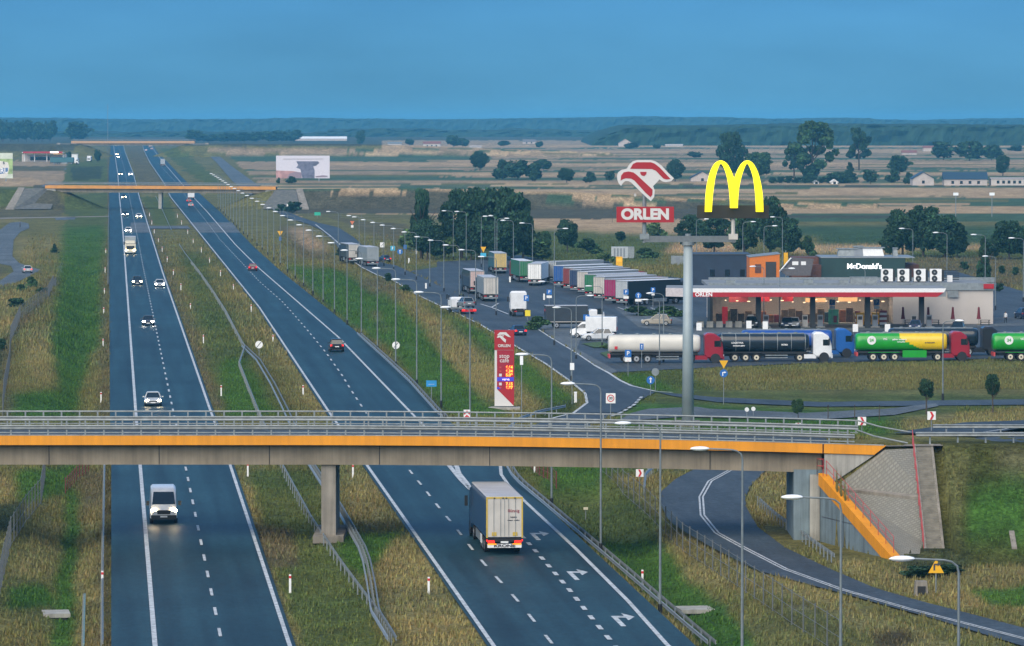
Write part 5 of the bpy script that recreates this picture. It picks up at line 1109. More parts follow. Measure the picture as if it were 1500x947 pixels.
# tractor without trailer
p = G(763, 464, .07); t = thing('tractor_unit', 'white tractor unit without a trailer, seen from behind', 'lorry', p, R(6)); truck_cab(t, C_WHT, 3.2, 0, 3.8); b = MB(); b.box((0, 1.8, .85), (1.0, 3.6, .3)); b.box((0, 1.3, 1.1), (1.1, 1.0, .12)); b.build('chassis', M_BLACK, t)
for s in (-1, 1): wheel(t, s * .95, 1.2, .5, .5); b = MB(); b.box((s * .95, 1.2, 1.08), (.55, 1.2, .08)); b.build('mudguard', M_BLACK, t); b = MB(); b.box((s * .8, -.02, .8), (.4, .08, .15)); b.build('tail_light', M_TAILO, t)
# ------------------------------------------------------------------ tankers
def tanker(p, label, rz, tankm, cabm, deco=None, L=11.4, bands=False, bodym=None, rimm=None):
    """rear at y=0, faces +y"""
    t = thing('tanker_lorry', label, 'tanker', p, rz, 'tanker lorries queued before the fuel station'); n = 36
    zc, a, h = 2.35, 1.24, 1.12
    def ring(y, s): return [(a * s * math.copysign(abs(math.cos(q)) ** .75, math.cos(q)), y, zc + h * s * math.copysign(abs(math.sin(q)) ** .75, math.sin(q))) for q in [2 * math.pi * i / n for i in range(n)]]
    ys_ = [0, .1, .35] + list(np.linspace(.6, L - .6, 60)) + [L - .35, L - .1, L]; sc2 = [.80, .92, .98] + [1.0] * 60 + [.98, .92, .80]
    b = MB(); b.loft([ring(y, s) for y, s in zip(ys_, sc2)]); ms = tankm if isinstance(tankm, list) else [tankm]; tk_ = b.build('tank', ms, t)
    if len(ms) > 1:
        for f in tk_.data.polygons:
            yy, zz = f.center.y, f.center.z; f.material_index = 1 if yy > 5.4 + max(0, (2.9 - zz)) * 1.9 and yy < 11.39 and zz > 1.42 + max(0, 9.0 - yy) * .12 else 0
    smooth_by_angle(tk_, 50)
    b = MB(); b.loft([[(-.35, y, zc + h - .03), (.35, y, zc + h - .03), (.35, y, zc + h + .07), (-.35, y, zc + h + .07)] for y in (.6, L - .6)]); b.build('catwalk', M_GALV, t)
    for k in range(5): b = MB(); b.cyl((0, 1.6 + k * 2.05, zc + h + .1), .24, .14, seg=10); b.build('manhole', M_GALVD, t)
    if bands:
        for k in range(7):
            b = MB(); y = .5 + k * (L - 1) / 6; b.loft([ring(y - .035, 1.012), ring(y + .035, 1.012)], cap=False); b.build('band', M_GALV, t)
    b = MB(); b.box((0, L / 2, 1.1), (2.0, L - .6, .26)); b.box((0, L * .5, .8), (1.0, L - .5, .3)); b.build('chassis', M_BLACK, t)
    b = MB(); b.box((0, .1, .85), (2.4, .2, .5)); b.build('underrun_bar', M_REDRAIL, t)
    for s in (-1, 1):
        b = MB(); b.box((s * .95, -.02, .9), (.4, .06, .2)); b.build('tail_light', M_TAILO, t)
        for k in range(3): wheel(t, s * 1.03, 2.1 + 1.35 * k, .52, .34, rimm); 
        b = MB(); b.box((s * 1.18, 7.3, .8), (.05, 2.8, .12)); b.box((s * 1.18, 7.3, .5), (.05, 2.8, .12)); b.build('side_guard', M_GALV, t)
        b = MB(); b.loft([rr(1.22 * 1, 1.04, 1.12, y, ch=.03) for y in (1.5, 5.4)]) if s > 0 else None
        if s > 0: b.build('mudguard', bodym or M_BLACK, t)
        if bodym: b = MB(); b.box((s * 1.16, 7.3, .9), (.12, 3.0, .9)); b.build('pipe_cabinet', bodym, t)
    truck_cab(t, cabm, L + .5, 0, 3.7); b = MB(); b.box((0, L - .2, .85), (.9, 4.6, .3)); b.build('tractor_chassis', M_BLACK, t)
    b = MB(); b.box((0, L + .1, .65), (2.3, 1.5, .5)); b.build('side_skirt', cabm, t)
    for s in (-1, 1): wheel(t, s * .95, L - 1.2, .5, .5, rimm)
    if deco: deco(t)
    return t
C_TW = mat('tank_white', (.62, .59, .52), .35, noise=.10, nscale=.5); C_TB = P_('tank_black', (.012, .020, .028), .25); C_TG = P_('tank_green', (.015, .30, .025), .3); C_TY = P_('tank_yellow', (.75, .50, .01), .3); C_TBL = P_('tank_blue', (.015, .07, .30), .3); C_CR = P_('cab_red', (.28, .012, .025), .3); C_CB = P_('cab_blue', (.015, .10, .34), .3); C_RIMW = mat('rim_cream', (.6, .55, .42), .4)
def lett(items):
    def f(t):
        for tx, s_, m, y, z in items:
            if tx == 'O':
                b = MB(); b.cyl((1.25, y, z), .55, .05, 'x', 24); b.build('emblem', M_WHITE, t); text_mesh('24', .5, 'lettering', C_TG, t, (1.285, y, z), R(90), bold=.02)
            else: text_mesh(tx, s_, 'lettering', m, t, (1.27, y, z), R(90), bold=.008)
    return f
RZT = R(-88)
def tank_at(uf, v, *a, Ltot=14.3, dy=0.0, **k):
    """uf = pixel of the cab front"""
    p = G(uf, v, .07); k['p'] = None; k.pop('p'); q = [p[0] - math.sin(-RZT) * Ltot, p[1] + 1.25 + dy - math.cos(RZT) * Ltot, .07]
    return tanker(q, *a, **k)
hz = lambda t: (lambda b: (b.box((1.26, .9, 1.9), (.03, .35, .35)), b.build('hazard_plate', M_RED, t)))(MB())
tank_at(1060, 532, 'white tanker with a red cab at the left end of the queue', RZT, C_TW, C_CR, rimm=None, deco=hz)
tank_at(1219, 530, 'shiny black tanker with silver bands and a white cab, second in the queue', RZT, C_TB, C_WHT, bands=True, deco=lett([('LOGISTYKA', .28, M_TEXTW, 2.4, 2.35), ('transport paliw', .24, M_TEXTW, 2.6, 2.0), ('PETRO', .26, M_TEXTW, 8.3, 2.1)]), rimm=C_RIMW)
tank_at(1252, 524, 'blue tanker with a blue cab standing behind the black one', RZT, C_TBL, C_CB)
tank_at(1421, 529, 'green and yellow tanker with a dark red cab, third in the front queue', RZT, [C_TG, C_TY], C_CR, bodym=C_TG, rimm=C_RIMW, deco=lett([('O', 0, None, 1.9, 2.6), ('VIG', .34, M_TEXTW, 3.6, 2.75), ('paliwa  transport', .26, M_TEXTW, 5.4, 2.7), ('www.paliwa', .2, M_TEXTW, 5.6, 2.4), ('spedycja paliw', .22, M_TEXTD, 9.2, 2.3)]))
tank_at(1466, 521, 'dark navy tanker standing behind the green and yellow one', RZT, C_TB, C_BLK)
tank_at(1622, 529, 'plain green tanker cut off by the right edge of the picture', RZT, C_TG, C_CR, bodym=C_TG, rimm=C_RIMW, deco=lett([('O', 0, None, 1.9, 2.6), ('VIG', .34, M_TEXTW, 3.6, 2.75)]))
car(1469, 505, 'red car hidden up to its roof behind the plain green tanker', C_CR, R(90), 'suv')
# ------------------------------------------------------------------ fuel station
def face_box(b, u0, u1, y, z0, z1, dep=.1): x0, x1 = at(u0, 500, y)[0], at(u1, 500, y)[0]; b.box(((x0 + x1) / 2, y + dep / 2, (z0 + z1) / 2), (x1 - x0, dep, z1 - z0)); return b
X_ = lambda u, y: (u - CX) / F * y * 1.0004
M_WALLW = mat('white_cladding', (.52, .47, .42), .6, noise=.06, nscale=.4); M_ROOFS = mat('roof_felt', (.20, .215, .225), .8, noise=.15, nscale=.3); M_FRAME = mat('shop_frame', (.03, .033, .035), .5); M_REDF = mat('red_fascia', (.38, .010, .018), .4, noise=.05)
M_WARM = mat('warm_lamp', (1, .8, .5), .5, emit=1.5, ecol=(1, .66, .38), noise=0); M_SGL = glass_mat('shop_glass', (.03, .05, .06), .72)
YS = 706.0; GS_ = thing('fuel_station', 'low white fuel station shop with a glazed front and grey flat roof', 'fuel station', (0, YS, 0))
def ebox(name, u0, u1, y0, y1, z0, z1, m, par, um=None):
    ym = y0; x0, x1 = X_(u0, ym), X_(u1, ym); pr = par.location if par is not None and par.parent is None else Vector((0, 0, 0)); b = MB(); b.box(((x0 + x1) / 2 - pr.x, (y0 + y1) / 2 - pr.y, (z0 + z1) / 2 - pr.z), (x1 - x0, y1 - y0, z1 - z0)); return b.build(name, m, par)
ebox('wall', 1308, 1455, YS, YS + 26, 0, 5.3, M_WALLW, GS_)
ebox('wall', 1042, 1308, YS + 9, YS + 26, 0, 5.3, M_WALLW, GS_); ebox('wall', 1040, 1044, YS + .05, YS + 9, 0, 5.3, M_FRAME, GS_)
ebox('roof', 1038, 1457, YS - .2, YS + 26.2, 5.3, 5.75, M_ROOFS, GS_); ebox('parapet', 1038, 1457, YS - .3, YS - .1, 5.05, 6.1, M_GALVD, GS_); ebox('parapet', 1038, 1457, YS + 26, YS + 26.3, 5.3, 6.1, M_GALVD, GS_)
ebox('corner_band', 1441, 1456, YS - .5, YS - .31, 5.3, 6.0, M_REDF, GS_)
ebox('cornice', 1388, 1404, YS - .36, YS - .305, 4.0, 5.0, M_GALV, GS_)
ebox('floor', 1044, 1308, YS + .2, YS + 9, .1, .16, M_CONC2, GS_); ebox('ceiling', 1044, 1308, YS + .2, YS + 9, 4.3, 4.4, M_DOORW, GS_)
wf = ebox('shop_window', 1044, 1308, YS + .06, YS + .1, .1, 4.3, M_SGL, GS_)
for k in range(14):
    u = 1044 + 264 * k / 13; ebox('mullion', u - .5, u + .5, YS - .02, YS + .16, .1, 4.3, M_FRAME, wf)
ebox('transom', 1044, 1308, YS - .03, YS + .05, 3.0, 3.12, M_FRAME, wf); ebox('head_beam', 1042, 1308, YS - .04, YS + .2, 4.3, 5.05, M_FRAME, GS_)
rs = random.Random(3); cols = [(.30, .10, .03), (.25, .18, .04), (.12, .06, .03), (.30, .28, .24), (.28, .03, .03), (.05, .10, .14), (.2, .13, .07), (.08, .05, .03)]
for k in range(24):
    u = 1050 + k * 10.6; h = rs.uniform(1.2, 2.3); c = rs.choice(range(8)); ebox('shelf', u, u + 9, YS + rs.uniform(1.5, 4), YS + 5, .16, h, mat('goods_%d' % c, cols[c], .6, noise=.6, nscale=2.2), GS_)
for k in range(15):
    u = 1062 + k * 16.4; ebox('ceiling_lamp', u, u + 2.2 + (k % 3), YS + 1.5 + (k % 3), YS + 1.8 + (k % 3), 3.45 - .12 * (k % 4), 3.55 - .12 * (k % 4), M_WARM, GS_)
for k in range(5): ebox('light_panel', 1055 + k * 50, 1088 + k * 50, YS + 2, YS + 6, 4.2, 4.28, mat('light_panel', (1, .9, .75), .5, emit=2.2, ecol=(1, .85, .68), noise=0), GS_)
for u0, u1, z0, z1, m in ((1068, 1096, 3.1, 4.0, M_REDRAIL), (1114, 1128, 3.2, 3.9, M_RED), (1146, 1162, 3.2, 3.9, M_RED), (1180, 1210, 3.1, 3.7, mat('menu_board', (.25, .15, .06), .5, emit=.6, ecol=(1, .5, .2))), (1228, 1256, 3.2, 3.8, mat('menu_board', (.25, .15, .06)))): ebox('header_sign', u0, u1, YS + 4.9, YS + 5.1, z0, z1, m, GS_)
ebox('entrance', 1058, 1066, YS - .1, YS + .05, .1, 2.6, M_RED, GS_)
# canopy
YC = 688.0; cp = thing('fuel_canopy', 'long flat canopy with a red and white fascia above the pumps', 'canopy', (0, YC, 0)); b = MB(); x0, x1 = X_(1012, YC), X_(1386, YC); xl = X_(976, YC + 2)
out = [(x0, YC), (x1, YC), (x1 + .6, YC + 14), (xl + .4, YC + 14), (xl, YC + 2.2)]
def ringz(z, g=0.0):
    cx = (x0 + x1) / 2; return [(x + (g if x > cx else -g), y - YC + (-g if y < YC + 5 else g), z) for x, y in out]
b.loft([ringz(4.75), ringz(5.92)]); b.build('canopy_roof', M_ROOFS, cp)
b = MB(); b.loft([[(x0, -.03, 5.38), (x1 - .3, -.03, 5.38), (x1, -.03, 5.95), (x0, -.03, 5.95)], [(x0, .05, 5.38), (x1 - .3, .05, 5.38), (x1, .05, 5.95), (x0, .05, 5.95)]]); b.build('white_fascia', M_WHITE, cp)
b = MB(); b.loft([[(x0, -.08, 4.72), (x1 - 1.3, -.08, 4.72), (x1 - .35, -.08, 5.38), (x0, -.08, 5.38)], [(x0, .02, 4.72), (x1 - 1.3, .02, 4.72), (x1 - .35, .02, 5.38), (x0, .02, 5.38)]]); b.build('red_fascia', M_REDF, cp)
b = MB(); b.loft([[(xl - .06, 2.2, z), (x0 - .02, -.06, z), (x0 + .02, .06, z), (xl + .05, 2.3, z)] for z in (4.72, 5.95)]); b.build('end_fascia', mat('pale_fascia', (.50, .46, .46), .5), cp)
text_mesh('ORLEN', .78, 'lettering', M_TEXTW, cp, (X_(1031, YC), -.10, 5.05), bold=.02)
for k, u in enumerate((1111, 1190.5, 1271, 1350)):
    x = X_(u, YC + 6); b = MB(); b.box((x, 6, 2.37), (.75, .9, 4.74)); b.build('column', M_FRAME, cp)
    for s in (-1, 1):
        q = thing('fuel_pump', f'fuel pump {"left" if s < 0 else "right"} of the {ORD[k]} canopy column from the mast', 'fuel pump', (x + s * 1.1, YC + 6, .1)); b = MB(); b.box((0, 0, .95), (.8, .55, 1.7)); b.build('pump_body', M_DOORW if s < 0 else C_GRY, q); b = MB(); b.box((0, -.29, 1.35), (.6, .05, .5)); b.build('display', M_BLACK, q); b = MB(); b.box((0, 0, .05), (1.3, 1.4, .14)); b.build('plinth', M_CONC2, q); b = MB(); b.box((.42, -.1, .9), (.08, .2, .6)); b.build('nozzle', M_RED, q)
# things in front of the shop
def stack(name, u, y, w_, h, m, lab, cat, n=4):
    q = thing(name, lab, cat, (X_(u, y), y, .06)); 
    for k in range(n): b = MB(); b.box((0, 0, h * (k + .5) / n), (w_, .9, h / n * .88)); b.build('crate', m if not isinstance(m, list) else m[k % len(m)], q)
    return q
stack('crate_stack', 1261, YS - 2, 1.4, 1.8, M_YEL, 'stack of yellow crates by the shop window, left one', 'crates'); stack('crate_stack', 1283, YS - 2, 1.2, 1.8, M_YEL, 'stack of yellow crates by the shop window, right one', 'crates'); stack('crate_stack', 1293.5, YS - 2, 1.1, 2.1, [M_WHITE, C_RED], 'red and white banded stack of boxes by the shop window', 'crates', 6); stack('crate_stack', 1256.5, YS - 1.8, .7, 2.0, [C_RED, M_WHITE], 'narrow red and white rack left of the yellow crates', 'rack', 5)
q = thing('poster_stand', 'pale green poster stand before the shop window', 'poster', (X_(1221, YS - 2), YS - 2, .06)); b = MB(); b.box((0, 0, 1.15), (1.5, .15, 2.2)); b.build('panel', mat('poster_green', (.12, .42, .26), .5, noise=.3, nscale=1.5), q); b = MB(); b.box((.25, -.1, .8), (.5, .04, 1.0)); b.build('picture', C_RED, q)
M_UMB = mat('umbrella_cloth', (.16, .02, .03), .8)
for k, u in enumerate((1323, 1360, 1396, 1434)):
    q = thing('garden_umbrella', f'closed dark red umbrella before the white station wall, {ORD[k]} from the shop window', 'umbrella', (X_(u, YS - 3), YS - 3, .06)); b = MB(); b.tube([(0, 0, 0), (0, 0, 2.7)], .03, 6); b.build('pole', M_GALVD, q); b = MB(); b.tube([(0, 0, .85), (0, 0, 1.1), (0, 0, 1.6), (0, 0, 2.6)], .34, 8, .14); b.build('canopy', M_UMB, q)
    b = MB(); b.box((0, 0, .08), (.6, .6, .16)); b.build('foot', M_CONC, q)
    q = thing('bench_table', f'small outdoor table below the {ORD[k]} dark red umbrella', 'table', (X_(u + 9, YS - 4), YS - 4, .06)); b = MB(); b.box((0, 0, .74), (1.5, .8, .06)); b.build('tabletop', M_BARK, q)
    for sx in (-.6, .6): b = MB(); b.box((sx, 0, .36), (.08, .7, .7)); b.build('leg', M_BLACK, q)
    for sy in (-.75, .75): b = MB(); b.box((0, sy, .43), (1.5, .3, .06)); b.build('seat', M_BARK, q)
for k, u in enumerate(range(1026, 1112, 14)):
    q = thing('planter', f'pale concrete block in the row before the canopy, {ORD[k]} from the mast', 'concrete block', (X_(u, 694), 694, .06)); b = MB(); b.box((0, 0, .45), (1.0, .6, .9), taper=.9); b.build('block', M_CONC2, q); b = MB(); b.box((0, 0, .93), (.8, .45, .06)); b.build('soil', M_BLACK, q)
for u, v, lab in ((1024, 487, 'white board standing below the left end of the canopy'), (1097, 484, 'white board beside the left fuel pumps'), (1121, 485, 'white board right of the left fuel pumps'), (1253, 489, 'white board behind the blue tanker cab'), (1300, 489, 'white board behind the green tanker tank')):
    q = thing('board', lab, 'board', G(u, v, .05)); b = MB(); b.box((0, 0, .8), (.75, .08, 1.1)); b.build('panel', M_WHITE, q); b = MB(); b.box((-.3, .05, .5), (.05, .05, 1.0)); b.box((.3, .05, .5), (.05, .05, 1.0)); b.build('stand', M_GALVD, q)
# rooftop units
for k, u in enumerate((1299.5, 1323.5, 1347.5, 1371)):
    q = thing('air_conditioner', f'white rooftop cooling unit with two fans, {ORD[k]} from the green restaurant', 'cooling unit', (X_(u, 720), 720, 5.75)); b = MB(); b.box((0, .6, 1.05), (1.75, 1.0, 1.9)); b.build('casing', M_WHITE, q); b = MB(); b.box((0, .6, .07), (1.8, 1.1, .14)); b.build('base_rail', M_BLACK, q)
    for z in (.56, 1.5):
        b = MB(); b.cyl((-.2, .08, z), .43, .06, 'y', 20); f_ = b.build('fan', M_BLACK, q); b = MB(); b.cyl((-.2, .03, z), .13, .06, 'y', 10); b.build('hub', M_GALV, f_)
    b = MB(); b.box((1.08, .7, 1.0), (.36, .9, 1.7)); b.build('pipe_duct', M_BLACK, q)
q = thing('roof_grating', 'dark louvred rack on the station roof right of the cooling units', 'rack', (X_(1394, 722), 722, 5.75)); b = MB()
for k in range(5): b.box((0, .5, .35 + k * .33), (2.3, 1.0, .12))
b.build('louvre_stack', M_BLACK, q); b = MB(); b.box((-.3, -.2, .5), (.8, .4, 1.0)); b.build('cabinet', M_WHITE, q)
for u, h in ((1184, .6), (1236, .5), (1265, .9), (1070, .5)):
    q = thing('roof_vent', {1184: 'small grey vent box on the station roof below the slanted grey roof', 1236: 'small grey vent box on the station roof below the restaurant lettering', 1265: 'larger pale box on the station roof left of the cooling units', 1070: 'small grey vent box on the station roof next to the mast'}[u], 'vent', (X_(u, 716), 716, 5.75)); b = MB(); b.box((0, 0, h / 2), (1.4 if u != 1265 else 4, 1.2, h)); b.build('casing', M_GALVD if u != 1265 else M_GALV, q); b = MB(); b.box((0, 0, h + .03), (1.5 if u != 1265 else 4.1, 1.3, .06)); b.build('lid', M_GALV, q)
# ------------------------------------------------------------------ restaurant and neighbours
YM = 792.0; mc = thing('restaurant', 'dark green restaurant block with white lettering behind the fuel station', 'restaurant', (0, YM, 0))
M_DGRN = mat('dark_green_cladding', (.012, .045, .042), .6, noise=.15, nscale=.6); M_BRK = mat('brown_cladding', (.11, .045, .03), .7, noise=.2)
ebox('wall', 1203, 1326, YM, YM + 14, 0, 7.35, M_DGRN, mc); ebox('wall', 1188, 1203, YM - .3, YM + 12, 0, 6.2, M_BRK, mc); ebox('wall', 1160, 1203, YM + 6, YM + 14, 0, 7.3, M_BRK, mc); ebox('wall', 1326, 1346, YM + 3, YM + 14, 0, 6.2, M_BRK, mc)
ebox('roof', 1202, 1340, YM - .1, YM + 14.2, 7.35, 7.5, M_GALV, mc)
text_mesh("McDonald's", 1.22, 'lettering', mat('lit_lettering', (.9, .9, .9), .4, emit=.6, ecol=(1, 1, 1), noise=0), mc, (X_(1266, YM), -.10, 5.95), bold=.02)
b = MB(); pts = [(1143, 397), (1161, 378), (1192, 380), (1187, 404), (1152, 404)]; P3 = [at(u, v, YM - 4) for u, v in pts]; b.prism([(p[0], p[2]) for p in P3], -4.2, -2.0); b.build('slanted_facade', mat('slate_panel', (.10, .095, .10), .6, noise=.15), mc)
for u, v, s in ((1165, 386, 1.0), (1177, 386, .8)): p = at(u, v, YM - 4.3); b = MB(); b.box((p[0], -4.23, p[2]), (s, .06, .6)); b.build('window', M_WHITE, mc)
b = MB(); pe = [at(u, v, YM - 4.4) for u, v in ((1142, 398), (1159, 378))]; b.tube([(p[0], -4.4, p[2]) for p in pe], .12, 5); b.build('edge_trim', M_WHITE, mc)
for u, z, w_, h, m, lab in ((1240, 7.5, 3.2, 1.1, M_GALV, 'grey ventilation unit on the restaurant roof, leftmost'), (1257, 7.5, 1.6, 1.5, C_GRY, 'tall bluish vent on the restaurant roof'), (1276, 7.5, 4.2, 1.3, M_WHITE, 'white unit with a peaked hood on the restaurant roof'), (1311, 7.5, .8, 1.2, M_GALV, 'small vent with a cowl at the right of the restaurant roof')):
    q = thing('roof_unit', lab, 'roof unit', (X_(u, YM + 8), YM + 8, z)); b = MB(); b.box((0, 0, h / 2), (w_, 2.0, h), taper=.85); b.build('casing', m, q); b = MB(); b.box((0, 0, h + .08), (w_ * 1.05, 2.1, .16)); b.build('hood', M_GALVD, q)
YO = 800.0; ob_ = thing('orange_building', 'small bright orange building with a sloping roof line', 'building', (0, YO, 0)); M_OR2 = mat('orange_render', (.62, .17, .02), .7, noise=.06); b = MB(); p = [(X_(1098, YO), 0), (X_(1142, YO), 0), (X_(1142, YO), 7.75), (X_(1098, YO), 7.2)]; b.prism(p, 0, 10); b.build('wall', M_OR2, ob_)
ebox('door', 1121.5, 1137, YO - .05, YO + .1, 2.2, 6.5, M_FRAME, ob_)
w_ = ebox('window', 1106, 1115, YO - .05, YO + .1, 4.6, 6.1, M_BRK, ob_); ebox('window_pane', 1107.5, 1113.5, YO - .09, YO - .052, 4.9, 5.8, M_DOORW, w_)
b = MB(); b.loft([[(X_(1097, YO), y, 7.22), (X_(1143, YO), y, 7.78), (X_(1143, YO), y, 7.9), (X_(1097, YO), y, 7.34)] for y in (-.1, 10.1)]); b.build('roof', M_GALVD, ob_)
YD = 832.0; q = thing('dark_hall', 'long low dark navy hall left of the orange building', 'building', (0, YD, 0)); ebox('wall', 1012, 1099, YD, YD + 12, 0, 6.7, mat('navy_cladding', (.012, .028, .055), .6, noise=.2, nscale=.6), q); ebox('roof', 1011, 1100, YD - .1, YD + 12.1, 6.7, 6.9, M_FRAME, q)
for u in (1040, 1062, 1084): ebox('window', u, u + 7, YD - .04, YD + .1, 3.0, 4.2, M_GLASS, q)
q = thing('yellow_sign', 'small yellow and white sign post behind the slanted grey roof', 'sign', (X_(1151, 815), 815, 0)); b = MB(); b.box((0, 0, 4), (.12, .12, 8)); b.build('post', M_GALV, q); b = MB(); b.box((0, -.1, 6.6), (.7, .2, 2.0)); b.build('panel', M_YEL, q)
p = G(913, 379); q = thing('storage_container', 'pale grey storage container by the bushes beyond the parked lorries', 'container', p); b = MB(); b.box((-.8, 1.2, 1.3), (3.6, 2.4, 2.5)); b.build('box', C_LGT, q); b = MB(); b.box((1.7, 1.2, 1.3), (1.4, 2.4, 2.5)); b.build('end_box', M_GALV, q)
for x in (-1.9, -1.2, -.5, .2): b = MB(); b.box((x, -.02, 1.3), (.35, .05, 1.9)); b.build('door_panel', C_GRY, q)
p = G(993, 388); q = thing('storage_container', 'second pale box left of the mast, beyond the parked lorries', 'container', p); b = MB(); b.box((0, 1, .9), (2.8, 2, 1.8)); b.build('box', M_GALV, q); b = MB(); b.box((0, -.02, .9), (.9, .05, 1.5)); b.build('door_panel', C_GRY, q)
p = G(907, 395); q = thing('yellow_box', 'small yellow box at the far end of the grey lettered trailer', 'box', p); b = MB(); b.box((0, 0, 1.6), (1.3, 1.3, 2.0)); b.build('box', M_YEL, q); b = MB(); b.box((0, -.66, 1.9), (.9, .05, .6)); b.build('panel', M_AMBER, q)
# ------------------------------------------------------------------ sign mast
YP = G(1007.5, 624)[1]; pm_ = thing('sign_mast', 'tall grey steel mast with a crossbeam carrying two big signs', 'mast', (at(1007.5, 600, YP)[0], YP, 0)); SX = pm_.location.x
def MX(u): return at(u, 300, YP)[0] - SX
def MZ(v): return at(1000, v, YP)[2]
b = MB(); b.tube([(0, 0, -.5), (0, 0, MZ(360))], .60, 20, .44); b.build('pole', M_STEELW, pm_, True)
b = MB(); b.box(((MX(944) + MX(1078)) / 2, 0, (MZ(346) + MZ(355)) / 2), (MX(1078) - MX(944), .6, MZ(346) - MZ(355))); b.build('crossbeam', mat('beam_dark', (.13, .15, .16), .6), pm_)
b = MB(); b.cyl((0, 0, MZ(357)), .62, .35, seg=18); b.cyl((0, 0, MZ(345)), .3, .3, seg=12); b.build('collar', M_GALVD, pm_)
for u, vt in ((944, 285), (1074, 318)): b = MB(); b.tube([(MX(u), 0, MZ(356)), (MX(u), 0, MZ(vt))], .2, 8); b.box((MX(u), 0, MZ(347)), (.9, .75, .55)); b.build('sign_post', M_GALVD if u == 944 else M_DOORW, pm_)
def plate(name, pts, y0, y1, m, par, hole=None):
    b = MB(); P3 = [(MX(u), MZ(v)) for u, v in pts]; n = len(P3)
    ar = sum(P3[i][0] * P3[(i + 1) % n][1] - P3[(i + 1) % n][0] * P3[i][1] for i in range(n))
    if ar < 0: P3 = P3[::-1]
    b.add([(x, y0, z) for x, z in P3], [tuple(range(n))]); b.add([(x, y1, z) for x, z in P3], [tuple(range(n - 1, -1, -1))])
    for i in range(n): j = (i + 1) % n; b.add([(P3[i][0], y0, P3[i][1]), (P3[i][0], y1, P3[i][1]), (P3[j][0], y1, P3[j][1]), (P3[j][0], y0, P3[j][1])], [(0, 1, 2, 3)])
    o = b.build(name, m, par); import bmesh
    bm = bmesh.new(); bm.from_mesh(o.data); bmesh.ops.triangulate(bm, faces=[f for f in bm.faces if len(f.verts) > 4]); bmesh.ops.remove_doubles(bm, verts=bm.verts, dist=.0005); bmesh.ops.recalc_face_normals(bm, faces=bm.faces); bm.to_mesh(o.data); bm.free(); return o
zz_ = lambda pts: [(890 + x * .16, 220 + y * .16) for x, y in pts]
M_SIGNW = mat('sign_white_lit', (.62, .60, .58), .45, emit=.0, ecol=(1, .97, .95), noise=0); M_SIGNR = mat('sign_red', (.36, .008, .016), .45, noise=0); M_SIGNY = mat('sign_yellow_lit', (.9, .72, .0), .4, emit=.45, ecol=(1, .86, .0), noise=0)
eagle = plate('eagle_emblem', zz_([(85, 235), (95, 205), (125, 183), (175, 172), (195, 135), (230, 103), (270, 92), (400, 92), (440, 105), (490, 140), (550, 205), (605, 258), (580, 285), (535, 293), (500, 288), (472, 268), (455, 290), (415, 330), (430, 370), (425, 430), (395, 468), (350, 430), (215, 298), (190, 285), (160, 285), (140, 300), (122, 328), (100, 305), (88, 270)]), -.55, -.25, M_SIGNW, pm_)
plate('feather', zz_([(118, 280), (122, 235), (145, 205), (190, 196), (235, 205), (270, 232), (410, 362), (408, 410), (392, 432), (345, 390), (245, 280), (215, 262), (165, 258), (135, 268)]), -.58, -.56, M_SIGNR, eagle)
plate('feather', zz_([(205, 172), (230, 128), (265, 112), (395, 112), (430, 125), (475, 160), (575, 265), (540, 270), (510, 262), (440, 190), (405, 174)]), -.58, -.56, M_SIGNR, eagle)
plate('eye', zz_([(296, 200), (356, 200), (352, 222), (335, 238), (312, 234), (300, 220)]), -.58, -.56, M_SIGNR, eagle)
bd = plate('name_board', [(903, 303), (987, 303), (987, 326), (903, 326)], -.5, -.1, M_SIGNR, pm_)
text_mesh('ORLEN', 1.42, 'lettering', M_SIGNW, bd, (MX(945), -.53, MZ(314.6)), bold=.075, sx=1.04)
plate('arches_board', [(1021, 301), (1126, 301), (1126, 320), (1021, 320)], -.45, -.05, mat('board_dark', (.018, .017, .010), .6), pm_)
def arch(cx, wl, wr, inner_l, inner_r, foot_l, foot_r):
    """outline of one half of the emblem built from two offset curves"""
    o_, i_ = [], []
    return o_
def curve(pts, n=10):
    out = []; P4 = [pts[0]] + pts + [pts[-1]]
    for i in range(1, len(P4) - 2):
        for k in range(n):
            t = k / n; p0, p1, p2, p3 = P4[i - 1], P4[i], P4[i + 1], P4[i + 2]
            out.append(tuple(.5 * ((2 * p1[d]) + (-p0[d] + p2[d]) * t + (2 * p0[d] - 5 * p1[d] + 4 * p2[d] - p3[d]) * t * t + (-p0[d] + 3 * p1[d] - 3 * p2[d] + p3[d]) * t ** 3) for d in (0, 1)))
    out.append(pts[-1]); return out
oL = curve([(888, 565), (892, 440), (905, 320), (935, 200), (975, 125), (1030, 95), (1085, 120), (1125, 185), (1155, 260)], 5); oR = curve([(1155, 260), (1185, 185), (1225, 120), (1275, 95), (1325, 120), (1370, 200), (1402, 320), (1418, 440), (1422, 565)], 5)
iR = curve([(1355, 565), (1350, 440), (1338, 320), (1318, 215), (1275, 125), (1235, 200), (1205, 320), (1192, 440), (1188, 530)], 5); iL = curve([(1118, 530), (1115, 440), (1102, 320), (1075, 200), (1032, 125), (992, 215), (972, 320), (958, 440), (950, 565)], 5)
plate('golden_arches', zz_(oL + oR[1:] + iR + iL), -.95, -.5, M_SIGNY, pm_)
q = G(1007, 626); b = MB(); b.box((0, 0, .2), (2.4, 2.4, .6)); b.build('foundation', M_CONC, pm_)
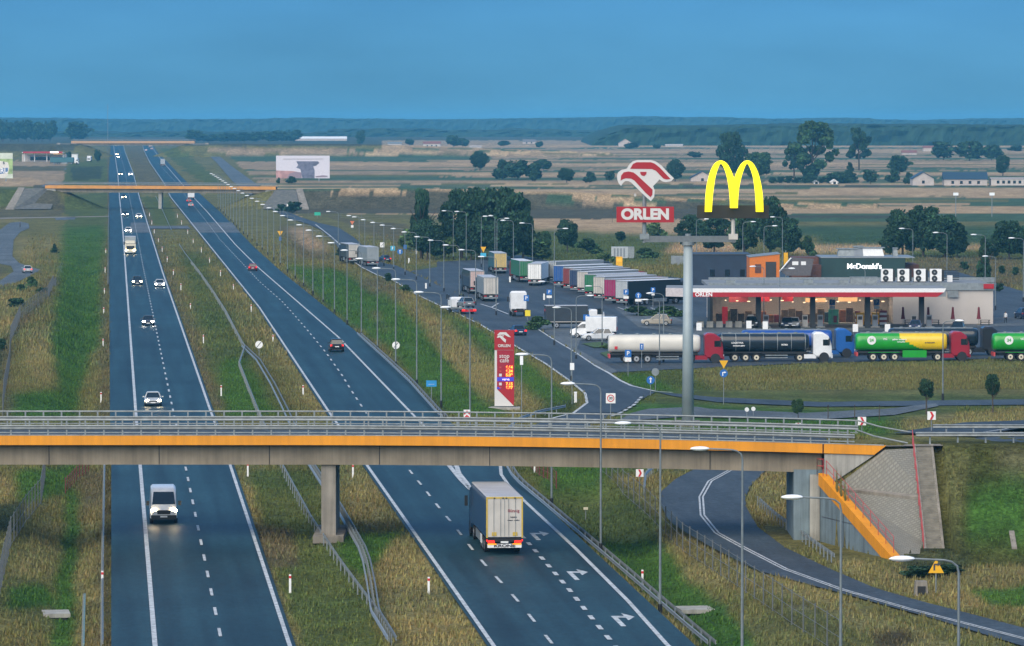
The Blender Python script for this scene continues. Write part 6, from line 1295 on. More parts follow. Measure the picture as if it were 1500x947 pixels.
# ------------------------------------------------------------------ price pylon
pp_ = G(738.5, 595); PY = pp_[1]; py = thing('price_pylon', 'red and white price pylon with lit red fuel prices', 'price sign', pp_); s_ = ppm(PY); PX_ = lambda u: at(u, 560, PY)[0] - pp_[0]; PZ_ = lambda v: (594 - v) / s_
def pbox(name, u0, u1, v0, v1, y0, y1, m, par=py): b = MB(); b.box(((PX_(u0) + PX_(u1)) / 2, (y0 + y1) / 2, (PZ_(v0) + PZ_(v1)) / 2), (PX_(u1) - PX_(u0), y1 - y0, PZ_(v0) - PZ_(v1))); return b.build(name, m, par)
pbox('body', 724.5, 752.5, 594, 483, -.25, .25, M_SIGNW); pbox('head_panel', 724.3, 753, 511.5, 482.5, -.30, .3, M_SIGNR); pbox('side_panel', 752, 753.2, 590, 483, -.29, .3, M_SIGNR)
hp = pbox('price_panel', 728, 752.6, 569, 512, -.28, -.2, mat('panel_dark_red', (.20, .006, .02), .4, emit=.05, ecol=(1, .02, .05)))
b = MB(); b.prism([(PX_(728), PZ_(569)), (PX_(752.6), PZ_(569)), (PX_(752.6), PZ_(593.5))], -.275, -.2); b.build('red_wedge', M_SIGNR, py)
pbox('blue_band', 728, 752.6, 557.5, 551.5, -.295, -.281, mat('panel_blue', (.02, .015, .22), .4, emit=.15, ecol=(.1, .1, 1)), py); pbox('blue_band', 728, 733.5, 569, 566, -.292, -.281, mat('panel_blue', (.02, .015, .22)), py)
text_mesh('ORLEN', .40, 'lettering', M_SIGNW, py, (PX_(738.6), -.33, PZ_(505.5)), bold=.012, sx=1.05); text_mesh('stop', .62, 'lettering', M_SIGNW, py, (PX_(738.8), -.30, PZ_(520.5)), bold=.006, sx=1.0); text_mesh('cafe', .62, 'lettering', M_SIGNW, py, (PX_(738.8), -.30, PZ_(527)), bold=.006)
zp = lambda pts: [(PX_(727.5 + (x - 175) * .1585), PZ_(485.5 + (y - 100) * .158)) for x, y in pts]
for pts in ([(178, 128), (205, 100), (262, 100), (308, 148), (280, 142), (245, 122), (210, 124)], [(176, 152), (188, 130), (215, 128), (262, 170), (258, 198), (240, 185), (205, 148)], [(222, 132), (245, 128), (236, 142)]):
    b = MB(); b.prism(zp(pts), -.33, -.3); b.build('emblem_feather', M_SIGNW, py)
M_LED = mat('price_digits', (1, .3, .05), .4, emit=2.0, ecol=(1, .16, .015), noise=0)
for v, tx in ((537, '6.64'), (542.8, '6.34'), (548.4, '5.09'), (561.5, '7.15'), (566.8, '6.87')): text_mesh(tx, .42, 'price_digits', M_LED, py, (PX_(746), -.30, PZ_(v)), bold=.012)
text_mesh('verva', .36, 'lettering', mat('lettering_violet', (.7, .5, .9), .4, emit=.5, ecol=(.8, .6, 1)), py, (PX_(741), -.31, PZ_(554.6)), bold=.004)
for v in (548.4, 561.5): pbox('fuel_icon', 731, 735, v + 2, v - 2, -.30, -.281, M_SIGNW)
for v in (537, 542.8, 566.8): pbox('fuel_icon', 731.5, 734.5, v + 1, v - 1, -.30, -.281, M_REDRAIL)
pbox('plinth', 714, 762, 599, 595.5, -1.2, .8, M_CONC2)
# ------------------------------------------------------------------ billboards
def board(u0, u1, v0, v1, vb, lab, par_shapes, thick=.5, legs=(.2, .8)):
    g = G((u0 + u1) / 2, vb); y = g[1]; t = thing('billboard', lab, 'billboard', g); X0, X1 = at(u0, 300, y)[0] - g[0], at(u1, 300, y)[0] - g[0]; Zf = lambda v: at(0, v, y)[2] - g[2]
    b = MB(); b.box(((X0 + X1) / 2, 0, (Zf(v0) + Zf(v1)) / 2), (X1 - X0, thick, Zf(v0) - Zf(v1))); pn = b.build('panel', par_shapes[0], t)
    for f_ in legs: b = MB(); b.box((X0 + (X1 - X0) * f_, .3, Zf(v1) / 2), (.5, .5, abs(Zf(v1)) + .6)); b.build('leg', M_GALVD, t)
    for i, (nm, pts, m) in enumerate(par_shapes[1:]):
        P2 = [(at(u, 300, y)[0] - g[0], Zf(v)) for u, v in pts]; b = MB(); b.prism(P2, -thick / 2 - .06 - .02 * i, -thick / 2 + .01); b.build(nm, m, pn)
    return t, pn, lambda u: at(u, 300, y)[0] - g[0], Zf, y
M_SKYP = mat('print_pale_sky', (.62, .60, .66), .6, noise=.06); M_SLATE = mat('print_slate', (.13, .14, .20), .7, noise=.35, nscale=.6); M_PNK = mat('print_pink', (.42, .24, .23), .7, noise=.3, nscale=.5); M_MAUVE = mat('print_mauve', (.25, .19, .23), .7, noise=.3)
board(404.5, 483, 228.3, 261.5, 265.5, 'wide billboard with a pale picture of a dark tree in the fields', [M_SKYP, ('picture', [(404.5, 250), (430, 251), (440, 253), (441, 261.4), (404.5, 261.4)], M_PNK), ('picture', [(432, 252), (442, 253), (442, 261.4), (420, 261.4), (424, 255)], M_MAUVE), ('picture', [(434, 236.5), (466, 236.5), (468, 239), (463, 243), (459, 244), (461, 250), (461, 261.4), (443, 261.4), (441, 252), (440, 248), (434, 246), (437, 242)], M_SLATE), ('picture', [(462, 258.5), (474, 257), (480, 258), (480, 259.5), (463, 260)], M_MAUVE), ('caption', [(415, 232.5), (474, 232.5), (474, 233.6), (415, 233.6)], mat('print_grey', (.45, .43, .46), .7))])
t, pn, bx__, bz__, y_ = board(-32, 19, 224.5, 261.5, 266, 'billboard with a pale bottle label at the left edge of the picture', [mat('print_green_white', (.55, .60, .50), .6, noise=.15, nscale=.2), ('picture', [(-32, 233), (19, 233), (19, 255), (-32, 258)], mat('print_green', (.30, .42, .16), .6, noise=.4, nscale=.3)), ('bottle_label', [(-10, 238), (0, 236), (12, 238), (14, 246), (11, 258), (6, 261), (-10, 261)], mat('print_cream', (.68, .66, .6), .6)), ('bottle_label', [(-10, 248), (12, 246), (12, 251), (8, 254), (-10, 257)], mat('print_blue', (.10, .18, .36), .6))])
text_mesh('ERL', 2.9, 'lettering', M_TEXTW, pn, (bx__(3.5), -.42, bz__(250.5)), bold=.05); text_mesh('6', 2.0, 'lettering', M_TEXTD, pn, (bx__(6), -.42, bz__(239)), bold=.04)
# ------------------------------------------------------------------ far left station
g = G(60, 237.5); y = g[1]; sx = lambda u: at(u, 230, y)[0] - g[0]; sz = lambda v: at(0, v, y + 6)[2] - g[2]
t = thing('fuel_station', 'small far fuel station with a red and white canopy left of the highway', 'fuel station', g); 
b = MB(); b.box(((sx(30) + sx(91)) / 2, 12, 5.6), (sx(91) - sx(30), 10, .3)); b.build('canopy_roof', M_WHITE, t); b = MB(); b.box(((sx(32) + sx(90)) / 2, 6.9, 5.7), (sx(90) - sx(32), .2, 1.1)); b.build('red_fascia', M_REDF, t); b = MB(); b.box((sx(78), 6.7, 5.8), (sx(84) - sx(72), .2, .9)); b.build('sign_panel', mat('sign_panel_lit', (.8, .8, .8), .4, emit=.8, ecol=(1, 1, 1)), t)
for u in (33, 48, 66, 90): b = MB(); b.box((sx(u), 11, 2.7), (.5, .5, 5.4)); b.build('column', M_WHITE, t)
b = MB(); b.box(((sx(28) + sx(93)) / 2, 20, 2.2), (sx(93) - sx(28), 7, 4.4)); b.build('shop_wall', M_WALLW, t)
b = MB(); b.box(((sx(40) + sx(88)) / 2, 16.45, 1.9), (sx(88) - sx(40), .1, 2.2)); b.build('shop_window', M_GLASS, t)
g2 = G(108.5, 229); t = thing('price_pylon', 'small bright red pylon beside the far left fuel station', 'price sign', g2); b = MB(); b.box((0, 0, 4.2), (2.6, .6, 6.6)); b.build('panel', mat('sign_red_bright', (.7, .03, .03), .4, emit=.5, ecol=(1, .05, .04)), t); b = MB(); b.box((0, 0, .5), (2.2, .6, 1.0)); b.build('base', M_WHITE, t)
g2 = G(106, 232); t = thing('low_building', 'low white shed under the red pylon at the far left station', 'shed', g2); b = MB(); b.box((0, 4, 1.3), (6.5, 5, 2.6)); b.build('wall', M_WHITE, t); b = MB(); b.box((0, 4, 2.7), (7, 5.4, .3)); b.build('roof', M_GALV, t)
# ------------------------------------------------------------------ houses in the fields
def house(u0, u1, v_eave, v_ridge, vb, wallm, roofm, lab, gable=True, depth=9, name='farm_house', wins=2):
    g = G((u0 + u1) / 2, vb); y = g[1]; s = ppm(y); w_ = (u1 - u0) / s; he = (vb - v_eave) / s; hr = (vb - v_ridge) / s; t = thing(name, lab, 'house', g); b = MB()
    if gable:
        b.prism([(-w_ / 2, 0), (w_ / 2, 0), (w_ / 2, he), (0, hr), (-w_ / 2, he)], 0, depth); b.build('wall', wallm, t)
        b = MB(); o_ = .4
        for sg in (-1, 1): b.loft([[(sg * (w_ / 2 + o_), yy, he - o_ * (hr - he) / (w_ / 2) + .02), (0, yy, hr + .04), (0, yy, hr + .3), (sg * (w_ / 2 + o_), yy, he - o_ * (hr - he) / (w_ / 2) + .28)] for yy in (-.4, depth + .4)])
        b.build('roof', roofm, t)
    else:
        b.box((0, depth / 2, he / 2), (w_, depth, he)); b.build('wall', wallm, t); b = MB(); b.add([(-w_ / 2 - .4, -.4, he), (w_ / 2 + .4, -.4, he), (w_ / 2 + .4, depth + .4, he), (-w_ / 2 - .4, depth + .4, he), (-w_ / 2 - .4, depth / 2, hr), (w_ / 2 + .4, depth / 2, hr)], [(0, 1, 5, 4), (2, 3, 4, 5), (1, 2, 5), (3, 0, 4), (0, 3, 2, 1)]); b.build('roof', roofm, t)
    for k in range(wins): b = MB(); x = (k + .5) / wins * w_ * .8 - w_ * .4; b.box((x, -.03, he * .5), (1.2, .1, 1.3)); b.build('window', M_GLASS, t)
    return t
M_PLST = mat('pale_plaster', (.48, .42, .38), .8, noise=.12, nscale=.5); M_RBLU = mat('dark_blue_roof', (.02, .05, .085), .6, noise=.15); M_RGR = mat('grey_roof', (.16, .15, .15), .7); M_RRED = mat('old_red_roof', (.22, .09, .07), .8)
house(1337, 1368, 262, 253, 272, M_PLST, M_RBLU, 'pale pink barn with a gable end in the fields on the right', wins=1, depth=14, name='barn'); house(1383, 1446, 263, 252.5, 272, M_PLST, M_RBLU, 'long pale farmhouse with a dark blue roof and a white dormer', gable=False, wins=4); house(1452, 1512, 262, 260.5, 272, M_WALLW, M_PLST, 'low pale shed with dark openings right of the blue roofed farmhouse', gable=False, wins=6, name='shed')
house(1218, 1227, 267, 264, 270, M_WHITE, M_WHITE, 'small white shed at the right end of the hedge row', wins=1, name='shed'); house(1193, 1199, 267, 265, 270, M_WHITE, M_GALV, 'tiny white hut under the tall trees in the hedge row', wins=1, name='shed'); house(1012, 1046, 261, 252, 266, M_PLST, M_RBLU, 'gabled house half hidden beside the golden arches', wins=1, depth=12)
house(620, 645, 211, 207.5, 217, M_WALLW, M_RRED, 'white farmhouse far off in the middle, left of the lone round tree', gable=False, wins=3); house(568, 588, 211, 208.5, 214, M_WALLW, M_GALV, 'long low pale shed far off, left of the white farmhouse', gable=False, wins=0, name='shed'); house(688, 705, 215, 213.5, 217.5, M_PLST, M_PLST, 'tiny pale shed far off, right of the white farmhouse', gable=False, wins=0, name='shed'); house(766, 784, 208, 204.5, 211, M_PLST, M_RGR, 'grey roofed farmhouse far off above the tree clump', gable=False, wins=2); house(906, 926, 210, 204, 215, M_PLST, M_RGR, 'pale gabled farmhouse far off above the eagle emblem', wins=1); house(975, 1000, 213, 211.5, 215, M_WALLW, M_WALLW, 'long pale shed far off at the foot of the wood', gable=False, wins=0, name='shed'); house(1322, 1343, 224, 220.5, 227, M_PLST, M_RRED, 'pale roofed farmhouse at the foot of the wood on the right', gable=False, wins=0); house(1353, 1370, 217, 214, 222, M_PLST, M_RRED, 'red roofed farmhouse among the trees at the foot of the wood', gable=False, wins=0)
g = G(469, 206.5); t = thing('greenhouse', 'long white greenhouse roof far off beyond the billboard', 'greenhouse', g); b = MB(); w_ = 78 / ppm(g[1]); b.box((0, 6, 1.2), (w_, 12, 2.4)); b.build('wall', M_PLST, t); b = MB(); b.add([(-w_ / 2, 0, 2.4), (w_ / 2, 0, 2.4), (w_ / 2, 12, 2.4), (-w_ / 2, 12, 2.4), (-w_ / 2, 6, 4.6), (w_ / 2, 6, 4.6)], [(0, 1, 5, 4), (2, 3, 4, 5), (1, 2, 5), (3, 0, 4)]); b.build('roof', mat('pale_film', (.8, .82, .84), .4), t)
for k, u in enumerate((1400, 1453)):
    g = G(u, 318); t = thing('floodlight_mast', ['thin floodlight mast in the green field, left of two', 'thin floodlight mast in the green field, right of two'][k], 'mast', g); h = (318 - 286) / ppm(g[1]); b = MB(); b.tube([(0, 0, 0), (0, 0, h)], .14, 6); b.build('pole', M_GALV, t); b = MB(); b.box((0, 0, h + .3), (1.6, .4, .9)); b.build('floodlight', M_LAMPW, t)
g = G(158, 207); t = thing('radio_mast', 'very thin tall radio mast on the horizon above the highway', 'mast', g); b = MB(); b.tube([(0, 0, 0), (0, 0, 40)], .35, 6, .2); b.build('pole', M_GALVD, t); b = MB(); b.tube([(0, 0, 36), (1.2, 0, 36)], .2, 5); b.build('antenna', M_GALVD, t)
# ------------------------------------------------------------------ trees
M_LEAF = attr_mat('foliage', 0.8, 0, 0, spec=.15)
def leaf_mesh(name, pos, size, col, tilt=1.0):
    """many small leaf faces; pos (n,3), size (n,), col (n,3)"""
    n = len(pos); a = rng.normal(size=(n, 3)); a /= np.linalg.norm(a, axis=1)[:, None]; c = rng.normal(size=(n, 3)); c -= (c * a).sum(1)[:, None] * a; c /= np.linalg.norm(c, axis=1)[:, None]
    s = size[:, None]; q = np.stack([pos - a * s * .5 - c * s * .28, pos + a * s * .1 - c * s * .5, pos + a * s * .55 + c * s * .2, pos - a * s * .15 + c * s * .45], 1).reshape(-1, 3)
    me = bpy.data.meshes.new(name); me.vertices.add(4 * n); me.vertices.foreach_set('co', q.ravel()); me.loops.add(4 * n); me.loops.foreach_set('vertex_index', np.arange(4 * n, dtype=np.int32)); me.polygons.add(n); me.polygons.foreach_set('loop_start', np.arange(n, dtype=np.int32) * 4); me.polygons.foreach_set('loop_total', np.full(n, 4, np.int32))
    ca = me.color_attributes.new('Col', 'FLOAT_COLOR', 'POINT'); cc = np.repeat(np.concatenate([col, np.ones((n, 1))], 1), 4, 0); ca.data.foreach_set('color', cc.ravel()); me.materials.append(M_LEAF); me.update(); return me
def crown(kind, n, base, lsz, seed):
    """unit crown: width 1, height 1"""
    r = np.random.default_rng(seed); blobs = []
    if kind == 'broad':
        for k in range(38):
            t = r.uniform(.20, .90); rad = .42 * math.sin(math.pi * min(1, (t - .05) * 1.0)) ** .6 * r.uniform(.45, 1.0); an = r.uniform(0, 6.28); blobs.append((rad * math.cos(an), rad * math.sin(an), t, r.uniform(.07, .17), r.uniform(.06, .12)))
    elif kind == 'old':
        for k in range(30):
            t = r.uniform(.30, .93); rad = .46 * (1 - abs(t - .58) * 1.1) * r.uniform(.35, 1.0); an = r.uniform(0, 6.28); blobs.append((rad * math.cos(an), rad * math.sin(an), t, r.uniform(.06, .13), r.uniform(.045, .09)))
    elif kind == 'tall':
        for k in range(20):
            t = r.uniform(.12, .93); rad = .30 * (math.sin(math.pi * (t * .85 + .1))) * r.uniform(.2, 1); an = r.uniform(0, 6.28); blobs.append((rad * math.cos(an), rad * math.sin(an), t, r.uniform(.14, .26), r.uniform(.05, .10)))
    elif kind == 'conifer':
        for k in range(26):
            t = .08 + .9 * k / 26; rad = .40 * (1 - t) * r.uniform(.3, 1); an = r.uniform(0, 6.28); blobs.append((rad * math.cos(an), rad * math.sin(an), t, .08 + .22 * (1 - t), .05))
    else:
        for k in range(14):
            t = r.uniform(.15, .80); rad = .36 * r.uniform(.1, 1) * (1.1 - t * .6); an = r.uniform(0, 6.28); blobs.append((rad * math.cos(an), rad * math.sin(an), t, r.uniform(.13, .24), r.uniform(.12, .22)))
    B = np.array(blobs); w = B[:, 3] ** 2 * B[:, 4]; idx = r.choice(len(B), n, p=w / w.sum()); d = r.normal(size=(n, 3)); d /= np.linalg.norm(d, axis=1)[:, None]; rad = r.uniform(.45, 1.08, n) ** .6
    pos = B[idx, :3] + d * rad[:, None] * B[idx][:, [3, 3, 4]]
    if kind == 'broad':
        k_ = n // 6; e_ = d[:k_] * (r.uniform(.3, 1.0, k_) ** .5)[:, None]; pos[:k_] = np.stack([e_[:, 0] * .44, e_[:, 1] * .44, .56 + e_[:, 2] * .40], -1)
    tone = r.uniform(.65, 1.35, len(B))[idx] * r.uniform(.7, 1.35, n)
    col = np.array(base)[None] * tone[:, None] * (1 + r.uniform(-.12, .12, (n, 3))); return leaf_mesh('crown', pos, lsz * r.uniform(.6, 1.5, n), col)
DKG, MDG, LTG = (.028, .064, .034), (.045, .092, .036), (.075, .125, .042)
CR = {'broad': [crown('broad', 7600, DKG, .046, 1), crown('broad', 7600, DKG, .046, 2), crown('broad', 7600, MDG, .046, 3)], 'old': [crown('old', 7000, MDG, .045, 21), crown('old', 5000, DKG, .05, 22)], 'tall': [crown('tall', 3600, DKG, .07, 4)], 'conifer': [crown('conifer', 3600, DKG, .07, 5)], 'bush': [crown('bush', 1700, MDG, .09, 6), crown('bush', 1700, LTG, .09, 7), crown('bush', 1700, DKG, .09, 9)], 'far': [crown('broad', 1600, DKG, .09, 8), crown('bush', 1300, DKG, .11, 10)]}
TRK = {}
def trunk_mesh(kind):
    if kind not in TRK:
        b = MB(); hh = .8 if kind != 'bush' else .5; b.tube([(0, 0, -.02), (.005, 0, .15), (-.006, .01, .4), (0, 0, hh)], .030, 7, .008); rr_ = random.Random(5)
        for k in range(5): a = rr_.uniform(0, 6.28); z = rr_.uniform(.22, .5); b.tube([(0, 0, z), (.12 * math.cos(a), .12 * math.sin(a), z + .13), (.24 * math.cos(a), .24 * math.sin(a), z + .26)], .012, 5, .004)
        o = b.build('trunk', M_BARK); TRK[kind] = o.data; bpy.data.objects.remove(o)
    return TRK[kind]
def tree(u, vb, vt, wpx, kind, lab, group=None, var=0, name=None, cat=None, raise_=0.0):
    g = GL(u, vb) if vb > 560 else G(u, vb); s = ppm(g[1]); h = (vb - vt) / s; w_ = wpx / s; nm = name or {'bush': 'bush', 'conifer': 'conifer_tree'}.get(kind, 'tree'); t = thing(nm, lab, cat or ('bush' if nm == 'bush' else 'tree'), g, 0, group)
    L = CR[kind]; o = bpy.data.objects.new('crown', L[var % len(L)]); COL.objects.link(o); o.parent = t; o.scale = (w_, w_, h * (1 - raise_)); o.location = (0, 0, h * raise_); o.rotation_euler = (0, 0, random.uniform(0, 6.28)); q = bpy.data.objects.new('trunk', trunk_mesh('bush' if kind == 'bush' else 'tree')); COL.objects.link(q); q.parent = t; q.scale = (h * .9, h * .9, h); return t
GC = 'dark trees behind the lorry park'
for i, (u, vb, vt, w_, lab) in enumerate([(676, 378, 272, 62, 'dark tree at the left edge of the big clump behind the lorry park'), (703, 378, 273, 74, 'dark tree of the big clump, directly behind the lamp pair'), (728, 379, 269, 78, 'tallest broad dark tree in the middle of the big clump'), (750, 380, 280, 62, 'dark tree on the right slope of the big clump'), (766, 381, 305, 40, 'lowest dark tree at the right edge of the big clump'), (690, 381, 320, 50, 'dark shrubby tree low in front of the big clump on its left'), (735, 382, 320, 60, 'dark shrubby tree low in front of the big clump on its right')]): tree(u, vb, vt, w_, 'broad', lab, GC, i % 2)
tree(617, 380, 274, 38, 'tall', 'tall narrow dark tree left of the big clump', None); tree(626, 381, 318, 52, 'broad', 'round dark tree at the foot of the tall narrow one'); tree(600, 368, 330, 44, 'bush', 'paler bush left of the tall narrow tree', None, 1); tree(652, 378, 335, 46, 'bush', 'pale green bush between the narrow tree and the big clump', None, 1)
tree(831, 368, 319, 36, 'broad', 'lone rounded dark tree behind the white box trailer', None, 0); tree(797, 370, 338, 26, 'broad', 'small dark tree just right of the big clump', None, 2); tree(788, 380, 350, 60, 'bush', 'broad pale bush right of the big clump', None, 1); tree(862, 372, 347, 44, 'bush', 'green bush between the lone rounded tree and the container', None, 0); tree(908, 354, 338, 26, 'bush', 'small dark bush in the tan field below the red name board', None, 2); tree(960, 350, 322, 34, 'bush', 'pale bush just right of the red name board post', None, 1); tree(945, 378, 362, 40, 'bush', 'olive bush right of the container', None, 0); tree(886, 384, 368, 34, 'bush', 'olive bush just left of the container', None, 1)
for i, (u, vb, vt, w_, lab) in enumerate([(1012, 368, 312, 46, 'dark tree behind the mast, left of the golden arches board'), (1046, 372, 316, 50, 'dark tree below the left leg of the golden arches'), (1090, 374, 300, 56, 'big dark tree below the middle of the golden arches'), (1128, 376, 284, 52, 'tallest dark tree right of the golden arches'), (1152, 378, 318, 44, 'lower dark tree between the arches and the slanted grey roof')]): tree(u, vb, vt, w_, 'broad', lab, 'trees behind the sign mast', i)
tree(1184, 378, 342, 26, 'bush', 'small pale tree right of the arches clump', None, 0)
for i, (u, vb, vt, w_, lab) in enumerate([(1322, 376, 303, 56, 'dark tree at the left of the clump behind the cooling units'), (1352, 377, 300, 60, 'tallest tree of the clump behind the cooling units'), (1384, 378, 312, 58, 'dark tree at the right of the clump behind the cooling units'), (1304, 376, 340, 34, 'small dark tree at the left foot of the clump behind the cooling units'), (1402, 378, 338, 36, 'small dark tree at the right foot of the clump behind the cooling units'), (1478, 380, 322, 56, 'dark tree at the right edge of the picture, left of two'), (1506, 380, 328, 54, 'dark tree at the right edge of the picture, right of two'), (1452, 380, 350, 36, 'small dark tree beside the dark trees at the right edge')]): tree(u, vb, vt, w_, 'broad', lab, None, i % 2)
tree(1440, 418, 344, 28, 'conifer', 'dark pointed conifer right of the station building'); 
for u, vb, lab in ((1412, 396, 'small bush on the brown slope, first right of the station'), (1467, 402, 'small bush on the brown slope, second right of the station'), (1488, 404, 'small bush on the brown slope, third right of the station'), (1464, 428, 'round bush at the right corner of the station roof')): tree(u, vb, vb - 14, 16, 'bush', lab, None, 2)
# field trees
GF = 'lone trees and clumps in the fields'
for i, (u, vb, vt, w_, k, lab) in enumerate([(703, 250, 220, 28, 'broad', 'lone round tree in the fields right of the billboard'), (737, 263, 233, 34, 'far', 'dark tree at the left of the field clump'), (758, 264, 234, 40, 'far', 'dark tree in the middle of the field clump'), (783, 262, 236, 32, 'far', 'dark tree at the right of the field clump'), (796, 250, 233, 28, 'far', 'flat dark tree at the right end behind the field clump'), (783, 266, 249, 22, 'bush', 'small round bush below the field clump'), (830, 268, 245, 26, 'broad', 'round dark tree right of the field clump'), (864, 268, 251, 22, 'far', 'smaller round tree left of the eagle emblem'), (893, 266, 250, 18, 'far', 'pale bush just left of the eagle emblem'), (989, 266, 232, 28, 'broad', 'dark tree just right of the eagle emblem'), (1072, 262, 192, 44, 'broad', 'tall round tree rising above the left golden arch'), (1110, 264, 222, 44, 'broad', 'broad dark tree behind the right golden arch'), (1190, 268, 179, 84, 'old', 'very big old tree in the fields, tallest on the right'), (1163, 262, 208, 36, 'old', 'ragged tree leaning out left of the very big old tree'), (1187, 268, 238, 32, 'far', 'dark tree below the very big old tree'), (1258, 250, 187, 44, 'old', 'round dark tree in front of the wood, right of the very big old tree'), (1318, 256, 227, 34, 'far', 'dark tree left of the pale pink barn'), (1309, 268, 247, 26, 'far', 'low dark tree left of the pale pink barn'), (1275, 270, 248, 26, 'far', 'rounded tree in the hedge row left of the barn'), (1245, 269, 238, 26, 'conifer', 'pointed dark tree in the hedge row'), (1227, 269, 252, 40, 'far', 'broad low tree in the hedge row beside the pointed one'), (1331, 270, 252, 18, 'far', 'dark bush at the left wall of the pale pink barn'), (1469, 258, 227, 22, 'broad', 'lone dark tree above the low pale shed on the right'), (1488, 222, 212, 30, 'far', 'hazy bush at the far right below the wood')]): tree(u, vb, vt, w_, k, lab, GF, i)
for k in range(8): tree(1132 + k * 12, 269, 259 - (k % 3), 18, 'bush', f'low bush in the hedge under the very big old tree, {ORD[k]} from the arches', 'hedge bushes', 2)
tree(1382, 235, 207, 40, 'far', 'hazy tree above the blue roofed farmhouse, left of three'); tree(1420, 236, 206, 50, 'far', 'hazy tree above the blue roofed farmhouse, middle of three'); tree(1452, 235, 212, 34, 'far', 'hazy tree above the blue roofed farmhouse, right of three')
for k in range(7): tree(4 + k * 11.5, 208, 174 + (k * 5) % 7, 26, 'far', f'hazy tree in the row on the far left horizon, {ORD[k]} from the left', 'hazy trees on the left horizon')
tree(115, 208, 178, 40, 'far', 'hazy round tree left of the farthest bridge', None, 0)
for k in range(9): tree(286 + k * 18, 209, 190 + (k * 7) % 8, 30, 'far', f'hazy low tree right of the farthest bridge, {ORD[k]} one', 'hazy trees right of the farthest bridge')
for u, vb, vt, w_, lab in ((528, 214, 190, 16, 'hazy tree between the greenhouse and the white farmhouse'), (664, 216, 198, 26, 'hazy tree right of the white farmhouse'), (678, 216, 202, 22, 'second hazy tree right of the white farmhouse'), (600, 214, 203, 16, 'hazy bush left of the white farmhouse'), (738, 215, 206, 20, 'hazy bush far off above the lone round tree'), (790, 217, 207, 14, 'hazy bush by the grey roofed farmhouse'), (925, 219, 209, 26, 'dark bush by the pale gabled farmhouse'), (962, 219, 211, 14, 'dark bush left of the long pale shed'), (1018, 232, 222, 26, 'low bush left of the tall round tree above the arch')): tree(u, vb, vt, w_, 'far', lab, 'hazy trees by the far farms')
# bushes near the roads
for u, vb, vt, w_, k, lab, var in ((500, 378, 363, 24, 'bush', 'dark bush on the verge left of the two service road lorries', 2), (516, 385, 374, 24, 'bush', 'low dark bush right next to the one on the verge', 2), (568, 414, 399, 17, 'bush', 'dark bush at the left edge of the service road', 2), (595, 428, 416, 20, 'bush', 'brownish bush on the bank below the service road', 0), (430, 313, 294, 30, 'bush', 'dark bush at the right abutment of the second bridge', 2), (412, 312, 298, 18, 'bush', 'small dark bush against the paving of the second bridge', 2), (80, 371, 357, 14, 'conifer', 'little dark conifer on the dry grass left of the highway', 0), (143, 238, 219, 12, 'far', 'dark bush beside the far left side of the highway', 0), (100, 236, 222, 12, 'far', 'dark bush beside the red pylon on the far left', 0), (408, 269, 260, 8, 'far', 'small dark bush under the left end of the wide billboard', 1), (427, 269, 258, 18, 'far', 'dark bush under the wide billboard', 1), (26, 455, 435, 34, 'bush', 'dark bush in the brown grass on the left, upper one', 2), (2, 520, 494, 26, 'bush', 'dark bush cut off by the left edge of the picture', 2), (1350, 846, 828, 64, 'bush', 'dark spreading bush at the foot of the staircase slope', 2), (1392, 842, 826, 56, 'bush', 'second dark bush at the foot of the staircase slope', 2), (786, 484, 461, 40, 'bush', 'olive bush on the kerb island behind the white tractor', 0), (935, 463, 447, 54, 'bush', 'low hedge in front of the nearest parked trailer, left half', 0), (975, 464, 447, 60, 'bush', 'low hedge in front of the nearest parked trailer, right half', 0), (890, 512, 504, 26, 'bush', 'low green shrub on the grass island by the white tanker', 1), (45, 420, 404, 22, 'bush', 'green bush below the silver hatchback on the side road', 0), (30, 430, 415, 22, 'bush', 'green bush left below the silver hatchback', 0), (62, 438, 420, 30, 'bush', 'dark bush by the fence left of the green bank', 2)): tree(u, vb, vt, w_, k, lab, None, var)
GY = 'young planted trees by the approach road'
tree(1169, 616, 584, 20, 'broad', 'young round tree just above the bridge railing', GY, 2, raise_=.25); tree(1357, 607, 553, 25, 'broad', 'young slim tree left of the lone lamp post on the grass', GY, 0, raise_=.38); tree(1454, 607, 547, 25, 'broad', 'young slim tree right of the lone lamp post on the grass', GY, 1, raise_=.38)
for k, u in enumerate((1213, 1252, 1288)):
    g = G(u, 617); q = thing('tree_stake', f'thin wooden tree stake behind the bridge railing, {ORD[k]} from the left', 'stake', g); b = MB(); b.tube([(0, 0, 0), (0, 0, 1.6)], .05, 5); b.build('pole', M_BARK, q); b = MB(); b.box((0, 0, 1.5), (.14, .14, .08)); b.build('tie', M_BLACK, q)
for k, (u, v) in enumerate(((1094, 611), (1103.5, 610))): q = thing('marker_sign', ['small white marker on a post by the footpath, left of two', 'small white marker on a post by the footpath, right of two'][k], 'marker', G(u, v)); b = MB(); b.tube([(0, 0, 0), (0, 0, .8)], .04, 5); b.build('post', M_GALV, q); b = MB(); b.cyl((0, -.05, .75), .22, .05, 'y', 14); b.build('plate', M_WHITE, q)
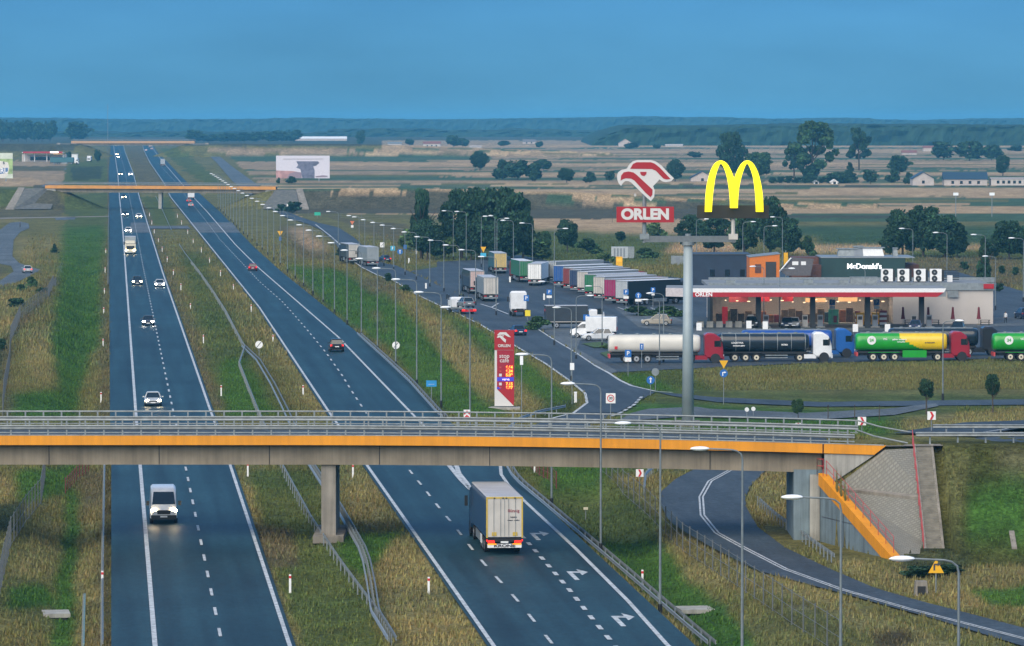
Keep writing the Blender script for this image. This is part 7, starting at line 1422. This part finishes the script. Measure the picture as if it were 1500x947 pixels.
# ------------------------------------------------------------------ far woods and hills
def wood(name, u0, u1, y0, y1, ztop, cell, seed, col, amp=3.0, taper=0.0, kind='stuff', wav=40):
    xa, xb = (u0 - CX) / F * y0, (u1 - CX) / F * y1; nx = int((xb - xa) / cell); ny = max(6, int((y1 - y0) / (cell * 4))); X = np.linspace(xa, xb, nx); vs, cs = [], []
    T = ztop + (fbm(X / wav, X * 0 + seed, seed, 3) - .5) * amp * 1.6; gz = float(prof(y0)); cr = np.random.default_rng(seed)
    rows = []
    for j in range(ny + 5):
        if j < 6: yy = y0 - 2 + j * 1.5 + (fbm(X / 9, X * 0 + j * 1.7, seed + 3 + j, 2) - .5) * 14; f = (0.0, .25, .5, .72, .88, .97)[j]
        else: yy = y0 + (y1 - y0) * (j - 5) / ny; f = 1.0
        z = gz - 1 + (T - gz) * f + (fbm(X / cell / 2.2, X * 0 + j * 3.3, seed + 7, 2) - .5) * amp * (1.0 if f > 0 else 0)
        e = np.clip((X - xa) / max(taper, 1e-3), 0, 1) if taper else 1.0
        rows.append(np.stack([X, yy + X * 0, gz - 1 + (z - gz + 1) * e ** .5], -1))
    V = np.concatenate(rows); n = len(rows); ii = (np.arange(n - 1)[:, None] * nx + np.arange(nx - 1)[None]).ravel(); me = bpy.data.meshes.new(name); me.from_pydata(V.tolist(), [], np.stack([ii, ii + 1, ii + nx + 1, ii + nx], -1).tolist())
    c = np.array(col)[None] * (.6 + .8 * cr.random(len(V)))[:, None]; ca = me.color_attributes.new('Col', 'FLOAT_COLOR', 'POINT'); ca.data.foreach_set('color', np.concatenate([c, np.ones((len(V), 1))], 1).ravel()); me.materials.append(M_LEAF); o = bpy.data.objects.new(name, me); COL.objects.link(o); return tag(o, kind=kind)
wood('forest', 865, 1900, 4300, 5000, 27.5, 3.0, 3, (.020, .045, .026), 3.0, taper=40)
wood('forest', 480, 1100, 6300, 6700, 20, 4.0, 5, (.022, .045, .028), 4.0)
wood('forest', -600, 520, 6300, 6700, 17, 4.0, 6, (.022, .045, .028), 4.0)
wood('hills', -2200, 3600, 9000, 9900, 37.0, 5.0, 9, (.022, .045, .03), 7.0, kind='structure', wav=260)
# ------------------------------------------------------------------ fences
M_MESH = glass_mat('fence_mesh', (.08, .09, .08), .84); M_FPOST = mat('fence_post', (.12, .13, .13), .6); M_MESHR = glass_mat('red_mesh', (.25, .04, .03), .7)
def fence(path, lab, h=2.0, m=M_MESH, every=4.0, postm=None, name='wire_fence'):
    P = [Vector(p) for p in path]; t = thing(name, lab, 'fence', P[0]); Q = []
    for a, c in zip(P[:-1], P[1:]):
        n = max(1, int((c - a).length / every)); Q += [a.lerp(c, k / n) for k in range(n)]
    Q.append(P[-1])
    for q in Q: q.z = LZ(q.x, q.y)
    b = MB(); b.loft([[q - P[0] + Vector((0, 0, .05)), q - P[0] + Vector((0, 0, h))] for q in Q], cap=False, closed=False); b.build('wire_mesh', m, t)
    for z in (.1, h * .5, h - .03): b = MB(); b.tube([q - P[0] + Vector((0, -.02, z)) for q in Q], .018, 4); b.build('wire', postm or M_FPOST, t)
    pm = None
    for q in Q[:95]:
        if pm is None: b = MB(); b.tube([(0, 0, -.3), (0, 0, h + .1)], .045, 6); pm = o = b.build('post', postm or M_FPOST, t)
        else: o = pm.copy(); COL.objects.link(o); o.parent = t
        o.location = q - P[0]
fence(px([(880, 690), (905, 712), (945, 752), (1000, 808), (1080, 860), (1160, 915), (1230, 960)]), 'wire mesh fence between the highway ditch and the ramp road'); fence(px([(-5, 900), (4, 850), (16, 800), (38, 765), (60, 738), (66, 700)]), 'wire mesh fence on the left of the highway before the near bridge'); fence(px([(4, 610), (14, 540), (16, 500), (30, 468), (70, 438), (85, 415), (92, 392)]), 'wire mesh fence curving over the left bank beyond the near bridge'); fence(px([(776, 684), (790, 697), (815, 715)]), 'red mesh fence in the grass just under the near bridge', 1.3, M_MESHR, 2.5, mat('dark_red_post', (.16, .03, .03), .6)); fence(px([(96, 722), (112, 705), (130, 690)]), 'red mesh fence at the left verge under the near bridge', 1.2, M_MESHR, 2.5, mat('dark_red_post', (.16, .03, .03), .6))
fence([G(u, v) for u, v in ((545, 368), (620, 372), (720, 376))], 'low rail fence along the edge of the lorry park', 1.3, M_MESH, 8)
fence([G(u, v) for u, v in ((415, 315), (470, 318), (560, 321), (640, 322))], 'low fence at the foot of the second bridge embankment', 1.3, M_MESH, 10)
# ------------------------------------------------------------------ grass tufts near the camera
RD = [LA + SH(LR, lambda v: .5 * sc_(v))[::-1], SH(RL, lambda v: -.5 * sc_(v)) + RA[::-1], RPL + RPR[::-1], [(905, 600), (880, 618), (835, 637), (790, 655), (752, 672), (737, 683), (760, 722), (690, 722), (655, 684), (690, 655), (740, 640), (800, 617), (840, 605)], SVL + SVR[::-1], [(905, 598), (950, 590), (1400, 588), (1400, 615), (900, 622)], [(960, 572), (1600, 570), (1600, 598), (960, 592)]]
LOT = [(640, 384), (700, 381), (760, 374), (880, 398), (1000, 408), (1040, 398), (1400, 398), (1500, 428), (1700, 430), (1700, 520), (1500, 526), (1200, 533), (1000, 542), (905, 547), (893, 549), (840, 516), (776, 476), (704, 447), (600, 398)]
RD += [LOT, [(720, 592), (770, 592), (770, 602), (712, 602)], [(-300, 335), (0, 337), (14, 326), (43, 325), (45, 338), (28, 386), (62, 396), (25, 416), (-300, 455)]]
def tufts(N, d0, d1, k_h):
    uu = rng.uniform(-60, 1560, N); Yt = np.sqrt(rng.uniform(d0 ** 2, d1 ** 2, N)); vv = HZ + 210000 / Yt
    Xt = (uu - CX) / F * Yt; Zt = land(Xt, Yt); pu, pv = project(Xt, Yt, Zt); fu, fv = project(Xt, Yt, Xt * 0)
    keep = rng.random(N) > np.clip((Yt - 750) / 550, 0, 1)
    for r_ in RD: keep &= ~inpoly(fu, fv, r_)
    keep &= ~((Xt > 26) & (Xt < 95) & (Yt > 340.5) & (Yt < 352.5)); keep &= ~((Xt > 18.5) & (Xt < 23) & (Yt > 336) & (Yt < 353)); keep &= ~((Xt > 21.3) & (Xt < 28) & (Yt > 325.5) & (Yt < 345)); 
    for t3 in PAVE: keep &= ~inpoly(Xt, Yt, [(q[0], q[1]) for q in t3])
    keep &= ~((Xt > 27.3) & (Xt < 30.6) & (Yt > 327) & (Yt < 345)); keep &= ~((Xt > 28) & (Xt < 60) & (Yt > 352) & (Yt < 395) & (Zt > 4))
    Xt, Yt, Zt, pu, pv = Xt[keep], Yt[keep], Zt[keep], pu[keep], pv[keep]
    # colour from the ground sheet at that place
    ci = np.clip(np.searchsorted(us, (Xt / Yt * F + CX)), 0, nc - 1); ri = np.clip(np.searchsorted(ys, Yt), 0, nr - 1)
    gc = CC[ri, ci]; long_ = (gc[:, 0] > .12)
    n = len(Xt); hgt = k_h * rng.uniform(.10, .26, n) * np.where(long_, 1.5, 1.0); a0 = rng.uniform(0, 6.28, n); V = np.zeros((n, 3, 3, 3))
    for k in range(3):
        a = a0 + k * 2.1; ln = hgt * rng.uniform(.25, .7, n); wd_ = k_h * rng.uniform(.035, .08, n); ox, oy = rng.uniform(-.12, .12, n), rng.uniform(-.12, .12, n); bx, by = Xt + ox, Yt + oy
        V[:, k, 0] = np.stack([bx - np.sin(a) * wd_, by + np.cos(a) * wd_, Zt - .06], -1); V[:, k, 1] = np.stack([bx + np.sin(a) * wd_, by - np.cos(a) * wd_, Zt - .06], -1); V[:, k, 2] = np.stack([bx + np.cos(a) * ln, by + np.sin(a) * ln, Zt + hgt * rng.uniform(.7, 1.2, n)], -1)
    me = bpy.data.meshes.new('grass'); m_ = n * 9; me.vertices.add(m_); me.vertices.foreach_set('co', V.ravel()); me.loops.add(m_); me.loops.foreach_set('vertex_index', np.arange(m_, dtype=np.int32)); me.polygons.add(n * 3); me.polygons.foreach_set('loop_start', np.arange(n * 3, dtype=np.int32) * 3); me.polygons.foreach_set('loop_total', np.full(n * 3, 3, np.int32))
    gcol = np.repeat(gc * 1.12 * rng.uniform(.75, 1.28, (n, 1)) * (1 + rng.uniform(-.10, .10, (n, 3))), 9, 0); ca = me.color_attributes.new('Col', 'FLOAT_COLOR', 'POINT'); ca.data.foreach_set('color', np.concatenate([gcol, np.ones((m_, 1))], 1).ravel()); me.materials.append(M_LEAF); me.update(); o = bpy.data.objects.new('grass', me); COL.objects.link(o); tag(o, kind='stuff')
tufts(150000, 232, 600, 1.0)
tufts(150000, 600, 1300, 1.9)
# ------------------------------------------------------------------ haze
HAZE = 0.75e-4
mh = bpy.data.materials.new('haze'); mh.use_nodes = True; nt = mh.node_tree; nt.nodes.remove(nt.nodes['Principled BSDF']); pv_ = nt.nodes.new('ShaderNodeVolumePrincipled'); pv_.inputs['Color'].default_value = (.16, .62, 1.0, 1); pv_.inputs['Density'].default_value = HAZE; pv_.inputs['Anisotropy'].default_value = 0.0
nt.links.new(pv_.outputs[0], nt.nodes['Material Output'].inputs['Volume'])
b = MB(); b.box((0, 6000, 24.5), (9000, 17000, 53)); o = b.build('haze', mh); tag(o, kind='stuff')
